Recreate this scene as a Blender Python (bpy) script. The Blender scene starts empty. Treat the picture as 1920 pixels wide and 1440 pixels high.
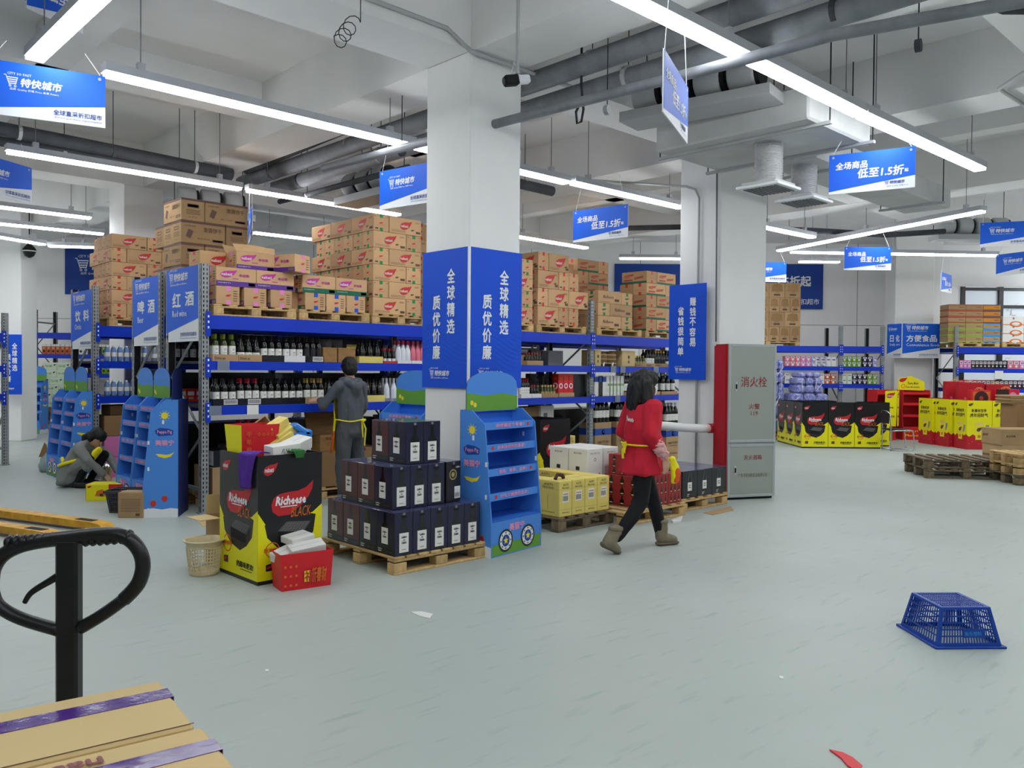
import bpy, bmesh, math, random
from math import sin, cos, pi, radians, atan, sqrt
from mathutils import Vector, Matrix, noise
from mathutils.bvhtree import BVHTree
random.seed(7)
SC = bpy.context.scene
COL = SC.collection

# ------------------------------------------------------------------ camera
# world axes follow the racks: X runs along the wine rack, Y across the aisles
FPX = 1560.0; CAMZ = 1.62; YAW = radians(46.4); PITCH = atan(28 / 1560); ROLL = radians(0.5)
fw = Vector((cos(YAW) * cos(PITCH), sin(YAW) * cos(PITCH), -sin(PITCH)))
_r = Vector((sin(YAW), -cos(YAW), 0)); _u = _r.cross(fw)
RT = _r * cos(ROLL) + _u * sin(ROLL); UP = _u * cos(ROLL) - _r * sin(ROLL)
cd = bpy.data.cameras.new('camera'); cd.sensor_width = 36; cd.lens = FPX / 1920 * 36; cd.clip_end = 200
cam = bpy.data.objects.new('camera', cd); COL.objects.link(cam)
cam.matrix_world = Matrix(((RT.x, UP.x, -fw.x, 0), (RT.y, UP.y, -fw.y, 0), (RT.z, UP.z, -fw.z, CAMZ), (0, 0, 0, 1)))
SC.camera = cam
# ------------------------------------------------------------------ world (overcast daylight outside the windows) and exposure
w = bpy.data.worlds.new('world'); SC.world = w; w.use_nodes = True
w.node_tree.nodes['Background'].inputs[0].default_value = (.8, .88, 1, 1)
w.node_tree.nodes['Background'].inputs[1].default_value = 2.2
SC.view_settings.view_transform = 'Standard'; SC.view_settings.look = 'None'
SC.view_settings.gamma = 1; SC.view_settings.use_curve_mapping = False
SC.view_settings.exposure = 0.18
LAMP = 23.0     # strength of the ceiling strip lamps

# survey helpers: where the sight line of an image point meets a height, a rack plane or a depth
def ray(x, y): return fw * FPX + RT * (x - 960) + UP * (720 - y)
C0 = Vector((0, 0, CAMZ))
def AZ(x, y, z=0.0): d = ray(x, y); return C0 + d * ((z - CAMZ) / d.z)
def AY(x, y, Y): d = ray(x, y); return C0 + d * (Y / d.y)
def AX(x, y, X): d = ray(x, y); return C0 + d * (X / d.x)
def AD(x, y, Z): return C0 + ray(x, y) * (Z / FPX)
def LZ(L, Z): return Vector((Z * cos(YAW) + L * sin(YAW), Z * sin(YAW) - L * cos(YAW), 0))
def PX(px, Z): return LZ((px - 960) / FPX * Z, Z)           # floor point under an image column at a depth
RZF = YAW - pi / 2                                         # heading of the back wall

# ------------------------------------------------------------------ materials
MATS = {}
def s2l(c): return tuple((v / 255 / 12.92 if v <= 10 else ((v / 255 + .055) / 1.055) ** 2.4) for v in c) + (1,)
def mat(name, rgb, rough=.6, metal=0, var=0, scale=8, spec=.4, emit=0, bump=0, trans=0, coat=0, alpha=1, rgb2=None, stretch=None):
    m = bpy.data.materials.new(name); m.use_nodes = True; MATS[name] = m
    nt = m.node_tree; b = nt.nodes['Principled BSDF']
    col = s2l(rgb)
    b.inputs['Base Color'].default_value = col; b.inputs['Roughness'].default_value = rough
    b.inputs['Metallic'].default_value = metal; b.inputs['Specular IOR Level'].default_value = spec
    b.inputs['Transmission Weight'].default_value = trans; b.inputs['Coat Weight'].default_value = coat
    b.inputs['Alpha'].default_value = alpha
    m.diffuse_color = col
    if emit:
        b.inputs['Emission Color'].default_value = col; b.inputs['Emission Strength'].default_value = emit
    if var or bump:
        tc = nt.nodes.new('ShaderNodeTexCoord'); n = nt.nodes.new('ShaderNodeTexNoise')
        n.inputs['Scale'].default_value = scale; n.inputs['Detail'].default_value = 5
        if stretch:
            mp = nt.nodes.new('ShaderNodeMapping'); mp.inputs['Scale'].default_value = stretch
            nt.links.new(tc.outputs['Object'], mp.inputs[0]); nt.links.new(mp.outputs[0], n.inputs['Vector'])
        else: nt.links.new(tc.outputs['Object'], n.inputs['Vector'])
        if var:
            mx = nt.nodes.new('ShaderNodeMix'); mx.data_type = 'RGBA'
            lo = [max(0, v * (1 - var)) for v in col[:3]] + [1]; hi = [min(1, v * (1 + var)) for v in col[:3]] + [1]
            if rgb2: lo, hi = col, s2l(rgb2)
            mx.inputs[6].default_value = lo; mx.inputs[7].default_value = hi
            cr = nt.nodes.new('ShaderNodeMapRange'); cr.inputs[1].default_value = .3; cr.inputs[2].default_value = .7
            nt.links.new(n.outputs['Fac'], cr.inputs[0]); nt.links.new(cr.outputs[0], mx.inputs[0])
            nt.links.new(mx.outputs[2], b.inputs['Base Color'])
        if bump:
            bp = nt.nodes.new('ShaderNodeBump'); bp.inputs['Strength'].default_value = bump; bp.inputs['Distance'].default_value = .01
            nt.links.new(n.outputs['Fac'], bp.inputs['Height']); nt.links.new(bp.outputs[0], b.inputs['Normal'])
    return name
mat('plaster', (214, 215, 213), .9, var=.05, scale=1.2); mat('ceiling_paint', (232, 232, 231), .95, var=.07, scale=.7)
mat('column_paint', (238, 239, 238), .7, var=.02, scale=1.5); mat('wall_paint', (240, 240, 240), .8, var=.03, scale=.5)
mat('lamp', (250, 253, 255), .5, emit=LAMP); mat('alu', (190, 194, 200), .5, .25); mat('duct_white', (198, 200, 200), .7, var=.08, scale=3)
mat('insulation', (66, 70, 76), .75, var=.25, scale=5, bump=.3); mat('insul_grey', (128, 132, 138), .55, var=.2, scale=6, bump=.25); mat('foil', (214, 216, 218), .4, .35, var=.1, scale=30, bump=.12)
mat('cable', (40, 42, 45), .7); mat('conduit', (175, 178, 180), .6); mat('steel', (150, 155, 157), .5, .3, var=.08, scale=6)
mat('beam_blue', (0, 52, 190), .4, var=.06, scale=3); mat('deck', (58, 60, 64), .7); mat('dark', (20, 20, 22), .8)
mat('sign_blue', (0, 96, 225), .55, var=.12, scale=1.2); mat('banner_blue', (0, 78, 212), .6, var=.05, scale=2); mat('wall_banner', (10, 62, 150), .6)
mat('white', (232, 236, 240), .5); mat('print_blue', (28, 70, 160), .5); mat('ink', (45, 40, 40), .6)
mat('kraft', (196, 158, 116), .8, var=.06, scale=5); mat('kraft2', (176, 144, 104), .8, var=.07, scale=5); mat('kraft3', (150, 117, 78), .8, var=.08, scale=5); mat('kraft_pale', (205, 180, 128), .75, var=.05, scale=6)
mat('red_print', (196, 52, 48), .6); mat('magenta', (190, 60, 150), .6); mat('purple', (92, 50, 140), .45); mat('green_tape', (24, 128, 62), .5); mat('blue_tape', (36, 80, 190), .5); mat('pink_tape', (226, 130, 190), .5); mat('red_tape', (205, 44, 40), .5)
mat('brown_band', (108, 78, 72), .6); mat('brown_ink', (96, 72, 58), .7); mat('dgreen', (22, 100, 74), .6)
mat('pallet_wood', (196, 164, 112), .8, var=.2, scale=9, bump=.25, stretch=(3, 1, 1)); mat('pallet_old', (112, 98, 78), .85, var=.3, scale=9, bump=.3, stretch=(3, 1, 1))
mat('glass_dark', (14, 18, 14), .12, spec=.6); mat('glass_olive', (52, 62, 22), .15, spec=.6); mat('glass_clear', (190, 205, 212), .1, trans=.6); mat('glass_frost', (222, 226, 232), .3); mat('glass_pink', (226, 122, 140), .25)
mat('cap_black', (20, 20, 22), .4); mat('cap_red', (150, 24, 40), .35); mat('cap_green', (130, 150, 40), .4); mat('cap_gold', (206, 172, 96), .35, .5); mat('cap_pink', (200, 60, 110), .35)
mat('label_white', (228, 228, 222), .6); mat('label_black', (30, 30, 32), .5)
mat('navy', (26, 28, 58), .3, coat=.3); mat('maroon', (74, 28, 34), .35, coat=.3); mat('case_top', (36, 38, 78), .22, coat=.5, var=.9, scale=22, rgb2=(92, 100, 150)); mat('case_black', (26, 27, 32), .3, coat=.2); mat('gold_print', (170, 150, 90), .5)
mat('disp_blue', (74, 140, 226), .5); mat('disp_inner', (52, 122, 222), .5); mat('disp_dark', (18, 34, 92), .6); mat('grass_print', (102, 160, 56), .6); mat('pink_print', (236, 160, 200), .6); mat('yellow_print', (240, 220, 50), .6)
mat('bin_black', (24, 25, 28), .35, coat=.15); mat('bin_yellow', (236, 228, 20), .4); mat('logo_red', (194, 36, 44), .45); mat('orange_print', (214, 110, 40), .6); mat('wafer', (72, 70, 72), .7); mat('wafer_line', (140, 138, 138), .7)
mat('bag_red', (212, 30, 40), .45, var=.06, scale=10); mat('bag_red2', (190, 30, 44), .5); mat('cream_plastic', (212, 196, 160), .4); mat('box_white', (226, 226, 222), .6); mat('clear_plastic', (205, 215, 222), .12, trans=.75); mat('blue_film', (60, 130, 215), .25)
mat('violet_cloth', (82, 44, 150), .8, bump=.3, scale=30); mat('green_cloth', (40, 110, 50), .8); mat('yellow_carton', (226, 206, 112), .6, var=.04)
mat('cab_grey', (164, 170, 162), .45, metal=.2); mat('cab_frame', (188, 194, 196), .4, metal=.5); mat('cab_red', (180, 30, 40), .5); mat('red_ink', (150, 40, 44), .6); mat('pipe_white', (226, 228, 226), .5)
mat('crate_blue', (12, 64, 160), .45); mat('basket_grey', (62, 64, 70), .5); mat('jack_black', (20, 21, 24), .35, var=.2, scale=40); mat('jack_yellow', (214, 160, 40), .5, var=.25, scale=10); mat('tape_purple', (78, 40, 130), .15, coat=.6, bump=.15, scale=20)
mat('carton_near', (204, 178, 128), .75, var=.04, scale=3); mat('carton_ink', (150, 96, 96), .8)
mat('skin', (205, 160, 135), .55); mat('hair', (18, 17, 18), .55, bump=.6, scale=60, stretch=(1, 1, .15)); mat('hoodie', (82, 88, 96), .9, var=.06, scale=60); mat('trouser_grey', (78, 82, 86), .9, var=.06, scale=60); mat('apron_yellow', (236, 222, 20), .6); mat('apron_orange', (226, 90, 30), .6); mat('shirt_red', (196, 26, 48), .8, var=.05, scale=20); mat('plaid', (214, 160, 160), .8, var=.2, scale=50); mat('legging', (16, 17, 20), .85); mat('boot', (128, 118, 98), .75, var=.1, scale=12); mat('boot_sole', (110, 100, 84), .8); mat('coat_grey', (128, 132, 130), .9, var=.05, scale=50); mat('shoe_dark', (30, 30, 34), .5); mat('mask', (200, 204, 208), .7)
mat('milk_box', (206, 226, 200), .5); mat('milk_green', (110, 160, 50), .5); mat('window_black', (24, 25, 28), .4); mat('frost_pane', (205, 210, 212), .45, trans=.5); mat('blind', (200, 198, 190), .7)
mat('tissue_blue', (88, 92, 190), .3, var=.5, scale=18, rgb2=(190, 198, 232), coat=.4); mat('orange_carton', (204, 130, 40), .7); mat('green_carton', (150, 176, 70), .7); mat('red_carton', (176, 90, 66), .7)
mat('wood_box', (150, 112, 66), .6, var=.2, scale=6, stretch=(1, 1, 8)); mat('straw', (122, 96, 62), .9, bump=.6, scale=50); mat('choc', (60, 34, 30), .5); mat('chrome', (190, 192, 196), .2, .9); mat('seat_black', (36, 36, 40), .6); mat('can_gold', (190, 176, 120), .35, .6); mat('water_blue', (110, 140, 190), .25); mat('juice_orange', (196, 96, 50), .5); mat('juice_red', (190, 40, 60), .5); mat('cyan_print', (60, 150, 215), .5); mat('stone_grey', (120, 122, 128), .6)
def vary(name, lo, hi):                                     # every copy of a carton a slightly different board
    nt = MATS[name].node_tree; b = nt.nodes['Principled BSDF']; oi = nt.nodes.new('ShaderNodeObjectInfo'); mr = nt.nodes.new('ShaderNodeMapRange'); mr.inputs[3].default_value = lo; mr.inputs[4].default_value = hi
    mx = nt.nodes.new('ShaderNodeMix'); mx.data_type = 'RGBA'; mx.blend_type = 'MULTIPLY'; mx.inputs[0].default_value = 1
    l = b.inputs['Base Color'].links[0]; src = l.from_socket; nt.links.new(oi.outputs['Random'], mr.inputs[0]); nt.links.new(src, mx.inputs[6]); nt.links.new(mr.outputs[0], mx.inputs[7]); nt.links.new(mx.outputs[2], b.inputs['Base Color'])
for _k, _l, _h in (('kraft', .82, 1.14), ('kraft2', .8, 1.12), ('kraft3', .85, 1.12), ('pallet_wood', .8, 1.15), ('pallet_old', .7, 1.2)): vary(_k, _l, _h)
def floor_mat():
    mat('carton_red', (150, 40, 40), .5); mat('floor_paint', (172, 182, 178), .34, spec=.35)
    m = MATS['floor_paint']; nt = m.node_tree; b = nt.nodes['Principled BSDF']
    tc = nt.nodes.new('ShaderNodeTexCoord')
    def nz(sc, det, st=None):
        n = nt.nodes.new('ShaderNodeTexNoise'); n.inputs['Scale'].default_value = sc; n.inputs['Detail'].default_value = det
        if st:
            mp = nt.nodes.new('ShaderNodeMapping'); mp.inputs['Scale'].default_value = st; mp.inputs['Rotation'].default_value = (0, 0, .6)
            nt.links.new(tc.outputs['Object'], mp.inputs[0]); nt.links.new(mp.outputs[0], n.inputs['Vector'])
        else: nt.links.new(tc.outputs['Object'], n.inputs['Vector'])
        return n
    a = nz(.45, 6); c = nz(3, 8, (1, 6, 1))
    mx = nt.nodes.new('ShaderNodeMix'); mx.data_type = 'RGBA'; mx.inputs[6].default_value = s2l((162, 172, 166)); mx.inputs[7].default_value = s2l((182, 191, 186))
    nt.links.new(a.outputs['Fac'], mx.inputs[0])
    mr = nt.nodes.new('ShaderNodeMapRange'); mr.inputs[1].default_value = .58; mr.inputs[2].default_value = .74; mr.inputs[4].default_value = .42
    nt.links.new(c.outputs['Fac'], mr.inputs[0])
    m2 = nt.nodes.new('ShaderNodeMix'); m2.data_type = 'RGBA'; m2.inputs[7].default_value = s2l((136, 146, 142))
    nt.links.new(mr.outputs[0], m2.inputs[0]); nt.links.new(mx.outputs[2], m2.inputs[6]); nt.links.new(m2.outputs[2], b.inputs['Base Color'])
    r = nt.nodes.new('ShaderNodeMapRange'); r.inputs[3].default_value = .36; r.inputs[4].default_value = .6
    nt.links.new(nz(1.3, 4).outputs['Fac'], r.inputs[0]); nt.links.new(r.outputs[0], b.inputs['Roughness'])
floor_mat()

# ------------------------------------------------------------------ mesh helpers
def FR(o, xa, ya):                                          # frame: x right, y up on a face, z out of it
    x = Vector(xa).normalized(); y = Vector(ya).normalized(); z = x.cross(y)
    return Matrix(((x.x, y.x, z.x, o[0]), (x.y, y.y, z.y, o[1]), (x.z, y.z, z.z, o[2]), (0, 0, 0, 1)))
def F_FRONT(x, y, z): return FR((x, y, z), (1, 0, 0), (0, 0, 1))       # face looking to -Y
def F_LEFT(x, y, z): return FR((x, y, z), (0, -1, 0), (0, 0, 1))       # face looking to -X
def F_RIGHT(x, y, z): return FR((x, y, z), (0, 1, 0), (0, 0, 1))
def F_BACK(x, y, z): return FR((x, y, z), (-1, 0, 0), (0, 0, 1))
def F_TOP(x, y, z): return FR((x, y, z), (1, 0, 0), (0, 1, 0))
TX = {}
def text_geo(body, bold=0.0, shear=0.0):
    k = (body, bold, shear)
    if k not in TX:
        c = bpy.data.curves.new('lettering', 'FONT'); c.body = body; c.resolution_u = 1 if len(body) > 6 else 2; c.shear = shear
        o = bpy.data.objects.new('lettering', c); COL.objects.link(o)
        me = bpy.data.meshes.new_from_object(o)
        vs = [v.co.copy() for v in me.vertices]; fs = [tuple(p.vertices) for p in me.polygons]
        bpy.data.objects.remove(o); bpy.data.curves.remove(c); bpy.data.meshes.remove(me)
        if bold:                                            # heavier strokes: shifted copies of the outline
            base = list(vs); bf = list(fs); n = len(base)
            for q, (dx, dy) in enumerate(((bold, 0), (-bold, 0), (0, bold), (0, -bold))[:4 if bold > .012 else 2], 1):
                vs += [v + Vector((dx, dy, q)) for v in base]; fs += [tuple(i + n * q for i in f) for f in bf]
        xs = [v.x for v in vs] or [0]; ys = [v.y for v in vs] or [0]
        TX[k] = (vs, fs, min(xs), max(xs), min(ys), max(ys))
    return TX[k]
class MB:
    def __init__(s): s.v = []; s.f = []; s.m = []
    def add(s, vs, fs, k, M=None):
        b = len(s.v)
        s.v += [tuple(M @ Vector(v)) for v in vs] if M is not None else [tuple(v) for v in vs]
        for f in fs: s.f.append(tuple(i + b for i in f)); s.m.append(k)
        return s
    def box(s, x0, y0, z0, x1, y1, z1, k, M=None, b=0):
        if b:
            def ring(i, z): return [(x0 + i, y0, z), (x1 - i, y0, z), (x1, y0 + i, z), (x1, y1 - i, z), (x1 - i, y1, z), (x0 + i, y1, z), (x0, y1 - i, z), (x0, y0 + i, z)]
            def inn(z): return [(x0 + b, y0 + b, z), (x1 - b, y0 + b, z), (x1 - b, y0 + b, z), (x1 - b, y1 - b, z), (x1 - b, y1 - b, z), (x0 + b, y1 - b, z), (x0 + b, y1 - b, z), (x0 + b, y0 + b, z)]
            q = lambda z: [(x0 + b, y0 + b, z), (x1 - b, y0 + b, z), (x1 - b, y1 - b, z), (x0 + b, y1 - b, z)]
            vs = q(z0) + ring(b, z0 + b) + ring(b, z1 - b) + q(z1)
            fs = [(3, 2, 1, 0), (20, 21, 22, 23)]
            for i in range(8): fs.append((4 + i, 4 + (i + 1) % 8, 12 + (i + 1) % 8, 12 + i))
            for c in range(4):
                a = 4 + 2 * c; e = 4 + 2 * c + 1; fs.append((c, (c + 1) % 4, e, a)); fs.append((20 + (c + 1) % 4, 20 + c, a + 8, e + 8))
                n = 4 + (2 * c + 2) % 8; fs.append((e, (c + 1) % 4, n)); fs.append((e + 8, n + 8, 20 + (c + 1) % 4))
            return s.add(vs, fs, k, M)
        vs = [(x0, y0, z0), (x1, y0, z0), (x1, y1, z0), (x0, y1, z0), (x0, y0, z1), (x1, y0, z1), (x1, y1, z1), (x0, y1, z1)]
        return s.add(vs, [(3, 2, 1, 0), (4, 5, 6, 7), (0, 1, 5, 4), (1, 2, 6, 5), (2, 3, 7, 6), (3, 0, 4, 7)], k, M)
    def rect(s, M, x0, y0, x1, y1, k, z=.0012): return s.add([(x0, y0, z), (x1, y0, z), (x1, y1, z), (x0, y1, z)], [(0, 1, 2, 3)], k, M)
    def poly(s, M, pts, k, z=.0012): return s.add([(p[0], p[1], z) for p in pts], [tuple(range(len(pts)))], k, M)
    def disc(s, M, cx, cy, r, k, z=.0012, n=20, ry=None): return s.poly(M, [(cx + r * cos(2 * pi * i / n), cy + (ry or r) * sin(2 * pi * i / n)) for i in range(n)], k, z)
    def ringd(s, M, cx, cy, r0, r1, k, z=.0012, n=24):
        vs = [(cx + r * cos(2 * pi * i / n), cy + r * sin(2 * pi * i / n), z) for r in (r0, r1) for i in range(n)]
        return s.add(vs, [(i, n + i, n + (i + 1) % n, (i + 1) % n)[::-1] for i in range(n)], k, M)
    def prism(s, M, pts, z0, z1, k, k2=None):
        n = len(pts); a = sum(pts[i][0] * pts[(i + 1) % n][1] - pts[(i + 1) % n][0] * pts[i][1] for i in range(n))
        if a < 0: pts = pts[::-1]
        vs = [(p[0], p[1], z0) for p in pts] + [(p[0], p[1], z1) for p in pts]
        s.add(vs, [tuple(range(n))[::-1]] + [(i, (i + 1) % n, n + (i + 1) % n, n + i) for i in range(n)], k, M)
        return s.add([(p[0], p[1], z1) for p in pts], [tuple(range(n))], k2 or k, M)
    def tube(s, pts, r, k, n=8, cap=True, r2=None):
        P = [Vector(p) for p in pts]; rings = []; up = None
        for i, p in enumerate(P):
            t = (P[min(i + 1, len(P) - 1)] - P[max(i - 1, 0)]).normalized()
            if up is None: up = Vector((0, 0, 1)) if abs(t.z) < .9 else Vector((1, 0, 0))
            a = t.cross(up); a = a.normalized() if a.length > 1e-4 else t.orthogonal().normalized()
            b2 = a.cross(t); up = b2
            rr = r if r2 is None else r + (r2 - r) * i / (len(P) - 1)
            rings.append([p + (a * cos(2 * pi * j / n) + b2 * sin(2 * pi * j / n)) * rr for j in range(n)])
        vs = [v for q in rings for v in q]; fs = []
        for i in range(len(P) - 1):
            for j in range(n): fs.append((i * n + j, i * n + (j + 1) % n, (i + 1) * n + (j + 1) % n, (i + 1) * n + j)[::-1])
        if cap: fs += [tuple(range(n)), tuple(range((len(P) - 1) * n, len(P) * n))[::-1]]
        return s.add(vs, fs, k)
    def lathe(s, prof, n, k, M=None, cap=True):
        vs = []; fs = []
        for r, z in prof: vs += [(r * cos(2 * pi * j / n), r * sin(2 * pi * j / n), z) for j in range(n)]
        for i in range(len(prof) - 1):
            for j in range(n): fs.append((i * n + j, i * n + (j + 1) % n, (i + 1) * n + (j + 1) % n, (i + 1) * n + j))
        if cap: fs += [tuple(range(n))[::-1], tuple(range((len(prof) - 1) * n, len(prof) * n))]
        return s.add(vs, fs, k, M)
    def text(s, M, body, x, y, h, k, bold=0.0, shear=0.0, w=None, al='l', z=.002):
        vs, fs, x0, x1, y0, y1 = text_geo(body, bold, shear)
        if not vs: return s
        sc = h / (y1 - y0); sx = sc if w is None else w / (x1 - x0); W = (x1 - x0) * sx
        ox = x if al == 'l' else x - W / 2 if al == 'c' else x - W
        return s.add([((v.x - x0) * sx + ox, (v.y - y0) * sc + y, z + v.z * .0004) for v in vs], fs, k, M)
    def mesh(s, name, smooth=False):
        me = bpy.data.meshes.new(name); me.from_pydata(s.v, [], s.f)
        ks = []
        for k in s.m:
            if k not in ks: ks.append(k)
        for k in ks: me.materials.append(MATS[k])
        ix = {k: i for i, k in enumerate(ks)}
        me.polygons.foreach_set('material_index', [ix[k] for k in s.m])
        if smooth: me.polygons.foreach_set('use_smooth', [True] * len(me.polygons))
        me.update(); return me
    def build(s, name, parent=None, loc=(0, 0, 0), rz=0, smooth=False): return put(name, s.mesh(name, smooth), parent, loc, rz)
def put(name, me, parent=None, loc=(0, 0, 0), rz=0):
    o = bpy.data.objects.new(name, me); COL.objects.link(o); o.location = loc; o.rotation_euler = (0, 0, rz)
    if parent: o.parent = parent
    return o
def tag(o, label, cat, group=None, kind=None):
    if label: o['label'] = label
    if cat: o['category'] = cat
    if group: o['group'] = group
    if kind: o['kind'] = kind
    return o
def empty(name, label, cat, loc=(0, 0, 0), rz=0, group=None):
    o = bpy.data.objects.new(name, None); COL.objects.link(o); o.location = loc; o.rotation_euler = (0, 0, rz); o.empty_display_size = .1
    return tag(o, label, cat, group)
def struct(name, mb, loc=(0, 0, 0), rz=0, label=None):
    o = mb.build(name, None, loc, rz); o['kind'] = 'structure'
    if label: o['label'] = label
    return o
def copy_thing(root, loc, rz, label):
    r = root.copy(); COL.objects.link(r); r.location = loc; r.rotation_euler = (0, 0, rz); r['label'] = label
    for ch in root.children:
        c = ch.copy(); COL.objects.link(c); c.parent = r
        for g in ch.children: d = g.copy(); COL.objects.link(d); d.parent = c
    return r
PROTO = {}
def place(key, maker, loc, rz, label, group=None):          # first use builds the thing, later ones copy it and its parts
    if key not in PROTO: r = PROTO[key] = maker(); r.location = loc; r.rotation_euler = (0, 0, rz); r['label'] = label
    else: r = copy_thing(PROTO[key], loc, rz, label)
    if group: r['group'] = group
    elif 'group' in r: del r['group']
    return r
ORD = 'first second third fourth fifth sixth seventh eighth ninth tenth eleventh twelfth thirteenth fourteenth fifteenth sixteenth'.split()
LEAF = [(1, 1), (.9, .66), (.76, .36), (.55, .12), (.3, .02), (.1, .12), (0, .34), (.05, .58), (.2, .76), (.45, .86), (.75, .9)]
FLAME = [(1, 1), (.97, .74), (.88, .5), (.72, .28), (.55, .12), (.42, 0), (.16, 0), (.03, .14), (0, .36), (.05, .55), (.18, .66), (.4, .7), (.62, .71), (.82, .8)]
def shp(P, x, y, w, h): return [(x + p[0] * w, y + p[1] * h) for p in P]
# ================================================================== the room
ZB = 23.0; HS = 5.15; HB = 4.47
mb = MB().add([LZ(-17, -7), LZ(17, -7), LZ(17, ZB), LZ(-17, ZB)], [(0, 1, 2, 3)], 'floor_paint'); struct('floor', mb)
mb = MB(); mb.add([LZ(-17, -7) + Vector((0, 0, HS)), LZ(17, -7) + Vector((0, 0, HS)), LZ(17, ZB) + Vector((0, 0, HS)), LZ(-17, ZB) + Vector((0, 0, HS))], [(3, 2, 1, 0)], 'ceiling_paint'); struct('ceiling', mb)
def wall(name, a, b, k='wall_paint', z0=0, z1=HS):
    d = (b - a); L = d.length; rz = math.atan2(d.y, d.x)
    return struct(name, MB().box(0, 0, z0, L, .2, z1, k), (a.x, a.y, 0), rz)
# back wall with a window bay at its far end
WX0, WX1, WZ0, WZ1 = 12.35, 16.4, .9, 4.0
bw = MB(); bw.box(-17, 0, 0, WX0, .25, HS, 'wall_paint'); bw.box(WX1, 0, 0, 17, .25, HS, 'wall_paint'); bw.box(WX0, 0, 0, WX1, .25, WZ0, 'wall_paint'); bw.box(WX0, 0, WZ1, WX1, .25, HS, 'wall_paint')
for i, x in enumerate([-14.5, -11.5, -8.5, -5.5, -2.5, .5, 3.5, 6.5, 9.5]): bw.box(x, -.006, 0, x + .012, .001, HS, 'stone_grey')
bw.box(-17, -.006, 2.9, WX0, .001, 2.912, 'stone_grey')
bo = LZ(0, ZB); struct('wall_back', bw, (bo.x, bo.y, 0), RZF)
wall('wall_right', LZ(17, ZB), LZ(17, -7)); wall('wall_left', LZ(-17, -7), LZ(-17, ZB)); wall('wall_front', LZ(17, -7), LZ(-17, -7))
win = empty('window_1', None, None, (bo.x, bo.y, 0), RZF); win['kind'] = 'structure'; win['label'] = 'large shop window with black mullions and frosted pattern'
fr = MB()
for x in (WX0, WX0 + 1.05, WX0 + 2.5, WX1 - .12): fr.box(x, -.04, WZ0, x + .12, .1, WZ1, 'window_black')
for z in (WZ0, 2.35, 3.42, WZ1 - .1): fr.box(WX0, -.035, z, WX1, .09, z + .08, 'window_black')
fr.build('window_frame', win)
for x0, x1 in ((WX0 + .12, WX0 + 1.05), (WX0 + 1.17, WX0 + 2.5), (WX0 + 2.62, WX1 - .12)):
    for z0, z1 in ((WZ0 + .08, 2.35), (2.43, 3.42), (3.5, WZ1 - .1)): MB().box(x0, .03, z0, x1, .04, z1, 'frost_pane').build('pane', win)
bl = MB()
for i in range(16): bl.box(WX0 + .2, .06, 2.5 + i * .055, WX0 + .95, .075, 2.54 + i * .055, 'blind')
bl.build('blind', win)
# faint floral film on the big panes: little curved sprigs
fl = MB(); R = random.Random(3)
for i in range(46):
    x = R.uniform(WX0 + 1.25, WX1 - .2); z = R.uniform(1.1, 3.3); a = R.uniform(0, 6.3); q = []
    for t in range(7): q.append((x + .05 * t * cos(a) , .022, z + .05 * t * sin(a) + .03 * sin(t + a))); a += R.choice((-.5, .5))
    fl.tube(q, .008, 'blind', 4)
fl.build('pattern', win)
# concrete frame overhead: beams over the column lines
def beam(x0, y0, x1, y1, zb=HB, label=None): return struct('beam', MB().box(x0, y0, zb, x1, y1, HS + .01, 'ceiling_paint'), label=label)
CS = .64
beam(4.9, -3, 5.54, 24.5); beam(9.4, -3, 10.04, 19.5); beam(13.9, -2, 14.54, 14); beam(.2, -3, .84, 21)
beam(-4, 5.72, 17, 6.36, HB + .004); beam(-3, 13.7, 14, 14.34, HB + .004); beam(-2, -1.2, 16, -.6, HB + .004)
beam(-3.5, 9.7, 15, 10.0, 4.75); beam(-4, 2.2, 17, 2.5, 4.75); beam(7.2, -3, 7.5, 19, 4.75); beam(2.4, -3, 2.7, 22, 4.75); beam(11.8, -2, 12.1, 17, 4.75); beam(-3, 17.4, 10, 17.9, 4.6)
def column(x, y, sx=CS, sy=CS, rz=0, k='column_paint'): return struct('column', MB().box(0, 0, 0, sx, sy, HS, k, b=.012), (x, y, 0), rz)
column(4.9, 5.72); column(9.42, 5.98, 1.14, .64); column(4.62, 13.72, .6, .7)
p = PX(1676, 21.4); column(p.x, p.y, 1.0, .6, RZF)
p = PX(-14, 17.6); column(p.x, p.y, .6, .6, RZF)
p = PX(1745, 22.2); column(p.x, p.y, .28, .5, RZF)

# ------------------------------------------------------------------ strip lamps, hung on wires
def lamp(x0, y0, x1, y1, label, z=4.0, wd=.125):
    d = Vector((x1 - x0, y1 - y0, 0)); L = d.length
    r = empty('strip_lamp', label, 'lamp', (x0, y0, z), math.atan2(d.y, d.x), 'linear ceiling lamps')
    MB().box(0, -wd / 2 - .006, .03, L, wd / 2 + .006, .1, 'alu').build('housing', r)
    MB().box(.02, -wd / 2, 0, L - .02, wd / 2, .03, 'lamp').build('diffuser', r)
    n = max(2, int(L / 1.9) + 1)
    for i in range(n):
        x = .3 + (L - .6) * i / (n - 1)
        MB().tube([(x, 0, .1), (x, 0, HS - z)], .005, 'insul_grey', 5).build('hanger', r)
        MB().box(x - .03, -.03, .1, x + .03, .03, .17, 'alu').build('bracket', r)
    return r
lamp(2.29, 7.3, 5.44, 7.3, 'strip lamp with a free end, before the white column in the wine aisle')
lamp(5.48, 7.3, 7.9, 7.3, 'strip lamp passing just behind the tall white column')
lamp(7.94, 7.25, 10.28, 7.2, 'strip lamp between the two tall white columns')
lamp(3.2, 3.42, 7.7, 3.42, 'strip lamp overhead, the brightest and nearest one across the open floor')
lamp(7.72, 3.42, 10.78, 3.34, 'strip lamp with a discount sign hung beneath, over the open floor')
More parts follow.
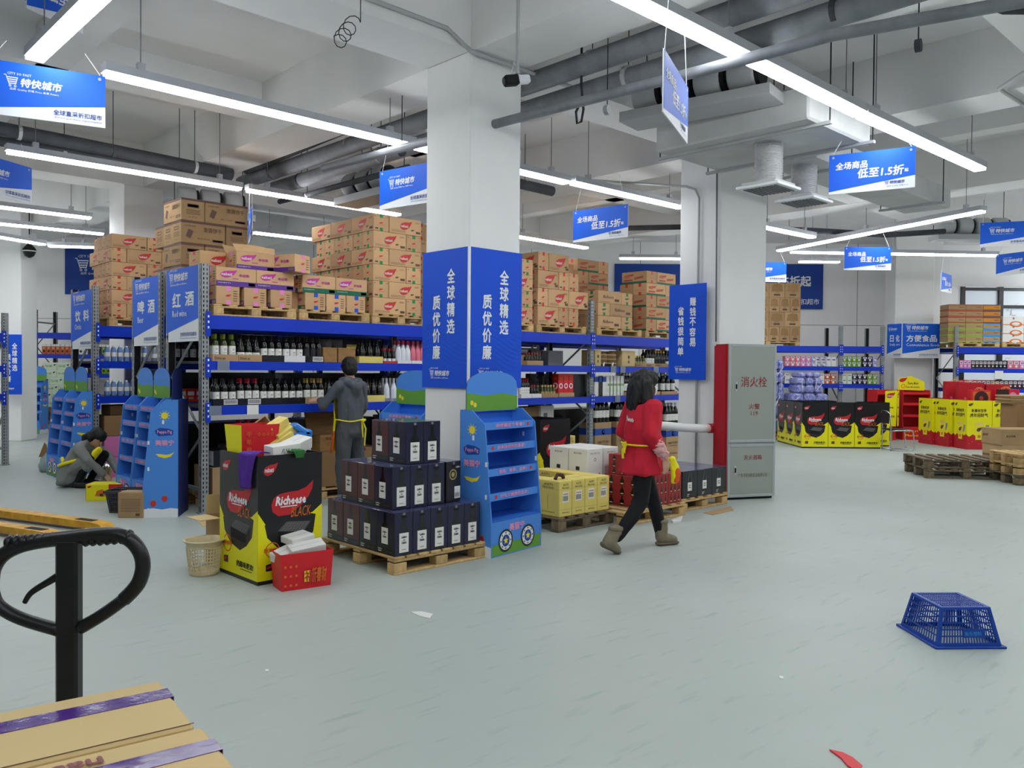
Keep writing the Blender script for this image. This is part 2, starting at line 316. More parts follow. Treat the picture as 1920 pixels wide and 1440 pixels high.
lamp(1.8, 4.6, 1.8, 7.37, 'strip lamp end by the tilted blue cart sign at the top corner')
lamp(2.34, 10.74, 5.12, 10.72, 'strip lamp over the rack end with the red wine sign')
lamp(5.2, 10.72, 7.73, 10.7, 'strip lamp over the carton pallets on the wine rack')
lamp(10.3, 10.88, 12.4, 10.92, 'strip lamp over the cartons between the two white columns')
lamp(2.2, 14.6, 4.4, 14.6, 'strip lamp running up to the column behind the drinks rack'); lamp(6.92, 14, 8.6, 13.9, 'strip lamp seen beyond the brown carton stack')
lamp(2.6, 16.4, 5.1, 16.2, 'strip lamp above the red tape carton stack'); lamp(3.4, 17.8, 4.7, 18.5, 'slanting strip lamp near the round hanging lamp')
lamp(4.81, 18.65, 5.6, 18.1, 'short strip lamp level with the dark blue wall banner')
lamp(15.27, 8.38, 13.56, 4.15, 'long strip lamp slanting up towards the window side'); lamp(12.4, 7.2, 14.16, 7.1, 'short strip lamp just past the fire cabinet column')
lamp(15.6, 8.3, 18.88, 5.51, 'strip lamp level with the back wall, over the tissue shelves'); lamp(14.0, 11.4, 15.1, 10.35, 'strip lamp before the blue wall banner in the middle')
a, b = PX(1494, 18.6), PX(1571, 18.6); lamp(a.x, a.y, b.x, b.y, 'short strip lamp beside the small cart sign at the back', 4.05)
for pa, pb, Z, lb in ((812, 972, 17.5, 'added strip lamp across the back aisle, hidden behind the near column'), (812, 972, 21.0, 'added strip lamp along the back wall, hidden behind the near column'), (1286, 1438, 19.5, 'added strip lamp across the back aisle, hidden behind the cabinet column'), (1286, 1438, 21.8, 'added strip lamp along the back wall, hidden behind the cabinet column')):
    a, b = PX(pa, Z), PX(pb, Z); lamp(a.x, a.y, b.x, b.y, lb)  # lamps added behind the columns to brighten the back wall
# the same rows continued out of view, added to light the hall
for i, (y, x0, x1) in enumerate(((-.4, -3, 0), (-.4, .2, 3.2), (-.4, 3.4, 6.4), (-.4, 6.6, 9.6), (3.42, -2.2, .9), (-3.6, -1, 2), (-3.6, 2.2, 5.2), (10.9, -1.6, 1.6), (14.4, -3, 0), (.6, 13, 16), (-2, 10, 13))): lamp(x0, y, x1, y, '%s added unseen strip lamp over the hall behind the photographer' % ORD[i])
for i, (L0, L1, Z) in enumerate(((12.0, 15.4, 18.6), (9.9, 13.4, 15.2), (13.5, 16.6, 21.3), (-15.6, -12.0, 17.2), (-16.4, -13.6, 20.8), (7.8, 11, 12.0), (14.1, 16.6, 22.3), (13.0, 16.6, 19.8), (12.2, 16.4, 17.0), (-16.2, -10.2, 14.5))):
    a, b = LZ(L0, Z), LZ(L1, Z); lamp(a.x, a.y, b.x, b.y, '%s added unseen strip lamp in the wings beside the picture' % ORD[i])  # extra lamps outside the view, added to lift the back wall and wings
# dome lamp, back
p = AD(55, 468, 17.5); r = empty('dome_lamp', 'round black ball lamp hanging near the back wall', 'lamp', p)
MB().lathe([(.0, .12), (.03, .12), (.1, .05), (.13, 0), (.13, -.02)], 16, 'dark').build('shade', r, smooth=True); MB().lathe([(.12, -.02), (.125, -.05), (.09, -.13), (.03, -.17), (0, -.175)], 16, 'jack_black').build('globe', r, smooth=True)
MB().lathe([(.128, -.045), (.132, -.04), (.132, -.028), (.128, -.022)], 16, 'pipe_white', cap=False).build('ring', r); MB().tube([(0, 0, .1), (0, 0, HS - p.z)], .012, 'cable', 6).build('stem', r)

# ------------------------------------------------------------------ pipes and ducts under the slab
def pipe(name, pts, rr, k, label, group=None, n=12, bands=0):
    r = empty(name, label, 'pipe', pts[0], 0, group); o = Vector(pts[0])
    q = [Vector(a) - o for a in pts]; MB().tube(q, rr, k, n).build('pipe_run', r, smooth=True)
    L = (q[-1] - q[0]).length
    for i in range(bands):
        t = (i + .5) / bands; c = q[0].lerp(q[-1], t); d = (q[-1] - q[0]).normalized() * .02
        MB().tube([c - d, c + d], rr * 1.04, 'conduit' if i % 2 else 'insulation', n).build('band', r)
        MB().tube([c, c + Vector((0, 0, HS - o.z - c.z))], .005, 'cable', 5).build('hanger', r)
    return r
g = 'insulated pipes beside the column'
pipe('insulated_pipe', [(5.72, -2, 4.42), (5.72, 4, 4.4), (5.74, 12, 4.4)], .1, 'insul_grey', 'thick grey insulated pipe, upper one passing behind the white column', g, 14, 7)
pipe('insulated_pipe', [(5.95, -2, 4.27), (5.95, 5, 4.24), (5.92, 11.5, 4.24)], .1, 'insul_grey', 'thick grey insulated pipe, lower one beside the white column', g, 14, 7)
pipe('insulated_pipe', [(5.6, 1, 4.62), (5.62, 4, 4.6), (5.6, 7.5, 4.58), (5.62, 9.5, 4.55), (5.62, 11.0, 4.5), (5.62, 11.6, 4.5)], .055, 'insulation', 'slim black rubber pipe sagging above the grey ones', g, 8)
pipe('sprinkler_pipe', [(AZ(930, 232, 3.88) + (AZ(930, 232, 3.88) - AZ(1390, 113, 3.88)) * 1.1)[:], AZ(1390, 113, 3.88)[:], AZ(1560, 66, 3.88)[:], AZ(1900, 5, 3.88)[:], (AZ(1900, 5, 3.88) + (AZ(1900, 5, 3.88) - AZ(1560, 66, 3.88)) * 3)[:]], .042, 'insul_grey', 'thin dark pipe crossing just below the brightest strip lamp', None, 10, 4)
pipe('drain_pipe', [(6.05, 8.2, 4.05), (6.05, 11.4, 4.08)], .04, 'insulation', 'thin black pipe beneath the insulated pair behind the rack', None, 8, 2)
pipe('insulated_pipe', [(1, 11.3, 4.42), (3, 11.35, 4.4), (5.3, 11.4, 4.36)], .085, 'insulation', 'black insulated pipe running along the aisle over the rack ends', None, 12, 4)
pipe('insulated_pipe', [(1, 11.55, 4.3), (3.2, 11.5, 4.3), (5.3, 11.45, 4.27)], .06, 'insulation', 'slimmer black pipe running beneath the aisle pipe', None, 10, 3)
pipe('insulated_pipe', [(7.2, 9.2, 4.5), (8.4, 9.0, 4.4), (9.3, 8.9, 4.36)], .075, 'insulation', 'short dark pipe above the lamp between the two columns', None, 10, 2)
pipe('cable_bundle', [(12.6, 10.2, 4.35), (13.4, 8.6, 4.3), (14.4, 7.2, 4.18), (15.4, 6.3, 4.12), (16.2, 5.6, 4.2)], .05, 'insulation', 'sagging black pipe run over the tissue shelves', None, 8)
pipe('conduit', [(-2, 6.8, 4.72), (4.88, 6.75, 4.72)], .014, 'conduit', 'thin grey conduit under the slab left of the white column', None, 6, 2)
pipe('conduit', [(1, 5.69, 4.6), (4.6, 5.69, 4.58), (4.85, 5.66, 4.44), (6.2, 5.62, 4.42)], .02, 'conduit', 'thin grey conduit along the beam above the white column', None, 6)
pipe('conduit', [(9.385, 6.3, .0), (9.385, 6.3, 3.9), (9.385, 6.36, 4.02), (9.37, 6.5, 4.08), (8.6, 8.0, 4.3)], .016, 'conduit', 'grey conduit bending up the face of the fire cabinet column', None, 8)
pipe('conduit', [(9.39, 6.02, 2.0), (9.39, 6.04, 4.45)], .012, 'stone_grey', 'thin cable running down the corner of the fire cabinet column', None, 5)
pipe('conduit', [(8, 1.6, 4.44), (9.2, 2.7, 4.44), (12.6, 2.6, 4.44)], .02, 'conduit', 'thin conduit under the slab over the open floor', None, 6)
pipe('duct_pipe', [(8.9, 1.2, 4.7), (6.9, 2.0, 4.35)], .07, 'insulation', 'dark pipe joining the thin pipe near the top edge', None, 10)
pipe('cable_tray', [(9.4, 1.6, 4.33), (12.4, 2.1, 4.33)], .11, 'insul_grey', 'grey trunking at the top corner over the open floor', None, 4)
pipe('cable_tray', [(1.4, 8.2, 4.6), (1.4, 12, 4.55)], .14, 'insul_grey', 'grey trunking at the top corner above the tilted cart sign', None, 4)
# fan coil units: a casing, fat ribbed cylinders and a white supply duct
def fan_coil(x, y, z, rz, label, n=3):
    r = empty('fan_coil_unit', label, 'air unit', (x, y, z), rz, 'ceiling fan coil units')
    MB().box(-.1, -.2, -.14, n * .34 + .1, .2, -.04, 'conduit').build('casing', r)
    for i in range(n):
        MB().lathe([(.15, 0), (.17, .02), (.17, .24), (.15, .26)], 16, 'conduit', Matrix.Translation((i * .34, 0, .14)) @ Matrix.Rotation(pi / 2, 4, 'Y')).build('fan_housing', r, smooth=True)
        MB().lathe([(.14, .26), (.14, .3)], 16, 'dark', Matrix.Translation((i * .34, 0, .14)) @ Matrix.Rotation(pi / 2, 4, 'Y')).build('fan_gap', r)
    for i in range(2): MB().tube([(i * n * .34, .2, .0), (i * n * .34, .2, HS - z)], .006, 'cable', 5).build('hanger', r)
fan_coil(6.5, 10.2, 4.05, -1.57, 'fan coil with grey drums between the column and the brown cartons')
fan_coil(6.9, 5.4, 4.3, -1.4, 'fan coil with grey drums above the pipe by the white column', 4)
fan_coil(5.0, 12.6, 4.02, -.2, 'fan coil with grey drums above the brown carton stack'); p = AD(1760, 435, 16); fan_coil(p.x, p.y, 4.3, RZF, 'fan coil with grey drums near the window side', 4)
def duct(x0, y0, z0, x1, y1, z1, label, k='duct_white'):
    r = empty('air_duct', label, 'duct', (x0, y0, z0)); MB().box(0, 0, 0, x1 - x0, y1 - y0, z1 - z0, k, b=.02).build('casing', r)
    for t in (.15, .85):
        MB().box((x1 - x0) * t, -.12, -.03, (x1 - x0) * t + .04, y1 - y0 + .12, 0, 'conduit').build('bracket', r)
        for yy in (-.1, y1 - y0 + .1): MB().tube([((x1 - x0) * t + .02, yy, 0), ((x1 - x0) * t + .02, yy, HS - z0)], .007, 'cable', 5).build('hanger', r)
    return r
duct(7.35, 3.75, 3.98, 8.7, 5.5, 4.3, 'white plaster-coated supply duct above the open floor, with flexible outlet'); duct(8.74, 4.35, 3.98, 12.8, 5.0, 4.26, 'long white branch duct running over the fire cabinet')
def outlet(x, y, zt, label, z=3.5):
    r = empty('air_outlet', label, 'air vent', (x, y, 0), 0, 'flexible duct outlets')
    pr = []; n = 16
    for i in range(n * 2 + 1): pr.append((.124 if i % 2 else .146, z + .08 + (zt - z - .08) * i / (n * 2)))
    MB().lathe(pr, 24, 'foil', cap=False).build('flexible_duct', r)
    MB().box(-.2, -.2, z + .03, .2, .2, z + .07, 'duct_white', b=.012).build('collar', r); MB().box(-.24, -.24, z, .24, .24, z + .03, 'white', b=.006).build('grille_frame', r)
    for i in range(9): MB().box(-.19, -.19 + i * .043, z - .008, .19, -.165 + i * .043, z, 'stone_grey').build('slat', r)
outlet(7.9, 4.46, 3.98, 'silver flexible duct outlet hanging beside the fire cabinet column', 3.5); outlet(9.05, 4.66, 3.98, 'silver flexible duct outlet half hidden behind the discount sign', 3.56); 
# bullet camera on a drop pole
p = AY(972, 150, 5.0); r = empty('security_camera', 'white and black bullet security camera on a ceiling pole by the column', 'camera', p, 0)
d = Matrix.Rotation(radians(158), 4, 'Z') @ Matrix.Rotation(radians(12), 4, 'Y')
MB().box(-.1, -.035, -.035, .05, .035, .035, 'white', d, b=.012).build('camera_body', r); MB().box(.0, -.042, -.042, .13, .042, .042, 'dark', d, b=.014).build('hood', r); MB().lathe([(.03, .13), (.03, .135)], 14, 'glass_dark', d @ Matrix.Rotation(pi / 2, 4, 'Y')).build('lens', r)
MB().tube([(-.03, -.02, .04), (-.03, -.02, HS - p.z)], .016, 'conduit', 8).build('pole', r); MB().tube([(-.03, -.02, .08), (.0, .06, .16), (-.02, .05, .1), (-.06, .03, .03)], .005, 'white', 5).build('cable', r)
p = AD(662, 42, 5.6); q = [(p + RT * (.05 * cos(t * .6) - .003 * t) + UP * (-.004 * t + .055 * sin(t * .6)))[:] for t in range(36)]
o = MB().tube([q[0][:2] + (HS,), q[0]] + q, .0035, 'cable', 5).build('loose_cable'); tag(o, 'loose coil of dark cable hanging from the slab', 'cable')
q = [AD(x, y, 7.6)[:] for x, y in ((1090, 160), (1092, 185), (1080, 210), (1082, 232), (1090, 228), (1094, 205), (1092, 188))]
o = MB().tube([q[0][:2] + (HS,)] + q, .012, 'cable', 6).build('cable_loop'); tag(o, 'black cable loop dangling below the thin pipe', 'cable')
# ================================================================== signs
BB = .03                                                   # stroke weight added to bold lettering
def cart(mb, M, x, y, h, k, z=.002):                        # the shopping cart mark
    def bar(a, b, t=.055):
        a = Vector((x + a[0] * h, y + a[1] * h)); b = Vector((x + b[0] * h, y + b[1] * h)); d = (b - a).normalized() * 1; n = Vector((-d.y, d.x)) * t * h / 2
        mb.poly(M, [a - n, b - n, b + n, a + n], k, z)
    bar((-.05, 1), (.12, 1)); bar((.1, 1.02), (.36, .2)); bar((.2, .82), (1.02, .82), .09); bar((.26, .64), (.96, .64), .09); bar((.3, .46), (.9, .46), .09); bar((.34, .29), (.88, .29), .09); bar((.98, .84), (.84, .24))
    for c in (.42, .8): mb.ringd(M, x + c * h, y + .09 * h, .05 * h, .1 * h, k, z, 12)
def brand(mb, M, x, y, h, k, small=True):                    # cart + 特快城市 + the small line beneath; h = character height
    cart(mb, M, x, y - .1 * h, h * 1.25, k)
    mb.text(M, '特快城市', x + 1.5 * h, y, h, k, BB, .18)
    if small:
        mb.text(M, 'CITY SO FAST', x + .25 * h, y + 1.22 * h, .26 * h, k, .01)
        mb.text(M, '品质 Quality 价格 Price 未来 Future', x + .5 * h, y - .48 * h, .3 * h, k, .005, w=4.7 * h)
def board_face(kind, M, w, h):
    b = MB(); L = MB()
    b.rect(M, 0, 0, w, h, 'white', .0006)
    if kind in ('cart', 'sale'):
        b.poly(M, [(0, .06 * h), (w, .30 * h), (w, h), (0, h)], 'sign_blue') if kind == 'sale' else b.poly(M, [(0, .10 * h), (w, .40 * h), (w, h), (0, h)], 'sign_blue')
    if kind == 'cart':
        brand(L, M, .16 * w, .56 * h, .17 * h, 'white')
        L.text(M, '全球直采折扣超市', .97 * w, .13 * h, .1 * h, 'print_blue', .015, al='r'); L.text(M, 'Direct purchase supermarket', .97 * w, .06 * h, .045 * h, 'print_blue', w=.4 * w, al='r')
    if kind == 'sale':
        L.text(M, '全场商品', .08 * w, .6 * h, .19 * h, 'white', BB, .1); L.text(M, '低至1.5折', .34 * w, .34 * h, .25 * h, 'white', BB, .1); L.text(M, '起', .88 * w, .4 * h, .09 * h, 'white', BB)
        brand(L, M, .65 * w, .13 * h, .085 * h, 'print_blue', False); L.text(M, '品质 Quality 价格 Price', .68 * w, .06 * h, .035 * h, 'print_blue', w=.25 * w)
    return b, L
def hang_sign(px_left, ytop_left, Z0, px_right, Z1, kind, label, w=.8, h=.4, zc=None):
    a = AD(px_left, ytop_left, Z0); d = PX(px_right, Z1) - Vector((a.x, a.y, 0)); d = Vector((d.x, d.y, 0)).normalized()
    r = empty('hanging_sign', label, 'sign', (a.x, a.y, a.z - h), math.atan2(d.y, d.x), 'hanging blue signs')
    MB().box(0, 0, 0, w, .008, h, 'white').build('board', r)
    for M in (F_FRONT(0, 0, 0), F_BACK(w, .008, 0)):
        b, L = board_face(kind, M, w, h); b.build('printed_face', r); L.build('lettering', r)
    for x in (.05 * w, .95 * w):
        MB().tube([(x, .004, h - .03), (x, .004, h + .01), (x + (.1 if x < w / 2 else -.1), .004, max(h + .1, 4.02 - a.z + h) if a.z < 4.0 else HS - a.z + h)], .003, 'white', 4).build('string', r)
        MB().disc(F_FRONT(x, 0, h - .03), 0, 0, .012, 'conduit', .003, 10).build('eyelet', r)
    return r
hang_sign(-30, 108, 6.1, 187, 6.5, 'cart', 'cart logo sign tilted in front of the strip lamp end')
hang_sign(712, 322, 8.75, 806, 8.35, 'cart', 'cart logo sign beside the white column, above the tall carton stack')
hang_sign(1555, 292, 8.55, 1708, 8.2, 'sale', 'discount sign hung from the lamp beside the silver ducts')
hang_sign(1075, 396, 10.6, 1162, 10.2, 'sale', 'discount sign between the two white columns')
hang_sign(1583, 463, 14.4, 1675, 14.4, 'sale', 'discount sign facing straight out over the tissue shelves')
hang_sign(1404, 490, 16.6, 1493, 16.8, 'cart', 'cart logo sign half behind the fire cabinet column')
hang_sign(1838, 418, 13.9, 1930, 13.7, 'cart', 'cart logo sign at the picture edge over the window side')
hang_sign(1868, 478, 15.6, 1960, 14.8, 'cart', 'lower cart logo sign at the picture edge, behind another')
hang_sign(1765, 510, 17.6, 1783, 18.3, 'sale', 'small discount sign seen edge-on before the wide column')
hang_sign(474, 384, 10.7, 467, 11.4, 'cart', 'cart logo sign seen almost edge-on beside the brown cartons')
hang_sign(-60, 280, 8.4, 14, 8.9, 'cart', 'cart logo sign cut by the picture edge near the dark pipe')
hang_sign(1245, 90, 5.25, 1282, 6.0, 'sale', 'discount sign turned edge-on beneath the brightest strip lamp')
hang_sign(50, -86, 6.2, 130, 6.6, 'sale', 'discount sign at the top corner above the lamp end', .5)
def vbanner(loc, rz, w, h, right, left, label, chars=.106):
    r = empty('column_banner', label, 'banner', loc, rz, 'blue column banners')
    MB().box(0, -.006, 0, w, 0, h, 'banner_blue').build('panel', r); M = F_FRONT(0, -.006, 0); L = MB()
    n = len(right); ch = chars * h
    for i, c in enumerate(right): L.text(M, c, .65 * w, h * .875 - (i + 1) * ch * 1.14, ch, 'white', BB, al='c', w=ch * .84)
    for i, c in enumerate(left): L.text(M, c, .33 * w, h * (.69 if n == 4 else .78) - (i + 1) * ch * 1.14, ch, 'white', BB, al='c', w=ch * .84)
    L.build('lettering', r); L2 = MB(); brand(L2, M, .17 * w, .085 * h, .075 * w * 1.1, 'white'); L2.build('logo', r)
    wv = MB()
    for i in range(9): wv.tube([(w * t / 8, -.0068, h * (.42 - .03 * i + .06 * sin(t * .55 + i * .1))) for t in range(9)], .0012, 'sign_blue', 3)
    wv.build('wave_lines', r); return r
vbanner((4.885, 6.375, 1.44), -pi / 2, .66, 1.28, '全球精选', '质优价廉', 'blue column banner with vertical white writing, on the shaded face')
vbanner((4.885, 5.705, 1.44), 0, .66, 1.28, '全球精选', '质优价廉', 'blue column banner with vertical white writing, above the shelf display')
for i in range(1): MB().box(4.875, 5.69, 1.44, 4.895, 5.71, 2.72, 'white').build('corner_strip', None); tag(bpy.data.objects['corner_strip'], 'thin white corner strip between the two column banners', 'strip')
vbanner((9.365, 6.74, 1.5), -1.6, .6, 1.27, '赚钱不容易', '省钱很简单', 'blue banner hung on the fire cabinet column', .093)
# wall banners, at the back
def wall_banner(px0, px1, y0, y1, label, lines):
    a = AD(px0, y0, ZB - .05); b = AD(px1, y1, ZB - .05); w_ = (px1 - px0) / FPX * ZB; h = a.z - b.z
    o = PX(px0, ZB - .05); r = empty('wall_banner', label, 'banner', (o.x, o.y, b.z), RZF, 'blue wall banners')
    MB().box(0, -.01, 0, w_, .02, h, 'wall_banner').build('panel', r); L = MB(); lines(L, F_FRONT(0, -.01, 0), w_, h); L.build('lettering', r)
wall_banner(122, 290, 465, 553, 'dark blue wall banner with large cart logo, behind the drinks rack', lambda L, M, w, h: brand(L, M, .12 * w, .52 * h, .22 * h, 'white'))
wall_banner(1150, 1300, 495, 548, 'dark blue wall banner behind the middle carton pallets', lambda L, M, w, h: brand(L, M, .3 * w, .1 * h, .3 * h, 'print_blue', False))
wall_banner(1400, 1540, 495, 580, 'dark blue wall banner half hidden by brown cartons near the cabinet', lambda L, M, w, h: (L.text(M, '1.5折起', .84 * w, .5 * h, .24 * h, 'white', BB, al='r'), L.text(M, '全球直采折扣超市', .95 * w, .1 * h, .13 * h, 'white', .01, al='r')))
# rack end signs
def end_sign(loc, rz, w, h, big, small, label, sc=1.0, group='rack end signs'):
    r = empty('aisle_sign', label, 'sign', loc, rz, group); MB().box(0, -.02, 0, w, 0, h, 'white').build('board', r)
    M = F_FRONT(0, -.02, 0); MB().poly(M, [(0, .12 * h), (w, .3 * h), (w, h), (0, h)], 'sign_blue').build('printed_face', r); L = MB()
    brand(L, M, .08 * w, .82 * h, .11 * w, 'white')
    n = len(big); cw = .27 * w if n == 2 else .2 * w
    for i, c in enumerate(big): L.text(M, c, w * (.2 if n == 2 else .1) + i * cw * (1.5 if n == 2 else 1.04), .47 * h, .2 * h * sc, 'white', BB, w=cw)
    L.text(M, small, .2 * w if n == 2 else .1 * w, .34 * h, .09 * h * sc, 'white', .005); L.text(M, '全球直采折扣超市', .95 * w, .07 * h, .055 * h, 'print_blue', .01, al='r', w=.5 * w); L.text(M, 'Direct purchase supermarket', .95 * w, .03 * h, .025 * h, 'print_blue', al='r', w=.5 * w)
    L.build('lettering', r); return r
end_sign((3.84, 9.93, 1.9), -pi / 2, .9, .84, '红酒', 'Red wine', 'blue aisle sign reading red wine on the nearest rack end')
end_sign((3.84, 11.03, 1.87), -pi / 2, .84, .84, '啤酒', 'Beer', 'blue aisle sign reading beer on the middle rack end')
end_sign((3.84, 13.6, 1.86), -pi / 2, .95, .84, '饮料', 'Drinks', 'blue aisle sign reading drinks on the far rack end')
p = PX(1690, 20.9); z = AD(1690, 671, 20.9).z; end_sign((p.x, p.y, z), RZF, .94, .86, '方便食品', 'Convenience foods', 'blue aisle sign reading convenience foods on the wide column')
q = PX(1663, 21.3); d = p - q; end_sign((q.x, q.y, z), math.atan2(d.y, d.x), d.length, .86, '日化', 'Daily use', 'blue aisle sign reading daily use, folded round the wide column')
# ================================================================== racks and pallets
def upright_mesh(h):
    m = MB(); wd = .09; dp = .07; t = .004
    # front face: two edge strips bridged so that real slots remain; same on both flanks
    def slotted(M, w):
        for a, b in ((0, w * .22), (w * .36, w * .64), (w * .78, w)): m.box(a, 0, 0, b, h, -t, 'steel', M)
        z = 0.0
        while z < h - .03:
            m.box(w * .22, z, 0, w * .36, z + .022, -t, 'steel', M); m.box(w * .64, z, 0, w * .78, z + .022, -t, 'steel', M); z += .05
    slotted(F_FRONT(0, 0, 0), wd)
    def flank(M):
        for a, b in ((0, dp * .35), (dp * .6, dp)): m.box(a, 0, 0, b, h, -t, 'steel', M)
        z = 0.0
        while z < h - .03: m.box(dp * .35, z, 0, dp * .6, z + .028, -t, 'steel', M); z += .075
    flank(F_LEFT(0, dp, 0)); flank(F_RIGHT(wd, 0, 0)); m.box(.01, dp - t, 0, wd - .01, dp, h, 'dark'); m.box(-.02, -.01, 0, wd + .02, dp + .01, .012, 'steel')
    return m.mesh('upright')
UPM = {}
def rack(label, loc, rz, xs, depth, levels, h=2.75, decks=True, tall_top=True, back_beams=True, braces=True):
    r = empty('pallet_rack', label, 'rack', loc, rz, 'blue and grey pallet racks')
    if h not in UPM: UPM[h] = upright_mesh(h)
    for x in xs:
        put('upright', UPM[h], r, (x, 0, 0)); put('upright', UPM[h], r, (x + .09, depth, 0), pi)
        if braces:
            zs = [.25 + i * .62 for i in range(int((h - .4) / .62) + 1)]
            for i, z in enumerate(zs):
                if i < len(zs) - 1:
                    a, b = (.07, depth - .07) if i % 2 else (depth - .07, .07)
                    MB().tube([(x + .045, a, z), (x + .045, b, zs[i + 1])], .018, 'steel', 4).build('brace', r)
            for z in (zs[0], zs[-1]): MB().box(x + .03, .07, z - .02, x + .06, depth - .07, z + .02, 'steel').build('tie_bar', r)
    for a, b in zip(xs, xs[1:]):
        for i, z in enumerate(levels):
            hh = .15 if (i == len(levels) - 1 and tall_top) else .1
            for y0, side in ((-.022, 0),) + (((depth - .03, 1),) if back_beams else ()):
                bm = MB(); bm.box(a + .088, y0, z - hh / 2, b + .002, y0 + .05, z + hh / 2, 'beam_blue')
                if hh > .12: bm.box(a + .088, y0 - .006, z - hh / 2, b + .002, y0, z - hh / 2 + .05, 'beam_blue')
                o = bm.build('beam', r)
                for xx in (a + .04, b - .005):
                    e = MB(); e.box(xx, y0 - .008, z - hh / 2 - .08, xx + .055, y0 + .004, z + hh / 2 + .04, 'beam_blue')
                    for q in (-.06, 0, .06): e.rect(F_FRONT(xx + .02, y0 - .008, z + q - .012), 0, 0, .016, .024, 'white')
                    if side == 0: e.build('end_plate', o)
            if decks and i < len(levels) - 1: MB().box(a + .09, .03, z + hh / 2 - .03, b, depth - .03, z + hh / 2, 'deck').build('shelf_deck', r)
    return r
LV = (1.13, 1.63, 2.11)
rack('pallet rack of wine facing the open floor, with the red wine sign', (3.82, 8.95, 0), 0, (0, 3.2, 6.46, 9.7), 1.0, LV)
rack('pallet rack back to back with the wine rack, with the beer sign', (3.82, 10.12, 0), 0, (0, 3.2, 6.46, 9.7), .95, LV)
rack('pallet rack of water bottles with the drinks sign on its end', (3.82, 12.62, 0), 0, (0, 3.2, 6.4), 1.0, LV)
rack('pallet rack standing back to back behind the drinks rack', (3.9, 13.75, 0), 0, (1.6, 4.2), .95, LV)
p = PX(1450, 20.6); rack('pallet rack of tissue and napkins along the back wall', (p.x, p.y, 0), RZF, (-1.6, 1.62, 2.66), 1.0, (1.27, 1.7, 2.18))
p = PX(1789, 20.2); rack('pallet rack of instant drinks at the window side', (p.x, p.y, 0), RZF, (0, 3.2), 1.0, (1.2, 1.68, 2.17))
p = PX(62, 21.5); rack('pallet rack of juice cartons along the far back wall', (p.x, p.y, 0), RZF, (0, 2.9), 1.0, (1.35, 1.85, 2.38), h=3.05)
p = PX(16, 13.4); rack('pallet rack cut by the picture edge with cartons on top', (p.x - 1.69, p.y, 0), 0, (0, 1.6), 1.0, (1.1, 1.55, 2.05), h=2.45)
# ---- wooden pallets, board by board
PB = {}
def pallet(x, y, z, L, D, rz, label, k='pallet_wood', boards=7, h=.145, bottom=True, group='wooden pallets'):
    r = empty('pallet', label, 'pallet', (x, y, z), rz, group)
    def pc(name, sx, sy, sz, loc):
        key = (name, round(sx, 3), round(sy, 3), k)
        if key not in PB: PB[key] = MB().box(0, 0, 0, sx, sy, sz, k, b=.004).mesh(name)
        put(name, PB[key], r, loc)
    bw_ = .1
    for i in range(boards): pc('board', bw_ if i else bw_ + .001, D, .02, (i * (L - bw_) / (boards - 1), 0, h - .02))
    for yy in (0, D / 2 - .05, D - .1): pc('stringer', L, .1, .02, (0, yy, h - .04))
    for yy in (0, D / 2 - .05, D - .1):
        for xx in (0, L / 2 - .06, L - .12): pc('block', .12, .1, h - .06 if bottom else h - .04, (xx, yy, .02 if bottom else 0))
    if bottom:
        for yy in (0, D / 2 - .05, D - .1): pc('skid', L, .1, .02, (0, yy, 0))
    return r
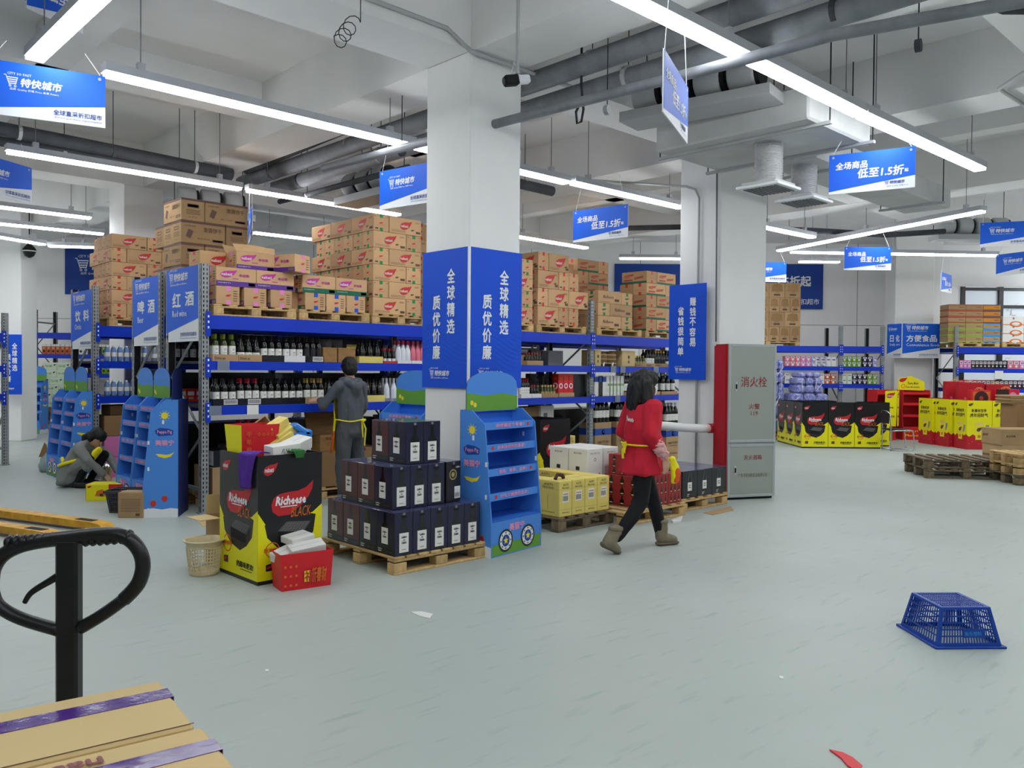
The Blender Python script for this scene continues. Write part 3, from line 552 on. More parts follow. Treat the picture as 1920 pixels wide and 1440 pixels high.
# ---- cartons
def carton_maker(style, L, W, H):
    def mk():
        base = {'brown': 'kraft2', 'plain': 'kraft2', 'dull': 'kraft3', 'logoA': 'kraft2', 'white': 'box_white', 'yellow': 'yellow_carton', 'milk': 'milk_box', 'milkcase': 'kraft3', 'redband': 'kraft2', 'orange': 'orange_carton', 'greencarton': 'kraft2', 'bluecarton': 'kraft2', 'noodle': 'box_white', 'sake': 'kraft2'}.get(style, 'kraft')
        b = MB(); b.box(0, 0, 0, L, W, H, base, b=.006)
        o = b.build('carton'); o['category'] = 'carton'
        P = MB(); T = MB(); f = F_FRONT(0, 0, 0); e1 = F_LEFT(0, W, 0); e2 = F_RIGHT(L, 0, 0)
        P.rect(F_TOP(0, W / 2 - .002, H), 0, 0, L, .004, 'brown_ink', .0006)
        def ends(fn):
            for e in (e1, e2): fn(e)
        if style in ('redgreen', 'redred', 'redbig'):
            lw = .38 * L if style != 'redbig' else .5 * L
            P.poly(f, shp(LEAF, .32 * L, .24 * H, lw, .6 * H), 'red_print'); P.text(f, 'nabati', .345 * L, .43 * H, .17 * H, 'label_white', .02, w=lw * .6); P.poly(f, shp(LEAF, .34 * L + lw * .85, .25 * H, lw * .3, .12 * H), 'brown_ink')
            for i in range(3): P.rect(f, .05 * L, (.1 + i * .05) * H, .5 * L, (.115 + i * .05) * H, 'brown_ink')
            P.rect(f, .82 * L, .12 * H, .96 * L, .26 * H, 'brown_ink'); P.rect(f, .8 * L, .74 * H, .93 * L, .84 * H, 'kraft2')
            tp = 'green_tape' if style == 'redgreen' else 'red_tape'
            def en(e):
                T.rect(e, .4 * W, .8 * H, .6 * W, H, tp); T.rect(e, .4 * W, 0, .6 * W, .2 * H, tp)
                P.poly(e, shp(LEAF, .36 * W, .44 * H, .28 * W, .12 * H), 'red_print'); P.rect(e, .1 * W, .1 * H, .3 * W, .2 * H, 'brown_ink'); P.rect(e, .2 * W, .36 * H, .8 * W, .37 * H, 'red_print'); P.rect(e, .08 * W, .86 * H, .14 * W, .9 * H, 'ink'); P.rect(e, .86 * W, .86 * H, .92 * W, .9 * H, 'ink')
            ends(en)
        elif style in ('purple', 'greenband'):
            bd = 'purple' if style == 'purple' else 'dgreen'; tp = 'pink_tape' if style == 'purple' else 'blue_tape'
            P.rect(f, 0, 0, L, .27 * H, bd); P.poly(f, shp(LEAF, .1 * L, .42 * H, .42 * L, .46 * H), 'magenta'); P.text(f, 'nabati', .13 * L, .55 * H, .16 * H, 'label_white', .02, w=.26 * L); P.text(f, '幸运脆', .56 * L, .52 * H, .17 * H, 'magenta', .02, w=.26 * L); P.rect(f, .4 * L, .38 * H, .55 * L, .43 * H, 'magenta'); P.rect(f, .8 * L, .06 * H, .97 * L, .22 * H, 'kraft'); P.text(f, 'NABATI', .05 * L, .14 * H, .05 * H, 'label_white', w=.3 * L)
            def en(e):
                T.rect(e, .42 * W, .75 * H, .62 * W, H, tp); T.rect(e, .42 * W, 0, .62 * W, .25 * H, tp); P.poly(e, shp(LEAF, .4 * W, .42 * H, .24 * W, .14 * H), 'red_print')
                for i in range(5): P.rect(e, .72 * W, (.2 + .13 * i) * H, .9 * W, (.24 + .13 * i) * H, 'brown_ink')
            ends(en)
        elif style == 'brown':
            P.rect(f, 0, .9 * H, L, H, 'brown_band'); P.text(f, '栗蓉饼干', .5 * L, .55 * H, .22 * H, 'brown_ink', .01, w=.42 * L); P.poly(f, [(.1 * L, .3 * H), (.2 * L, .2 * H), (.27 * L, .55 * H), (.16 * L, .64 * H)], 'brown_band'); P.text(f, 'nabati', .08 * L, .74 * H, .1 * H, 'brown_ink', w=.24 * L); P.rect(f, .7 * L, .14 * H, .95 * L, .26 * H, 'brown_ink'); P.rect(f, .72 * L, .17 * H, .93 * L, .23 * H, 'kraft2'); P.text(f, 'ABON COKLAT', .36 * L, .2 * H, .08 * H, 'brown_ink', w=.28 * L)
            def en(e):
                P.rect(e, 0, .9 * H, W, H, 'brown_band'); P.rect(e, .25 * W, .6 * H, .75 * W, .76 * H, 'brown_ink'); P.rect(e, .28 * W, .63 * H, .72 * W, .73 * H, 'kraft2')
                for i in range(4): P.rect(e, .2 * W, (.3 + .06 * i) * H, .8 * W, (.32 + .06 * i) * H, 'brown_ink')
                P.text(e, '↑↑☂', .3 * W, .1 * H, .12 * H, 'brown_ink', w=.4 * W)
            ends(en)
        elif style == 'richoco':
            P.text(f, 'Richoco', .2 * L, .4 * H, .28 * H, 'brown_band', .03, .2, w=.45 * L); P.rect(f, .7 * L, .2 * H, .9 * L, .4 * H, 'brown_ink'); P.rect(f, .06 * L, .1 * H, .5 * L, .13 * H, 'brown_ink')
            ends(lambda e: (T.rect(e, .4 * W, .72 * H, .6 * W, H, 'green_tape'), T.rect(e, .4 * W, 0, .6 * W, .26 * H, 'green_tape'), P.poly(e, shp(LEAF, .3 * W, .42 * H, .4 * W, .18 * H), 'dgreen')))
        elif style == 'wafer':
            P.poly(f, shp(LEAF, .1 * L, .5 * H, .4 * L, .3 * H), 'red_print'); P.text(f, 'nabati', .14 * L, .56 * H, .14 * H, 'kraft', .02, w=.26 * L); P.poly(f, [(.5 * L, .3 * H), (.86 * L, .42 * H), (.88 * L, .62 * H), (.52 * L, .52 * H)], 'red_carton'); P.rect(f, 0, 0, L, .16 * H, 'dgreen'); P.rect(f, .1 * L, .24 * H, .44 * L, .36 * H, 'red_print')
            ends(lambda e: (T.rect(e, .42 * W, .7 * H, .6 * W, H, 'red_tape'), T.rect(e, .42 * W, 0, .6 * W, .24 * H, 'red_tape'), P.rect(e, .2 * W, .4 * H, .8 * W, .42 * H, 'red_print')))
        elif style == 'logoA':
            P.poly(f, [(.12 * L, .4 * H), (.88 * L, .4 * H), (.8 * L, .86 * H), (.5 * L, .94 * H), (.2 * L, .86 * H)], 'kraft3'); P.rect(f, .3 * L, .12 * H, .7 * L, .24 * H, 'brown_ink'); P.text(f, 'PAPER', .36 * L, .3 * H, .07 * H, 'brown_ink', w=.28 * L); ends(lambda e: P.rect(e, .3 * W, .3 * H, .7 * W, .6 * H, 'kraft3'))
        elif style == 'milk':
            P.rect(f, 0, .86 * H, L, H, 'white'); P.text(f, 'Pure milk', .12 * L, .4 * H, .3 * H, 'milk_green', .01, w=.5 * L); P.poly(f, shp(LEAF, .74 * L, .56 * H, .18 * L, .24 * H), 'ink'); ends(lambda e: P.rect(e, .2 * W, .3 * H, .8 * W, .55 * H, 'milk_green'))
        elif style == 'milkcase':
            P.poly(f, [(.34 * L, .24 * H), (.66 * L, .24 * H), (.64 * L, .56 * H), (.58 * L, .74 * H), (.42 * L, .74 * H), (.36 * L, .56 * H)], 'brown_ink'); P.text(f, '牛奶', .42 * L, .36 * H, .14 * H, 'kraft3', .01); P.text(f, 'milk', .06 * L, .74 * H, .1 * H, 'brown_ink', w=.25 * L)
        elif style in ('redband', 'orange', 'greencarton', 'bluecarton'):
            bd = {'redband': 'red_carton', 'orange': 'brown_band', 'greencarton': 'green_carton', 'bluecarton': 'cyan_print'}[style]
            P.rect(f, 0, 0, L, .22 * H, bd); P.rect(f, 0, .84 * H, L, H, bd); P.text(f, 'FRESH', .62 * L, .42 * H, .2 * H, 'brown_ink', .01, w=.28 * L); ends(lambda e: P.rect(e, 0, 0, W, .22 * H, bd))
        elif style == 'noodle':
            P.disc(f, .62 * L, .1 * H, .3 * L, 'orange_print', .0012, 18, .34 * H); P.rect(f, 0, 0, L, .07 * H, 'orange_print', .0016); P.disc(f, .62 * L, .12 * H, .2 * L, 'box_white', .0016, 18, .2 * H); P.text(f, '面', .46 * L, .66 * H, .2 * H, 'brown_band', .02); ends(lambda e: P.disc(e, .5 * W, .4 * H, .3 * W, 'stone_grey'))
        elif style == 'yellow':
            P.text(f, 'ASTI', .3 * L, .86 * H, .06 * H, 'ink', w=.4 * L); P.text(f, 'FRAGILE', .22 * L, .78 * H, .05 * H, 'ink', w=.56 * L); P.rect(f, .26 * L, .4 * H, .74 * L, .7 * H, 'label_white'); 
            for i in range(9): P.rect(f, (.3 + .045 * i) * L, .44 * H, (.322 + .045 * i) * L, .58 * H, 'ink', .002)
            P.rect(f, .3 * L, .62 * H, .7 * L, .64 * H, 'red_print', .002); P.rect(f, 0, .76 * H, L, .763 * H, 'brown_ink'); P.rect(f, 0, .2 * H, L, .203 * H, 'brown_ink'); P.text(f, 'VINI SPUMANTI', .25 * L, .1 * H, .035 * H, 'ink', w=.5 * L)
            ends(lambda e: (P.text(e, 'ASTI', .3 * W, .86 * H, .06 * H, 'ink', w=.4 * W), P.text(e, 'FRAGILE', .25 * W, .78 * H, .05 * H, 'ink', w=.5 * W), P.rect(e, .48 * W, .2 * H, .49 * W, .6 * H, 'ink'), P.rect(e, 0, .76 * H, W, .763 * H, 'brown_ink'), P.text(e, 'ASTI SPUMANTE', .2 * W, .1 * H, .04 * H, 'ink', w=.6 * W)))
        elif style == 'sake':
            P.rect(f, 0, .66 * H, L, .84 * H, 'print_blue'); P.disc(f, .5 * L, .74 * H, .1 * L, 'label_white'); P.disc(f, .52 * L, .75 * H, .05 * L, 'print_blue', .002); P.text(f, 'HAKUTSURU', .16 * L, .44 * H, .07 * H, 'ink', .01, w=.68 * L); P.text(f, 'SAKE BREWING', .22 * L, .38 * H, .03 * H, 'ink', w=.56 * L); P.text(f, 'Ume Premium', .22 * L, .14 * H, .06 * H, 'ink', w=.56 * L); ends(lambda e: (P.rect(e, 0, .66 * H, W, .84 * H, 'print_blue'), P.text(e, '白鹤', .3 * W, .4 * H, .12 * H, 'ink')))
        elif style == 'white':
            P.text(f, 'PROSECCO', .2 * L, .8 * H, .06 * H, 'ink', w=.6 * L); P.ringd(f, .5 * L, .6 * H, .05 * L, .07 * L, 'ink')
            for q in (.25, .7): P.poly(f, [(q * L, 0), ((q + .16) * L, 0), ((q + .1) * L, .34 * H), ((q + .06) * L, .34 * H)], 'glass_frost'); P.rect(f, (q + .02) * L, .02 * H, (q + .14) * L, .1 * H, 'glass_pink', .0016)
            ends(lambda e: (P.text(e, 'ROSE', .3 * W, .8 * H, .06 * H, 'ink', w=.4 * W), P.rect(e, .4 * W, .2 * H, .6 * W, .34 * H, 'ink')))
        else:
            P.rect(f, .1 * L, .1 * H, .45 * L, .13 * H, 'brown_ink'); P.text(f, '↑↑', .74 * L, .66 * H, .2 * H, 'brown_ink'); T.rect(e1, .44 * W, 0, .56 * W, H, 'kraft_pale'); P.rect(f, .3 * L, .4 * H, .5 * L, .5 * H, 'brown_ink')
        P.build('print', o)
        if T.f: T.build('tape', o)
        return o
    return mk
CN = 0
def carton(style, L, W, H, loc, rz, label, group): return place(('carton', style, L, W, H), carton_maker(style, L, W, H), loc, rz, label, group)
def shell_stack(where, style, x, y, z, rz, L, W, H, layers, nfront, depth, desc, start=0, skip=(), jit=.006, styles=None):
    """Interlocked pallet stack, the outer shell of cartons one by one: front row and the flank."""
    R = Matrix.Rotation(rz, 3, 'Z'); rnd = random.Random(int(x * 100 + y * 10)); g = 'cartons ' + where
    for l in range(layers):
        st = styles[l] if styles else style
        nf = nfront[l] if isinstance(nfront, (list, tuple)) else nfront
        pat = (l + start) % 2; items = []
        if pat == 0:                                        # flank shows long sides, front shows one end then long sides
            for i in range(max(1, int(depth / L + .2))): items.append((0, i * L + L, -pi / 2, 'flank' if i else 'corner', i))
            for i in range(nf): items.append((W + i * L, 0, 0, 'front', i))
        else:
            for i in range(max(1, int(depth / W + .2))): items.append((0, i * W, 0, 'flank' if i else 'corner', i))
            for i in range(nf): items.append((L + i * W, L, -pi / 2, 'front', i))
        for (dx, dy, a, side, i) in items:
            if (l, side, i) in skip: continue
            p = R @ Vector((dx + rnd.uniform(0, jit) + i * .007 + (.006 if side == 'front' else 0), dy + rnd.uniform(-jit, 0) + (i * .007 if side == 'flank' else 0), 0))
            pos = {'corner': 'corner one', 'front': '%s along front' % ORD[i + 1], 'flank': '%s along side' % ORD[i]}[side]
            carton(st, L, W, H, (x + p.x, y + p.y, z + l * (H + .002)), rz + a, '%s %s, %s layer, %s' % (desc, where, ORD[l], pos), g)

def cart_row(where, desc, style, L, W, H, x, y, z, n, orient, layer, gap=.006, rz=0, group=None):
    R = Matrix.Rotation(rz, 3, 'Z')
    for i in range(n):
        st = L if orient == 'long' else W
        p = R @ Vector((i * (st + gap), 0 if orient == 'long' else L, 0))
        carton(style, L, W, H, (x + p.x, y + p.y, z), rz + (0 if orient == 'long' else -pi / 2), '%s %s, %s layer, %s along' % (desc, where, layer, ORD[i]), group or 'cartons ' + where)
# ================================================================== loads on top of the racks
ZT = 2.188; PH = .13
def top_pallet(x, y, L, label, D=.95, z=ZT): return pallet(x, y, z, L, D, 0, label, h=PH, boards=6)
top_pallet(3.98, 9.0, 1.02, 'pallet of purple banded cartons on the wine rack by the end sign'); zc = ZT + PH + .001
wh = 'on the purple rack pallet'
cart_row(wh, 'purple banded carton', 'purple', .48, .28, .21, 4.02, 9.03, zc, 3, 'end', 'first', .05)
cart_row(wh, 'purple banded carton', 'purple', .48, .28, .21, 4.02, 9.03, zc + .212, 2, 'long', 'second', .004)
carton('purple', .48, .28, .21, (4.3, 9.12, zc + .424), 0, 'opened carton with raised flaps on the purple rack pallet', 'cartons ' + wh)
f = MB()
for x0, x1, a in ((0, .48, .5), (0, .48, -.6)): pass
r = empty('carton_flap', 'raised torn flaps of the opened carton on the purple pallet', 'flap', (4.3, 9.12, zc + .635))
MB().add([(0, 0, 0), (.48, 0, 0), (.5, .05, .07), (.22, .06, .09), (-.03, .04, .08)], [(0, 1, 2, 3, 4)], 'kraft').build('front_flap', r); MB().add([(0, .28, 0), (.48, .28, 0), (.52, .34, .06), (-.02, .33, .1)], [(3, 2, 1, 0)], 'kraft2').build('back_flap', r)
carton('redbig', .4, .3, .21, (3.99, 9.4, zc + .424), 0, 'carton with red lettering behind the opened one', 'cartons ' + wh); carton('purple', .48, .28, .21, (4.72, 9.3, zc + .4241), -1.2, 'purple banded carton turned beside the opened one', 'cartons ' + wh)
top_pallet(5.04, 9.0, 1.0, 'pallet of green banded cartons on the wine rack'); wh = 'on the green rack pallet'
carton('greenband', .48, .28, .21, (5.06, 9.7, zc), -pi / 2, 'green banded carton standing back at the pallet side', 'cartons ' + wh)
cart_row(wh, 'green banded carton', 'greenband', .48, .28, .21, 5.14, 9.04, zc, 3, 'end', 'first', .01); cart_row(wh, 'green banded carton', 'greenband', .46, .28, .21, 5.1, 9.04, zc + .212, 2, 'long', 'second', .004)
top_pallet(6.08, 9.0, .92, 'pallet under the tall carton stack beside the column'); top_pallet(6.08, 10.15, .92, 'pallet behind the tall carton stack')
shell_stack('on the tall stack', 'redgreen', 6.1, 9.02, zc, 0, .52, .24, .213, 6, 1, 1.6, 'red leaf carton', start=1)
# on the row behind: brown biscuit cartons
top_pallet(4.06, 10.18, 1.0, 'pallet under the brown biscuit cartons'); shell_stack('on the brown stack', 'brown', 4.1, 10.2, zc, 0, .56, .29, .272, 5, 1, .9, 'brown biscuit carton', start=0)
shell_stack('of the shaded stack', 'redred', 7.15, 10.2, zc, 0, .5, .22, .25, 6, 2, .5, 'kraft carton', start=0)
# far rack: red tape stack
top_pallet(4.06, 12.68, 1.1, 'pallet under the red tape carton stack on the drinks rack'); shell_stack('on the drinks rack', 'redred', 4.1, 12.72, zc, 0, .5, .21, .2, 6, 2, .95, 'red tape carton', start=0)
# right of the column
top_pallet(8.0, 9.0, 1.02, 'pallet at the column edge under green tape cartons'); shell_stack('by the column', 'redgreen', 8.36, 9.02, zc, 0, .4, .24, .24, 4, 1, .5, 'green tape carton', start=0)
top_pallet(9.08, 9.0, 1.16, 'pallet of red leaf cartons before the perforated post'); shell_stack('by the post', 'redbig', 9.12, 9.02, zc, 0, .46, .23, .277, 4, [2, 2, 2, 1], .7, 'large red leaf carton', start=1)
top_pallet(10.5, 9.0, 1.2, 'pallet of chocolate wafer cartons past the post'); shell_stack('past the post', 'richoco', 10.54, 9.02, zc, 0, .6, .3, .205, 3, [1, 1, 1], .6, 'chocolate wafer carton', start=1)
top_pallet(11.8, 9.0, 1.4, 'pallet of stepped wafer cartons near the fire cabinet column'); shell_stack('of the stepped load', 'wafer', 11.84, 9.02, zc, 0, .56, .3, .21, 5, [2, 2, 2, 2, 1], .7, 'wafer carton', start=0)
top_pallet(10.4, 10.15, .84, 'pallet on the back row behind the post'); shell_stack('behind the post', 'wafer', 10.42, 10.2, zc, 0, .52, .28, .24, 5, 1, .8, 'shaded wafer carton', start=1)
top_pallet(11.3, 10.15, 1.2, 'pallet on the back row behind the stepped load'); shell_stack('behind the stepped load', 'wafer', 11.34, 10.2, zc, 0, .56, .3, .22, 6, 1, .6, 'shaded wafer carton', start=0)

# ================================================================== bottles
BT = {  # body, capsule, label, profile kind, label z0,z1
 'green': ('glass_olive', 'cap_green', 'label_white', 'bordeaux', .07, .17), 'low': ('glass_dark', 'cap_black', 'label_white', 'champ', .03, .1), 'dark': ('glass_dark', 'cap_black', 'label_white', 'bordeaux', .05, .15),
 'black': ('glass_dark', 'cap_black', 'label_black', 'bordeaux', .05, .16), 'red': ('glass_dark', 'cap_red', 'label_white', 'bordeaux', .05, .16), 'gold': ('glass_dark', 'cap_gold', 'label_white', 'bordeaux', .05, .16),
 'champ': ('glass_dark', 'cap_black', 'label_black', 'champ', .05, .1), 'goldchamp': ('glass_dark', 'cap_gold', 'label_black', 'champ', .05, .1), 'smallred': ('glass_dark', 'cap_red', 'label_white', 'small', .02, .06), 'frost': ('glass_frost', 'cap_pink', 'glass_frost', 'champ', .04, .06), 'frostw': ('glass_frost', 'white', 'glass_frost', 'champ', .04, .06),
 'pink': ('glass_pink', 'cap_pink', 'glass_pink', 'champ', .04, .06), 'pinkw': ('glass_pink', 'glass_pink', 'glass_pink', 'champ', .04, .06), 'sake': ('glass_dark', 'white', 'label_white', 'tall', .08, .2), 'smallgold': ('glass_olive', 'cap_gold', 'can_gold', 'small', .03, .09), 'water': ('water_blue', 'white', 'label_white', 'pet', .07, .13), 'clear': ('glass_clear', 'label_black', 'label_white', 'tall2', .06, .12)}
PR = {'bordeaux': [(0, 0), (.036, 0), (.038, .006), (.038, .19), (.034, .215), (.017, .24), (.014, .25), (.014, .3), (0, .3)], 'champ': [(0, 0), (.04, 0), (.043, .008), (.043, .13), (.038, .17), (.022, .225), (.015, .25), (.015, .3), (0, .3)],
 'small': [(0, 0), (.026, 0), (.027, .005), (.027, .1), (.022, .125), (.012, .15), (.011, .19), (0, .19)], 'tall': [(0, 0), (.048, 0), (.05, .01), (.05, .22), (.044, .27), (.02, .33), (.016, .35), (.016, .4), (0, .4)], 'pet': [(0, 0), (.03, 0), (.033, .01), (.033, .16), (.025, .19), (.013, .21), (.013, .225), (0, .225)], 'tall2': [(0, 0), (.033, 0), (.035, .006), (.035, .17), (.03, .2), (.013, .22), (.013, .26), (0, .26)]}
def bottle_maker(t):
    def mk():
        b, c, l, pk, z0, z1 = BT[t]; pr = PR[pk]; n = 12
        o = MB().lathe(pr, n, b, cap=False).build('bottle', smooth=True); o['category'] = 'bottle'
        R = max(r for r, z in pr); H = pr[-1][1]
        MB().lathe([(R + .0008, z0), (R + .0008, z1)], n, l, cap=False).build('label', o, smooth=True)
        rn = pr[-2][0]; MB().lathe([(rn + .0015, H - .07 if H > .22 else H - .03), (rn + .0015, H + .001), (0, H + .001)], n, c, cap=False).build('capsule', o, smooth=True)
        if l == 'label_white' and pk in ('bordeaux', 'champ', 'tall'):
            m = MB(); hh = (z1 - z0)
            for zz, ww in ((.62, .026), (.5, .018), (.2, .03)):
                m.add([((R + .0014) * sin(a), -(R + .0014) * cos(a), z0 + hh * zz + d) for d in (0, .004) for a in (-ww / R / 2, 0, ww / R / 2)], [(0, 1, 4, 3), (1, 2, 5, 4)], 'ink')
            m.build('lettering', o)
        return o
    return mk
def bottles(t, where, x0, x1, y, z, n, rows, desc, pitch_y=.09, rz=0, org=None):
    R = max(r for r, _ in PR[BT[t][3]]) * 2 + .004; py = max(R, pitch_y)
    for j in range(rows):
        for i in range(n):
            q = Vector((x0 + (x1 - x0) * (i + .5) / n + (.0 if j % 2 == 0 else .012), y + j * py, 0))
            if org: q = Vector(org) + Matrix.Rotation(rz, 3, 'Z') @ q
            place(('bottle', t), bottle_maker(t), (q.x, q.y, z + (org[2] if org else 0)), 0, '%s %s, %s in %s row' % (desc, where, ORD[i], ('front', 'second', 'third')[j]), 'bottles ' + where)
def tray(x0, x1, y0, y1, z, h, k, label, txt=None, code=False, back=None):
    r = empty('display_tray', label, 'tray', (x0, y0, z), 0, 'open cardboard trays'); w = x1 - x0; d = y1 - y0; t = .004
    MB().box(0, 0, 0, w, d, t, k).build('base', r); MB().box(0, 0, t, w, t, h, k).build('front', r); MB().box(0, d - t, t, w, d, back or h, k).build('back', r); MB().box(0, t, t, t, d - t, h, k).build('side', r); MB().box(w - t, t, t, w, d - t, h, k).build('side', r)
    if txt: MB().text(F_FRONT(0, 0, 0), txt, .06 * w, .25 * h, .4 * h, 'ink', .005, w=.42 * w).build('lettering', r)
    if code:
        c = MB(); c.rect(F_FRONT(0, 0, 0), .4 * w, .12 * h, .95 * w, .9 * h, 'label_white')
        for i in range(16): c.rect(F_FRONT(0, 0, 0), (.43 + .031 * i) * w, .25 * h, (.447 + .031 * i) * w, .8 * h, 'ink', .002)
        c.build('barcode', r)
YF = 9.0
def xs(cx): return AY(340 + cx / 4, 690, YF).x               # from the wine rack close-up
def xg(px): return AY(px, 690, YF).x
def wine(t, c0, c1, n, z, where, desc, tk, tl, txt=None, code=False, h=.075, rows=2):
    x0, x1 = xs(c0), xs(c1); tray(x0 - .006, x1 + .006, YF + .0, YF + rows * .1 + .01, z, h, tk, tl, txt, code); bottles(t, where, x0, x1, YF + .056, z + .004, n, rows, desc)
Z2 = 1.681; Z1 = 1.181
wine('green', 238, 428, 3, Z2, 'by the end post', 'white wine bottle with green neck', 'kraft', 'kraft tray of green-necked bottles on the upper wine shelf', '750ml x6')
wine('low', 432, 604, 3, Z2, 'on upper shelf', 'dark bottle with low white label', 'kraft', 'kraft tray of low-label bottles on the upper wine shelf', '750ml x6')
wine('dark', 608, 770, 3, Z2, 'in upper black tray', 'dark bottle with white label', 'case_black', 'black tray of white-label bottles on the upper wine shelf')
wine('dark', 776, 926, 3, Z2, 'in upper white tray', 'dark bottle with white label', 'box_white', 'white tray of wine bottles on the upper wine shelf')
wine('black', 932, 1066, 3, Z2, 'beside wooden boxes', 'all-black wine bottle', 'case_black', 'black tray with barcode next to the wooden boxes', None, True)
for i, (a, b) in enumerate(((1070, 1180), (1184, 1318))):
    r = empty('wooden_box', '%s wooden wine box on the upper shelf behind the man' % ORD[i], 'box', (xs(a), YF + .02, Z2), 0, 'wooden wine boxes'); w_ = xs(b) - xs(a) - .01
    MB().box(0, 0, 0, w_, .3, .17, 'wood_box', b=.004).build('body', r); MB().box(-.002, -.002, .17, w_ + .002, .302, .185, 'wood_box', b=.004).build('lid', r)
for i, cx in enumerate((1130, 1220, 1302)):
    o = MB().lathe([(0, 0), (.06, 0), (.06, .008), (.03, .02), (.026, .12), (.05, .16), (.075, .22), (.07, .3), (.05, .3), (0, .28)], 16, 'stone_grey', cap=False).build('grey_vase', None, (xs(cx), YF + .42, Z2), smooth=True); tag(o, '%s grey glass vase on the shelf behind the wooden boxes' % ORD[i], 'vase', 'grey vases')
x0, x1 = xs(1335), xs(1512); tray(x0, x1, YF, YF + .3, Z2, .085, 'yellow_carton', 'yellow tray of champagne bottles on the upper shelf', None, False, .24); bottles('champ', 'in upper yellow tray', x0 + .02, x1, YF + .06, Z2 + .004, 3, 2, 'black champagne bottle', .1)
tri = MB()
x0, x1 = xg(720), xg(745); tray(x0, x1, YF, YF + .14, Z2, .03, 'red_print', 'red tray of small bottles on the upper shelf'); bottles('smallred', 'in upper red tray', x0, x1, YF + .04, Z2 + .004, 3, 2, 'small red-capped bottle', .07)
x0, x1 = xg(746), xg(772); tray(x0, x1, YF, YF + .22, Z2, .04, 'box_white', 'white tray of frosted bottles on the upper shelf'); bottles('frost', 'on upper shelf', x0, x1, YF + .05, Z2 + .004, 3, 2, 'frosted white bottle with pink neck', .1)
x0, x1 = xg(773), xg(800); tray(x0, x1, YF, YF + .22, Z2, .04, 'box_white', 'white tray of pink bottles on the upper shelf'); bottles('pink', 'on upper shelf', x0, x1, YF + .05, Z2 + .004, 3, 2, 'pink sparkling bottle', .1)
wine('dark', 246, 428, 3, Z1, 'on lower shelf by post', 'dark-necked wine bottle', 'case_black', 'black barcode tray by the post on the lower shelf', None, True)
wine('red', 432, 602, 3, Z1, 'on lower shelf', 'red-necked wine bottle', 'case_black', 'black barcode tray of red-necked bottles on the lower shelf', None, True)
wine('dark', 606, 764, 3, Z1, 'in lower middle tray', 'dark-necked wine bottle', 'case_black', 'plain black tray in the middle of the lower shelf')
wine('dark', 768, 928, 3, Z1, 'in tray by gold necks', 'dark-necked wine bottle', 'case_black', 'plain black tray beside the gold-necked bottles')
wine('gold', 934, 1088, 3, Z1, 'near the man', 'gold-necked wine bottle', 'kraft2', 'kraft tray of gold-necked bottles near the man')
bottles('champ', 'next to the man', xs(1100), xs(1150), YF + .06, Z1, 1, 2, 'single champagne bottle', .1); bottles('champ', 'beside his hoodie', xs(1160), xs(1260), YF + .1, Z1, 2, 2, 'dark champagne bottle', .1)
x0, x1 = xs(1380), xs(1528); tray(x0, x1, YF, YF + .3, Z1, .085, 'yellow_carton', 'yellow tray of champagne bottles on the lower shelf', None, False, .24); bottles('champ', 'in lower yellow tray', x0 + .02, x1, YF + .06, Z1 + .004, 3, 2, 'black champagne bottle', .1)
x0, x1 = xg(722), xg(762); tray(x0, x1, YF, YF + .22, Z1, .045, 'clear_plastic', 'printed tray of white bottles on the lower shelf'); bottles('frostw', 'on lower shelf', x0, x1, YF + .05, Z1 + .004, 3, 2, 'frosted all-white bottle', .1)
x0, x1 = xg(763), xg(802); tray(x0, x1, YF, YF + .22, Z1, .045, 'box_white', 'white tray of pink bottles on the lower shelf'); bottles('pinkw', 'on lower shelf', x0, x1, YF + .05, Z1 + .004, 3, 2, 'all-pink bottle', .1)
# stickers and paper tags on the beams
for i, (px, k, y) in enumerate(((419, 'clear_plastic', 688), (404, 'clear_plastic', 768), (474, 'label_white', 766), (1150, 'clear_plastic', 690), (1168, 'clear_plastic', 690), (1158, 'clear_plastic', 750), (1230, 'clear_plastic', 690))):
    q = AY(px, y, 8.918); o = MB().box(-.07, -.002, -.055, .07, 0, .055, k).build('price_holder', None, (q.x, 8.917, 1.63 if y < 720 else 1.13)); tag(o, '%s price holder along the wine rack beams, counted from the end post' % ORD[i], 'price tag', 'price holders')
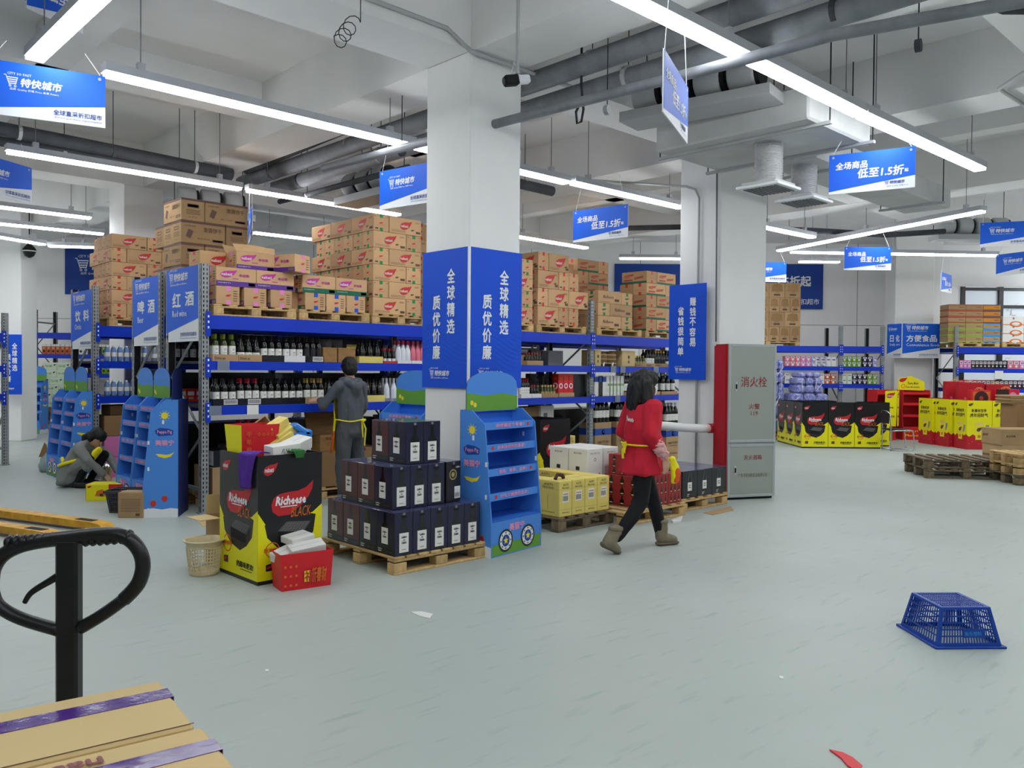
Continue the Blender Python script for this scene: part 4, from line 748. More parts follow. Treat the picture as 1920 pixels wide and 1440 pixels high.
# ---- wine cases
BSIL = [(-.28, 0), (.28, 0), (.28, .52), (.2, .62), (.1, .7), (.09, .98), (-.09, .98), (-.1, .7), (-.2, .62), (-.28, .52)]
def case_face(P, M, w, h, foot=True):
    P.poly(M, [(w / 2 + x * w * 1.0, .04 * h + y * h * .92) for x, y in BSIL], 'glass_dark', .0010)
    P.rect(M, .24 * w, .07 * h, .76 * w, .52 * h, 'label_white', .0018)
    P.text(M, 'Casillero', .5 * w, .40 * h, .055 * h, 'ink', .02, .2, w=.3 * w, al='c', z=.0026); P.text(M, 'del', .5 * w, .345 * h, .03 * h, 'ink', .02, al='c', z=.0026); P.text(M, 'Diablo', .5 * w, .27 * h, .055 * h, 'ink', .02, .2, w=.26 * w, al='c', z=.0026); P.rect(M, .38 * w, .13 * h, .62 * w, .14 * h, 'ink', .0026)
def case_face2(P, M, w, h):
    P.poly(M, [(w * .45 + x * w * .62, .22 * h + y * h * .76) for x, y in BSIL], 'glass_dark', .0010); P.rect(M, .27 * w, .24 * h, .63 * w, .62 * h, 'label_white', .0018)
    P.text(M, 'Casillero', .45 * w, .5 * h, .045 * h, 'ink', .02, .2, w=.22 * w, al='c', z=.0026); P.text(M, 'del', .45 * w, .455 * h, .025 * h, 'ink', .02, al='c', z=.0026); P.text(M, 'Diablo', .45 * w, .39 * h, .045 * h, 'ink', .02, .2, w=.2 * w, al='c', z=.0026)
    P.rect(M, 0, 0, w, .16 * h, 'case_black', .0008); P.text(M, 'Casillero', .08 * w, .1 * h, .03 * h, 'label_white', .02, w=.24 * w); P.text(M, 'Diablo', .1 * w, .05 * h, .03 * h, 'label_white', .02, w=.18 * w); P.text(M, 'wine of chile', .5 * w, .07 * h, .02 * h, 'stone_grey', w=.36 * w)
def case_maker(col, W=.175, D=.245, H=.342, style=0):
    def mk():
        o = MB().box(0, 0, 0, W, D, H, col, b=.003).build('wine_case'); o['category'] = 'wine case'
        P = MB()
        if style == 0: case_face(P, F_FRONT(0, 0, 0), W, H)
        elif style == 1:
            M = F_FRONT(0, 0, 0); P.ringd(M, .45 * W, .68 * H, .2 * W, .26 * W, 'gold_print', n=24); P.disc(M, .45 * W, .68 * H, .12 * W, 'gold_print'); P.rect(M, .55 * W, .08 * H, .95 * W, .38 * H, 'label_white'); P.text(M, 'Casillero', .62 * W, .84 * H, .05 * H, 'label_white', .02, w=.3 * W)
            for i in range(10): P.rect(M, (.58 + .032 * i) * W, .12 * H, (.595 + .032 * i) * W, .22 * H, 'ink', .002)
        else:
            M = F_FRONT(0, 0, 0)
            P.poly(M, [(W * .46 + x * W * .5, .12 * H + y * H * .86) for x, y in BSIL], 'glass_dark', .001); P.rect(M, .34 * W, .26 * H, .62 * W, .58 * H, 'label_white', .0018); P.text(M, 'Casillero', .48 * W, .45 * H, .04 * H, 'ink', .02, w=.16 * W, al='c', z=.0026); P.text(M, 'Diablo', .48 * W, .37 * H, .04 * H, 'ink', .02, w=.14 * W, al='c', z=.0026); P.text(M, 'Casillero', .3 * W, .12 * H, .035 * H, 'label_white', .02, w=.16 * W); P.text(M, 'Diablo', .3 * W, .06 * H, .035 * H, 'label_white', .02, w=.12 * W); P.rect(M, .55 * W, .1 * H, .85 * W, .104 * H, 'stone_grey')
            P.tube([(.36 * W, -.002, .58 * H), (.43 * W, -.004, .95 * H)], .0025, 'stone_grey', 4); P.tube([(.6 * W, -.002, .58 * H), (.53 * W, -.004, .95 * H)], .0025, 'stone_grey', 4)
        case_face2(P, F_LEFT(0, D, 0), D, H); P.build('print', o)
        s = MB()
        if style < 2: s.poly(F_FRONT(W / 2, 0, H * .9), [(-.03, 0), (-.025, -.012), (.025, -.012), (.03, 0), (.025, .008), (-.025, .008)], 'dark', .003); s.rect(F_FRONT(W / 2 - .012, 0, H * .93), 0, 0, .024, .02, 'stone_grey', .002); s.build('handle_slot', o)
        MB().box(.002, .002, H, W - .002, D - .002, H + .003, 'case_top').build('top_film', o)
        return o
    return mk
pallet(3.8, 5.3, 0, .95, 1.08, 0, 'pallet of navy and maroon wine cases by the white column', h=.14, boards=8)
def wcase(col, x, y, z, rz, label, style=0): return place(('case', col, style), case_maker(col, style=style), (x, y, z), rz, label, 'wine cases by the white column')
zb = .142; tn = ('bottom', 'middle', 'top')
for t, (x0, y0, nx, ny) in enumerate(((3.815, 5.32, 5, 4), (3.86, 5.42, 3, 3), (4.03, 5.47, 2, 2))):
    for j in range(ny):
        for i in range(nx):
            if i and j and not (j == ny - 1): 
                if t < 2 and not (i >= (3 if t == 0 else 2)): pass
            col = 'maroon' if (j >= 2 and i < 2) or (t == 1 and j >= 1 and i < 1) or (t == 2 and j == 1) else 'navy'
            wcase(col, x0 + i * .178, y0 + j * .249, zb + t * .347, 0, '%s wine case, %s tier, %s across, %s row back' % (col, tn[t], ORD[i], ('front', 'second', 'third', 'last')[j]))
wcase('case_black', 4.42, 5.43, zb + .347, .12, 'dark wine case with gold emblem facing out, middle tier end', 1)
# ================================================================== floor level of the wine rack
def simple_box(name, loc, dims, k, label, cat, rz=0, group=None, marks=None, lid=None):
    r = empty(name, label, cat, loc, rz, group); L, W, H = dims
    MB().box(0, 0, 0, L, W, H, k, b=.004).build('body', r)
    if marks:
        P = MB(); marks(P, F_FRONT(0, 0, 0), L, H); marks(P, F_LEFT(0, W, 0), W, H); P.build('print', r)
    if lid: MB().box(-.002, W / 2 - .03, H, L + .002, W / 2 + .03, H + .002, lid).build('tape', r)
    return r
pallet(3.98, 8.98, 0, 1.1, .9, 0, 'pallet on the floor inside the wine rack by the end post', boards=5); pallet(5.3, 8.98, 0, 1.4, .9, 0, 'pallet on the floor inside the wine rack behind the man', boards=6)
simple_box('carton', (3.98, 9.02, .146), (.42, .5, .34), 'kraft2', 'tall plain carton low in the wine rack beside the end post', 'carton'); simple_box('carton', (4.0, 9.04, .488), (.34, .4, .18), 'case_black', 'black and white carton under the red-necked bottles', 'carton', marks=lambda P, M, w, h: (P.rect(M, .4 * w, .1 * h, w, h, 'label_white'), P.text(M, 'BELLAMPO', .5 * w, .3 * h, .12 * h, 'stone_grey', w=.4 * w)))
tray(4.26, 4.62, 9.02, 9.26, .70, .05, 'case_black', 'black barcode tray low in the wine rack', None, True); bottles('red', 'low in the rack', 4.28, 4.58, 9.08, .704, 3, 2, 'red-necked bottle')
simple_box('carton', (4.44, 9.06, .146), (.3, .4, .28), 'kraft3', 'kraft carton behind the printed bin, low in the rack', 'carton'); simple_box('carton', (4.3, 9.3, .43), (.4, .3, .268), 'case_black', 'black carton supporting the low bottle tray', 'carton')
simple_box('wine_case', (4.72, 9.05, .5), (.34, .3, .4), 'maroon', 'large maroon wine case low in the wine rack', 'wine case', marks=lambda P, M, w, h: case_face(P, M, w, h)); simple_box('carton', (4.72, 9.03, .146), (.5, .4, .35), 'kraft3', 'kraft carton under the large maroon wine case', 'carton')
simple_box('carton', (5.3, 9.0, .146), (.62, .5, .44), 'kraft3', 'big kraft carton beneath the open wooden wine crate', 'carton'); simple_box('carton', (5.94, 9.0, .146), (.4, .5, .44), 'kraft3', 'kraft carton with small label behind the man', 'carton', marks=lambda P, M, w, h: P.rect(M, .1 * w, .1 * h, .25 * w, .3 * h, 'label_white'))
r = empty('wine_crate', 'open wooden wine crate with raised lid beside the man', 'crate', (5.33, 9.0, .588), 0)
for a in ((0, 0, 0, .6, .012, .2), (0, .3, 0, .6, .312, .2), (0, .012, 0, .012, .3, .2), (.588, .012, 0, .6, .3, .2), (.012, .012, 0, .588, .3, .012)): MB().box(*a, 'wood_box').build('plank', r)
MB().box(0, 0, 0, .6, .012, .3, 'wood_box', Matrix.Translation((0, .315, .2)) @ Matrix.Rotation(-.25, 4, 'X')).build('lid', r); MB().text(F_FRONT(0, 0, 0), 'ELECTROLISIA', .08, .14, .03, 'ink', .01, w=.34).build('lettering', r); MB().poly(F_FRONT(0, 0, 0), [(.28, .12), (.33, .12), (.33, .07), (.305, .05), (.28, .07)], 'ink').build('crest', r)
for i in range(3): place(('bottle', 'dark'), bottle_maker('dark'), (5.42 + i * .16, 9.06, .63), 0, '%s wine bottle lying in the open wooden crate' % ORD[i], 'bottles in the crate').rotation_euler = (pi / 2 * -1, 0, .1)
for i in range(2):
    r = empty('gift_case', '%s open dark wine gift case low in the rack past the man' % ORD[i], 'box', (6.36 + i * .33, 9.0, .4), 0, 'open gift cases'); MB().box(0, 0, 0, .3, .3, .12, 'maroon', b=.004).build('body', r); MB().box(.02, .02, .12, .28, .28, .125, 'label_white').build('lining', r); MB().box(0, 0, 0, .3, .015, .3, 'choc', Matrix.Translation((0, .29, .12)) @ Matrix.Rotation(-.2, 4, 'X')).build('lid', r); simple_box('carton', (6.36 + i * .33, 8.99, 0.0), (.31, .45, .398), 'kraft3', 'plain carton under the %s open gift case' % ORD[i], 'carton')
# dark back stock in the row behind (keeps the shelves deep)
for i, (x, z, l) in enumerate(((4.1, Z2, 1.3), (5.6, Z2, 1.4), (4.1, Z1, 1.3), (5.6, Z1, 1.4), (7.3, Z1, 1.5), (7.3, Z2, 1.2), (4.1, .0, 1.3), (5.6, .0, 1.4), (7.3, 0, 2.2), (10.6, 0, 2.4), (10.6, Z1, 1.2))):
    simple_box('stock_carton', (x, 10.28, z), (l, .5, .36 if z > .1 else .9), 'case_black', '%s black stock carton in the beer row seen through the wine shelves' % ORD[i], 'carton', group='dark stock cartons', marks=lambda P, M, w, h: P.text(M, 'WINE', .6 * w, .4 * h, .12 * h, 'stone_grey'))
# ---- right-hand bay
def xr(c): return AY(960 + c / 4.235, 690, YF).x              # from the close-up right of the column
simple_box('carton', (xr(75), YF + .1, Z2), (.3, .3, .16), 'kraft2', 'small kraft carton beside the column on the upper shelf', 'carton'); simple_box('carton', (xr(105), YF + .25, Z2 + .002), (.5, .25, .27), 'case_black', 'black carton with printed lines on the upper shelf', 'carton', marks=lambda P, M, w, h: P.rect(M, .05 * w, .7 * h, .6 * w, .9 * h, 'stone_grey'))
x0, x1 = xr(120), xr(248); tray(x0, x1, YF, YF + .22, Z2, .07, 'kraft2', 'kraft tray of small white bottles on the upper shelf'); bottles('smallred', 'by the column', x0, x1, YF + .05, Z2 + .004, 6, 2, 'small white-labelled bottle', .07)
for i, (a, b) in enumerate(((225, 300), (360, 478))): simple_box('carton', (xr(a), YF + .2, Z2), (xr(b) - xr(a), .3, .24), 'stone_grey' if i else 'case_black', '%s dark carton on the upper shelf before the post' % ORD[i], 'carton')
for i, (a, b) in enumerate(((665, 714), (880, 985))): simple_box('sake_crate', (xr(a), YF + .02, Z2), (xr(b) - xr(a), .3, .27), 'kraft_pale', '%s pale wooden sake box on the upper shelf past the post' % ORD[i], 'box', group='sake boxes', marks=lambda P, M, w, h: (P.text(M, '菊', .5 * w, .5 * h, .2 * h, 'ink', .02, al='c'), P.text(M, '水', .5 * w, .2 * h, .2 * h, 'ink', .02, al='c')))
for i, c in enumerate((745, 815)):
    r = empty('sake_barrel', '%s straw-wrapped sake barrel on the upper shelf' % ORD[i], 'barrel', (xr(c), YF + .16, Z2), 0, 'straw barrels'); MB().lathe([(.1, 0), (.135, .03), (.15, .12), (.14, .2), (.1, .25), (0, .255)], 18, 'straw').build('body', r, smooth=True)
    for z in (.05, .12, .19): MB().lathe([(.147, z - .008), (.154, z), (.147, z + .008)], 18, 'kraft_pale', cap=False).build('rope', r)
    MB().tube([(-.05, -.14, .02), (-.03, -.15, .06), (-.06, -.16, .0)], .012, 'white', 5).build('tassel', r)
for t, a, b, n, ds in (('smallgold', 985, 1070, 4, 'small sake bottle'), ('dark', 1075, 1140, 3, 'dark sake bottle'), ('goldchamp', 1142, 1228, 4, 'gold-necked sparkling bottle'), ('low', 1230, 1318, 4, 'black sake bottle')):
    x0, x1 = xr(a), xr(b); tray(x0, x1 - .006, YF, YF + .2, Z2, .06, 'kraft2', 'kraft tray of %ss on the far upper shelf' % ds, 'SAKE'); bottles(t, 'far upper shelf', x0, x1, YF + .05, Z2 + .004, n, 2, ds)
for t, a, b, n, k, ds in (('red', 76, 160, 4, 'box_white', 'slim red-necked bottle'), ('smallred', 162, 240, 3, 'box_white', 'small dark bottle'), ('smallgold', 245, 372, 5, 'kraft2', 'small golden bottle'), ('sake', 895, 985, 4, 'kraft2', 'tall sake bottle'), ('sake', 1190, 1318, 3, 'kraft2', 'tall white-topped sake bottle'), ('sake', 1000, 1180, 5, 'kraft2', 'sake bottle behind the woman')):
    x0, x1 = xr(a), xr(b); tray(x0, x1 - .006, YF, YF + .22, Z1, .06, k, '%s tray of %ss on the lower shelf' % ('white' if k == 'box_white' else 'kraft', ds)); bottles(t, 'far lower shelf', x0 + .02, x1 - .02, YF + .06, Z1 + .004, n, 2, ds, .1)
for i in range(3):
    x0 = xr(378) + i * (xr(498) - xr(378)) / 3; simple_box('gift_carton', (x0, YF + .02, Z1 + .07), ((xr(498) - xr(378)) / 3 - .006, .14, .3), 'bag_red', '%s slim red gift carton with white ring on the lower shelf' % ORD[i], 'carton', group='red ring cartons', marks=lambda P, M, w, h: (P.ringd(M, .5 * w, .36 * h, .24 * w, .38 * w, 'white'), P.text(M, '梅酒', .5 * w, .7 * h, .12 * h, 'orange_print', .02, al='c')))
simple_box('carton', (xr(378), YF, Z1), (xr(498) - xr(378), .2, .068), 'kraft2', 'flat kraft tray box under the red ring cartons', 'carton'); simple_box('carton', (xr(505), YF + .05, Z1), (xr(600) - xr(505), .35, .36), 'case_black', 'black carton on the lower shelf before the post', 'carton')
for i, c in enumerate((664, 694, 722, 756, 783, 810, 838, 864)):
    x0 = xr(c); simple_box('bottle_box', (x0, YF + .02, Z1), (.115, .115, .34), ('box_white', 'case_black', 'box_white')[i % 3] if i < 3 else 'box_white', '%s slim bottle box past the post on the lower shelf' % ORD[i], 'box', group='slim bottle boxes', marks=(lambda P, M, w, h: (P.rect(M, 0, .7 * h, w, .95 * h, 'print_blue'),)) if i < 3 else (lambda P, M, w, h: (P.text(M, '清酒', .3 * w, .5 * h, .12 * h, 'milk_green', .02), P.rect(M, .2 * w, .2 * h, .8 * w, .4 * h, 'milk_box'))))
# floor level, right bay
for i, c in enumerate((665, 836, 1006)):
    x0 = xr(c); pallet(x0, 8.98, 0, .44, .8, 0, '%s small pallet below the sake cartons' % ORD[i], boards=4, h=.12)
    carton('sake', .42, .36, .62, (x0, 9.0, .121), 0, '%s tall kraft sake carton with blue band, past the post' % ORD[i], 'sake cartons'); bottles('sake', 'in %s sake carton' % ORD[i], x0 + .02, x0 + .4, 9.06, .742, 4, 2, 'sake bottle', .11)
carton('sake', .42, .36, .62, (xr(1262) - .12, 9.0, 0), 0, 'kraft sake carton with blue band beside the fire cabinet column', 'sake cartons'); bottles('sake', 'beside cabinet column', xr(1262) - .1, xr(1262) + .28, 9.06, .622, 4, 2, 'sake bottle', .11)
for i, (x, y, z, d, k) in enumerate(((7.9, 9.3, 0, (1.0, .5, .8), 'case_black'), (9.1, 9.35, .74, (.42, .3, .28), 'kraft2'), (9.5, 9.3, .74, (.3, .3, .3), 'box_white'), (9.05, 9.3, 0, (1.1, .5, .735), 'case_black'))): simple_box('carton', (x, y, z), d, k, '%s carton deep inside the bay beside the post' % ORD[i], 'carton', marks=lambda P, M, w, h: P.rect(M, .2 * w, .3 * h, .5 * w, .6 * h, 'stone_grey'))
# ================================================================== blue cardboard shelf displays
def display(loc, rz, label, w=.72, d=.36, h=1.26, header=.36, hdr=True):
    r = empty('shelf_display', label, 'display stand', loc, rz, 'blue cardboard shelf displays'); t = .012
    prof = [(0, 0), (d, 0), (d, h), (d - .13, h), (.08, h - .12), (0, .3)]      # y, z
    for x0, side in ((0, -1), (w - t, 1)):
        M = FR((x0, 0, 0), (0, 1, 0), (0, 0, 1)); o = MB().prism(M, prof, 0, t, 'disp_blue').build('side_panel', r)
        MF = F_LEFT(x0, d, 0) if side < 0 else F_RIGHT(x0 + t, 0, 0); fx = (lambda y: d - y) if side < 0 else (lambda y: y)
        S = MB(); c = fx(d * .62)
        S.disc(MF, c, 1.09, .035, 'yellow_print')
        for i in range(10): a = i * .628; S.poly(MF, [(c + .04 * cos(a - .12), 1.09 + .04 * sin(a - .12)), (c + .06 * cos(a), 1.09 + .06 * sin(a)), (c + .04 * cos(a + .12), 1.09 + .04 * sin(a + .12))], 'yellow_print')
        S.poly(MF, [(c - .09, .9), (c - .06, .87), (c + .08, .88), (c + .09, .93), (c + .04, .95), (c - .05, .96), (c - .1, .93)], 'print_blue'); S.text(MF, 'Peppa Pig', c, .89, .045, 'pink_print', .02, w=.15, al='c'); S.text(MF, '美猫宁', c, .77, .06, 'pink_print', .03, w=.19, al='c')
        S.poly(MF, [(c - .09, .68), (c - .06, .65), (c, .635), (c + .06, .65), (c + .1, .7), (c + .05, .675), (c, .67), (c - .05, .68)], 'yellow_print')
        for q, zz in ((fx(d * .62), .2), (fx(d * .3), .15)): S.disc(MF, q, zz, .03, 'red_print', n=14, ry=.035); S.poly(MF, [(q - .02, zz + .03), (q + .02, zz + .03), (q + .006, zz + .045)], 'grass_print', .0016)
        S.poly(MF, [(0, 0), (d, 0), (d, .09), (d * .8, .1), (d * .55, .085), (d * .3, .1), (0, .09)], 'white', .0009)
        S.build('print', o)
        for zz in (.06, .5, .78, 1.0): MB().box(x0 - .004, d * .55 if zz > .9 else .05, zz, x0 + t + .004, d * .55 + .02 if zz > .9 else .07, zz + .04, 'white').build('clip', o)
    MB().box(t, d - .01, 0, w - t, d, h, 'disp_inner').build('back_panel', r); MB().box(0, d, 0, w, d + .004, h, 'disp_dark').build('rear_sheet', r)
    MB().box(t, .004, 0, w - t, .016, .3, 'disp_blue').build('base_panel', r); M = F_FRONT(0, .004, 0); B = MB(); B.poly(M, [(t, .01), (w - t, .01), (w - t, .12), (.6 * w, .1), (.3 * w, .12), (t, .1)], 'grass_print'); B.text(M, '美猫宁', w / 2, .2, .07, 'pink_print', .03, al='c', w=.22); B.build('base_print', r)
    for cx in (.28 * w, .72 * w):
        W = MB(); W.disc(M, cx, .125, .1, 'bin_black', .002, 28); W.disc(M, cx, .125, .082, 'white', .003, 24); W.disc(M, cx, .125, .052, 'print_blue', .004, 20)
        W.poly(M, [(cx + (.036 if i % 2 == 0 else .016) * sin(i * pi / 5), .125 + (.036 if i % 2 == 0 else .016) * cos(i * pi / 5)) for i in range(10)][::-1], 'yellow_print', .005)
        for i in range(8): W.disc(M, cx + .068 * cos(i * pi / 4), .125 + .068 * sin(i * pi / 4), .008, 'ink', .004, 8)
        W.build('printed_wheel', r)
    for i, z in enumerate((.3, .51, .72, .93, 1.12)):
        y0 = .0 if z < .35 else .08 * (z - .3) / (h - .42)
        o = MB().box(t, y0 + .02, z, w - t, d - .01, z + .008, 'disp_inner').build('shelf', r); 
        if i: L = MB(); L.box(t, y0 + .014, z - .03, w - t, y0 + .022, z + .035, 'disp_blue'); MF = F_FRONT(0, y0 + .014, 0); L.text(MF, ('', '好吃又健康的选择！', '香蕉、草莓、蓝莓！', '快来找到你的最爱！', '我想要这个零食！')[i], w / 2, z - .012, .034, 'pink_print', .02, al='c', w=.4); L.disc(MF, .1 if i % 2 else w - .1, z + .003, .018, 'red_print'); L.build('lip', o)
    if hdr:
        H = MB(); M = F_FRONT(0, d - .06, h - .02); n = 10
        pts = [(0, 0), (w, 0), (w, header * .55)] + [(w - w * (.5 - .5 * cos(pi * i / n)), header * (.55 + .45 * sin(pi * i / n) ** .7)) for i in range(1, n)] + [(0, header * .55)]
        H.prism(M, pts, 0, .006, 'disp_dark', 'disp_blue'); H.poly(M, [(0, .005), (w, .005), (w, .13), (.7 * w, .16), (.35 * w, .14), (0, .17)], 'grass_print', .0075)
        for q in ((.1 * w, .08), (.16 * w, .06)): H.disc(M, q[0], q[1], .022, 'yellow_print', .0085, 12)
        H.build('header_card', r)
    return r
display((4.755, 5.235, 0), radians(8), 'blue shelf display standing against the white column, facing the open floor')
display((4.95, 7.3, 0), -pi / 2, 'blue shelf display behind the white column, only its edge showing', hdr=True)
display((3.48, 10.1, 0), -pi / 2, 'blue shelf display at the beer rack end, one of two facing the aisle', w=.5, d=.32); display((3.48, 10.62, 0), -pi / 2, 'blue shelf display at the beer rack end, farther of the two', w=.5, d=.32)
p = AZ(267, 971); aa = YAW + radians(10); display((p.x + .5 * cos(aa), p.y + .5 * sin(aa), 0), aa - pi, 'blue shelf display turned sideways with sun and banana print, by the red wine sign', w=.5)
display((3.5, 13.1, 0), -pi / 2, 'blue shelf display at the drinks rack end behind the crouching woman', w=.54, d=.3); display((3.5, 13.66, 0), -pi / 2, 'farthest blue shelf display of the drinks rack end', w=.54, d=.3)
p = PX(26, 19.5); display((p.x, p.y, 0), RZF, 'small blue shelf display beside the far wall banner column', w=.6)
for i in range(4):
    q = PX(612 / 4 + i * 5, 12.4); 
# ================================================================== printed dump bins
def dump_bin(loc, rz, w, d, h, kind, label, group=None):
    r = empty('dump_bin', label, 'display bin', loc, rz, group); t = .012
    faces = ((F_FRONT(0, 0, 0), w, (0, 0, 0, w, t, h)), (F_LEFT(0, d, 0), d, (0, t, 0, t, d - t, h)), (F_RIGHT(w, 0, 0), d, (w - t, t, 0, w, d - t, h)), (F_BACK(w, d, 0), w, (0, d - t, 0, w, d, h)))
    for i, (M, W, bx) in enumerate(faces):
        o = MB().box(*bx, 'bin_black' if kind == 'black' else 'bag_red2' if kind == 'tiger' else 'bin_yellow').build('panel', r); P = MB()
        if kind == 'black':
            P.poly(M, [(0, .03 * h), (W, .03 * h), (W, .58 * h), (.85 * W, .52 * h), (.7 * W, .5 * h), (.6 * W, .42 * h), (.3 * W, .4 * h), (.12 * W, .46 * h), (.0, .56 * h)], 'bin_yellow', .0008)
            P.poly(M, [(.1 * W, .46 * h), (.14 * W, .36 * h), (.3 * W, .27 * h), (.55 * W, .23 * h), (.72 * W, .28 * h), (.86 * W, .36 * h), (.9 * W, .5 * h), (.5 * W, .56 * h)], 'bin_black', .0012)
            P.poly(M, shp(LEAF, .08 * W, .84 * h, .22 * W, .1 * h), 'logo_red'); P.text(M, 'nabati', .1 * W, .87 * h, .035 * h, 'white', .02, w=.13 * W)
            P.poly(M, shp(FLAME, .2 * W, .52 * h, .66 * W, .26 * h), 'logo_red', .0016); P.text(M, 'Richeese', .26 * W, .6 * h, .075 * h, 'white', .045, .2, w=.48 * W, z=.0026); P.rect(M, .34 * W, .585 * h, .6 * W, .593 * h, 'white', .0026); P.text(M, 'BLACK', .5 * W, .5 * h, .08 * h, 'orange_print', .0, .25, w=.32 * W, z=.0028)
            q = [(.3 * W, .4 * h), (.44 * W, .47 * h), (.82 * W, .45 * h), (.7 * W, .37 * h)]; P.poly(M, q, 'wafer', .002); P.poly(M, [(.3 * W, .4 * h), (.7 * W, .37 * h), (.7 * W, .3 * h), (.32 * W, .32 * h)], 'dark', .002); P.poly(M, [(.7 * W, .37 * h), (.82 * W, .45 * h), (.82 * W, .38 * h), (.7 * W, .3 * h)], 'label_black', .002)
            for j in range(1, 8):
                a = Vector(q[0]).lerp(Vector(q[3]), j / 8); b = Vector(q[1]).lerp(Vector(q[2]), j / 8); P.poly(M, [a, a + Vector((.004 * W, 0)), b + Vector((.004 * W, 0)), b], 'wafer_line', .0026)
                a = Vector(q[0]).lerp(Vector(q[1]), j / 8); b = Vector(q[3]).lerp(Vector(q[2]), j / 8); P.poly(M, [a, b, b + Vector((0, .002 * h)), a + Vector((0, .002 * h))], 'wafer_line', .0026)
            P.ringd(M, .22 * W, .26 * h, .095 * W, .11 * W, 'orange_print', .002); P.text(M, '醇浓美味', .22 * W, .245 * h, .035 * h, 'orange_print', .03, w=.26 * W, al='c', z=.0028)
            P.poly(M, [(.12 * W, .1 * h), (.24 * W, .1 * h), (.24 * W, .16 * h), (.12 * W, .15 * h)], 'bin_black', .002); P.poly(M, shp(LEAF, .13 * W, .115 * h, .08 * W, .03 * h), 'logo_red', .003); P.text(M, '奶酪味更浓!', .46 * W, .1 * h, .05 * h, 'ink', .03, .1, w=.44 * W); P.rect(M, .56 * W, .082 * h, .86 * W, .088 * h, 'ink')
        elif kind == 'tiger':
            P.poly(M, [(0, .3 * h), (.1 * W, .26 * h), (.25 * W, .31 * h), (.4 * W, .27 * h), (.6 * W, .33 * h), (.8 * W, .28 * h), (W, .32 * h), (W, h), (0, h)], 'bin_yellow'); P.poly(M, shp(LEAF, .06 * W, .88 * h, .2 * W, .07 * h), 'brown_ink', .0016)
            P.text(M, '新春纳宝帝', .18 * W, .76 * h, .07 * h, 'brown_ink', .03, w=.6 * W); P.text(M, '虎年招财气', .12 * W, .66 * h, .08 * h, 'brown_ink', .03, w=.72 * W)
            P.poly(M, [(.36 * W, .2 * h), (.66 * W, .2 * h), (.7 * W, .52 * h), (.32 * W, .52 * h)], 'yellow_print', .0018); P.disc(M, .51 * W, .52 * h, .2 * W, 'yellow_carton', .0022, 18, .03 * h); P.poly(M, shp(LEAF, .4 * W, .36 * h, .22 * W, .1 * h), 'brown_ink', .0026); P.text(M, '脆', .5 * W, .24 * h, .06 * h, 'orange_print', .02, al='c', z=.0026); P.poly(M, [(.72 * W, .34 * h), (.84 * W, .38 * h), (.9 * W, .5 * h), (.76 * W, .5 * h)], 'wafer_line', .002)
            for j in range(7): P.disc(M, (.1 + .13 * j) * W, (.12 + .04 * (j % 3)) * h, .012 * W, 'pink_print', .0018, 8)
        P.build('print', o)
    MB().box(t, t, 0 if kind != 'black' else .02, w - t, d - t, .03, 'kraft3').build('base', r)
    return r
# the big one, full of oddments
BX, BY = AZ(483, 1099).x, AZ(483, 1099).y; BH = .96
big = dump_bin((BX, BY, 0), radians(1), .54, .62, BH, 'black', 'large black and yellow printed bin heaped with boxes, before the wine rack', 'printed dump bins')
def pp(px, py, z): q = AZ(px, py, z); return q
# filling so that what lies on top rests on something
simple_box('carton', (BX + .03, BY + .03, .035), (.48, .55, .86), 'kraft3', 'carton filling the large printed bin beneath the loose boxes', 'carton')
def open_bag(loc, rz, w, d, h, k, label, side=None, txt=None, flare=.02):
    r = empty('paper_bag', label, 'bag', loc, rz); t = .004
    vs = [(0, 0, 0), (w, 0, 0), (w, d, 0), (0, d, 0), (-flare, -flare, h), (w + flare, -flare, h), (w + flare, d + flare, h), (-flare, d + flare, h)]
    for i, (a, b) in enumerate(((0, 1), (1, 2), (2, 3), (3, 0))):
        m = MB(); P = [Vector(vs[a]), Vector(vs[b]), Vector(vs[b + 4]), Vector(vs[a + 4])]; c = Vector((w / 2, d / 2, h / 2)); nn = [(q + (Vector((c.x, c.y, q.z)) - q).normalized() * t) for q in P]
        m.add(P + nn, [(0, 1, 2, 3), (7, 6, 5, 4), (3, 2, 6, 7), (0, 4, 5, 1), (1, 5, 6, 2), (0, 3, 7, 4)], side if side and i == 3 else k); m.build('panel', r)
    MB().box(0.006, .006, .002, w - .006, d - .006, .006, k).build('base', r)
    if txt: txt(r, w, d, h)
    return r
def bagtxt(r, w, d, h): 
    M = F_FRONT(0, -.018, 0); L = MB(); L.text(M, '牛', .08 * w, .66 * h, .16 * h, 'orange_print', .02, z=.004); L.text(M, '年', .08 * w, .44 * h, .16 * h, 'orange_print', .02, z=.004); L.text(M, '纳', .08 * w, .22 * h, .16 * h, 'orange_print', .02, z=.006)
    for i in range(4): L.ringd(M, (.45 + .13 * i) * w, .72 * h, .025 * w, .04 * w, 'orange_print', .004)
    L.build('lettering', r)
zt = .9
open_bag((BX + .03, BY + .32, zt), radians(6), .3, .2, .27, 'bag_red', 'red and yellow paper bag standing in the large printed bin', 'bin_yellow', bagtxt)
def loose_box(name, loc, rot, dims, k, label, cat='box', marks=None, group=None):
    r = empty(name, label, cat, loc, 0, group); r.rotation_euler = rot; L, W, H = dims
    MB().box(0, 0, 0, L, W, H, k, b=.003).build('body', r); MB().rect(F_TOP(0, 0, H), .0, W * .49, L, W * .51, 'stone_grey', .0006).build('seam', r)
    if marks: P = MB(); marks(P, F_FRONT(0, 0, 0), L, H); P.build('print', r)
    return r
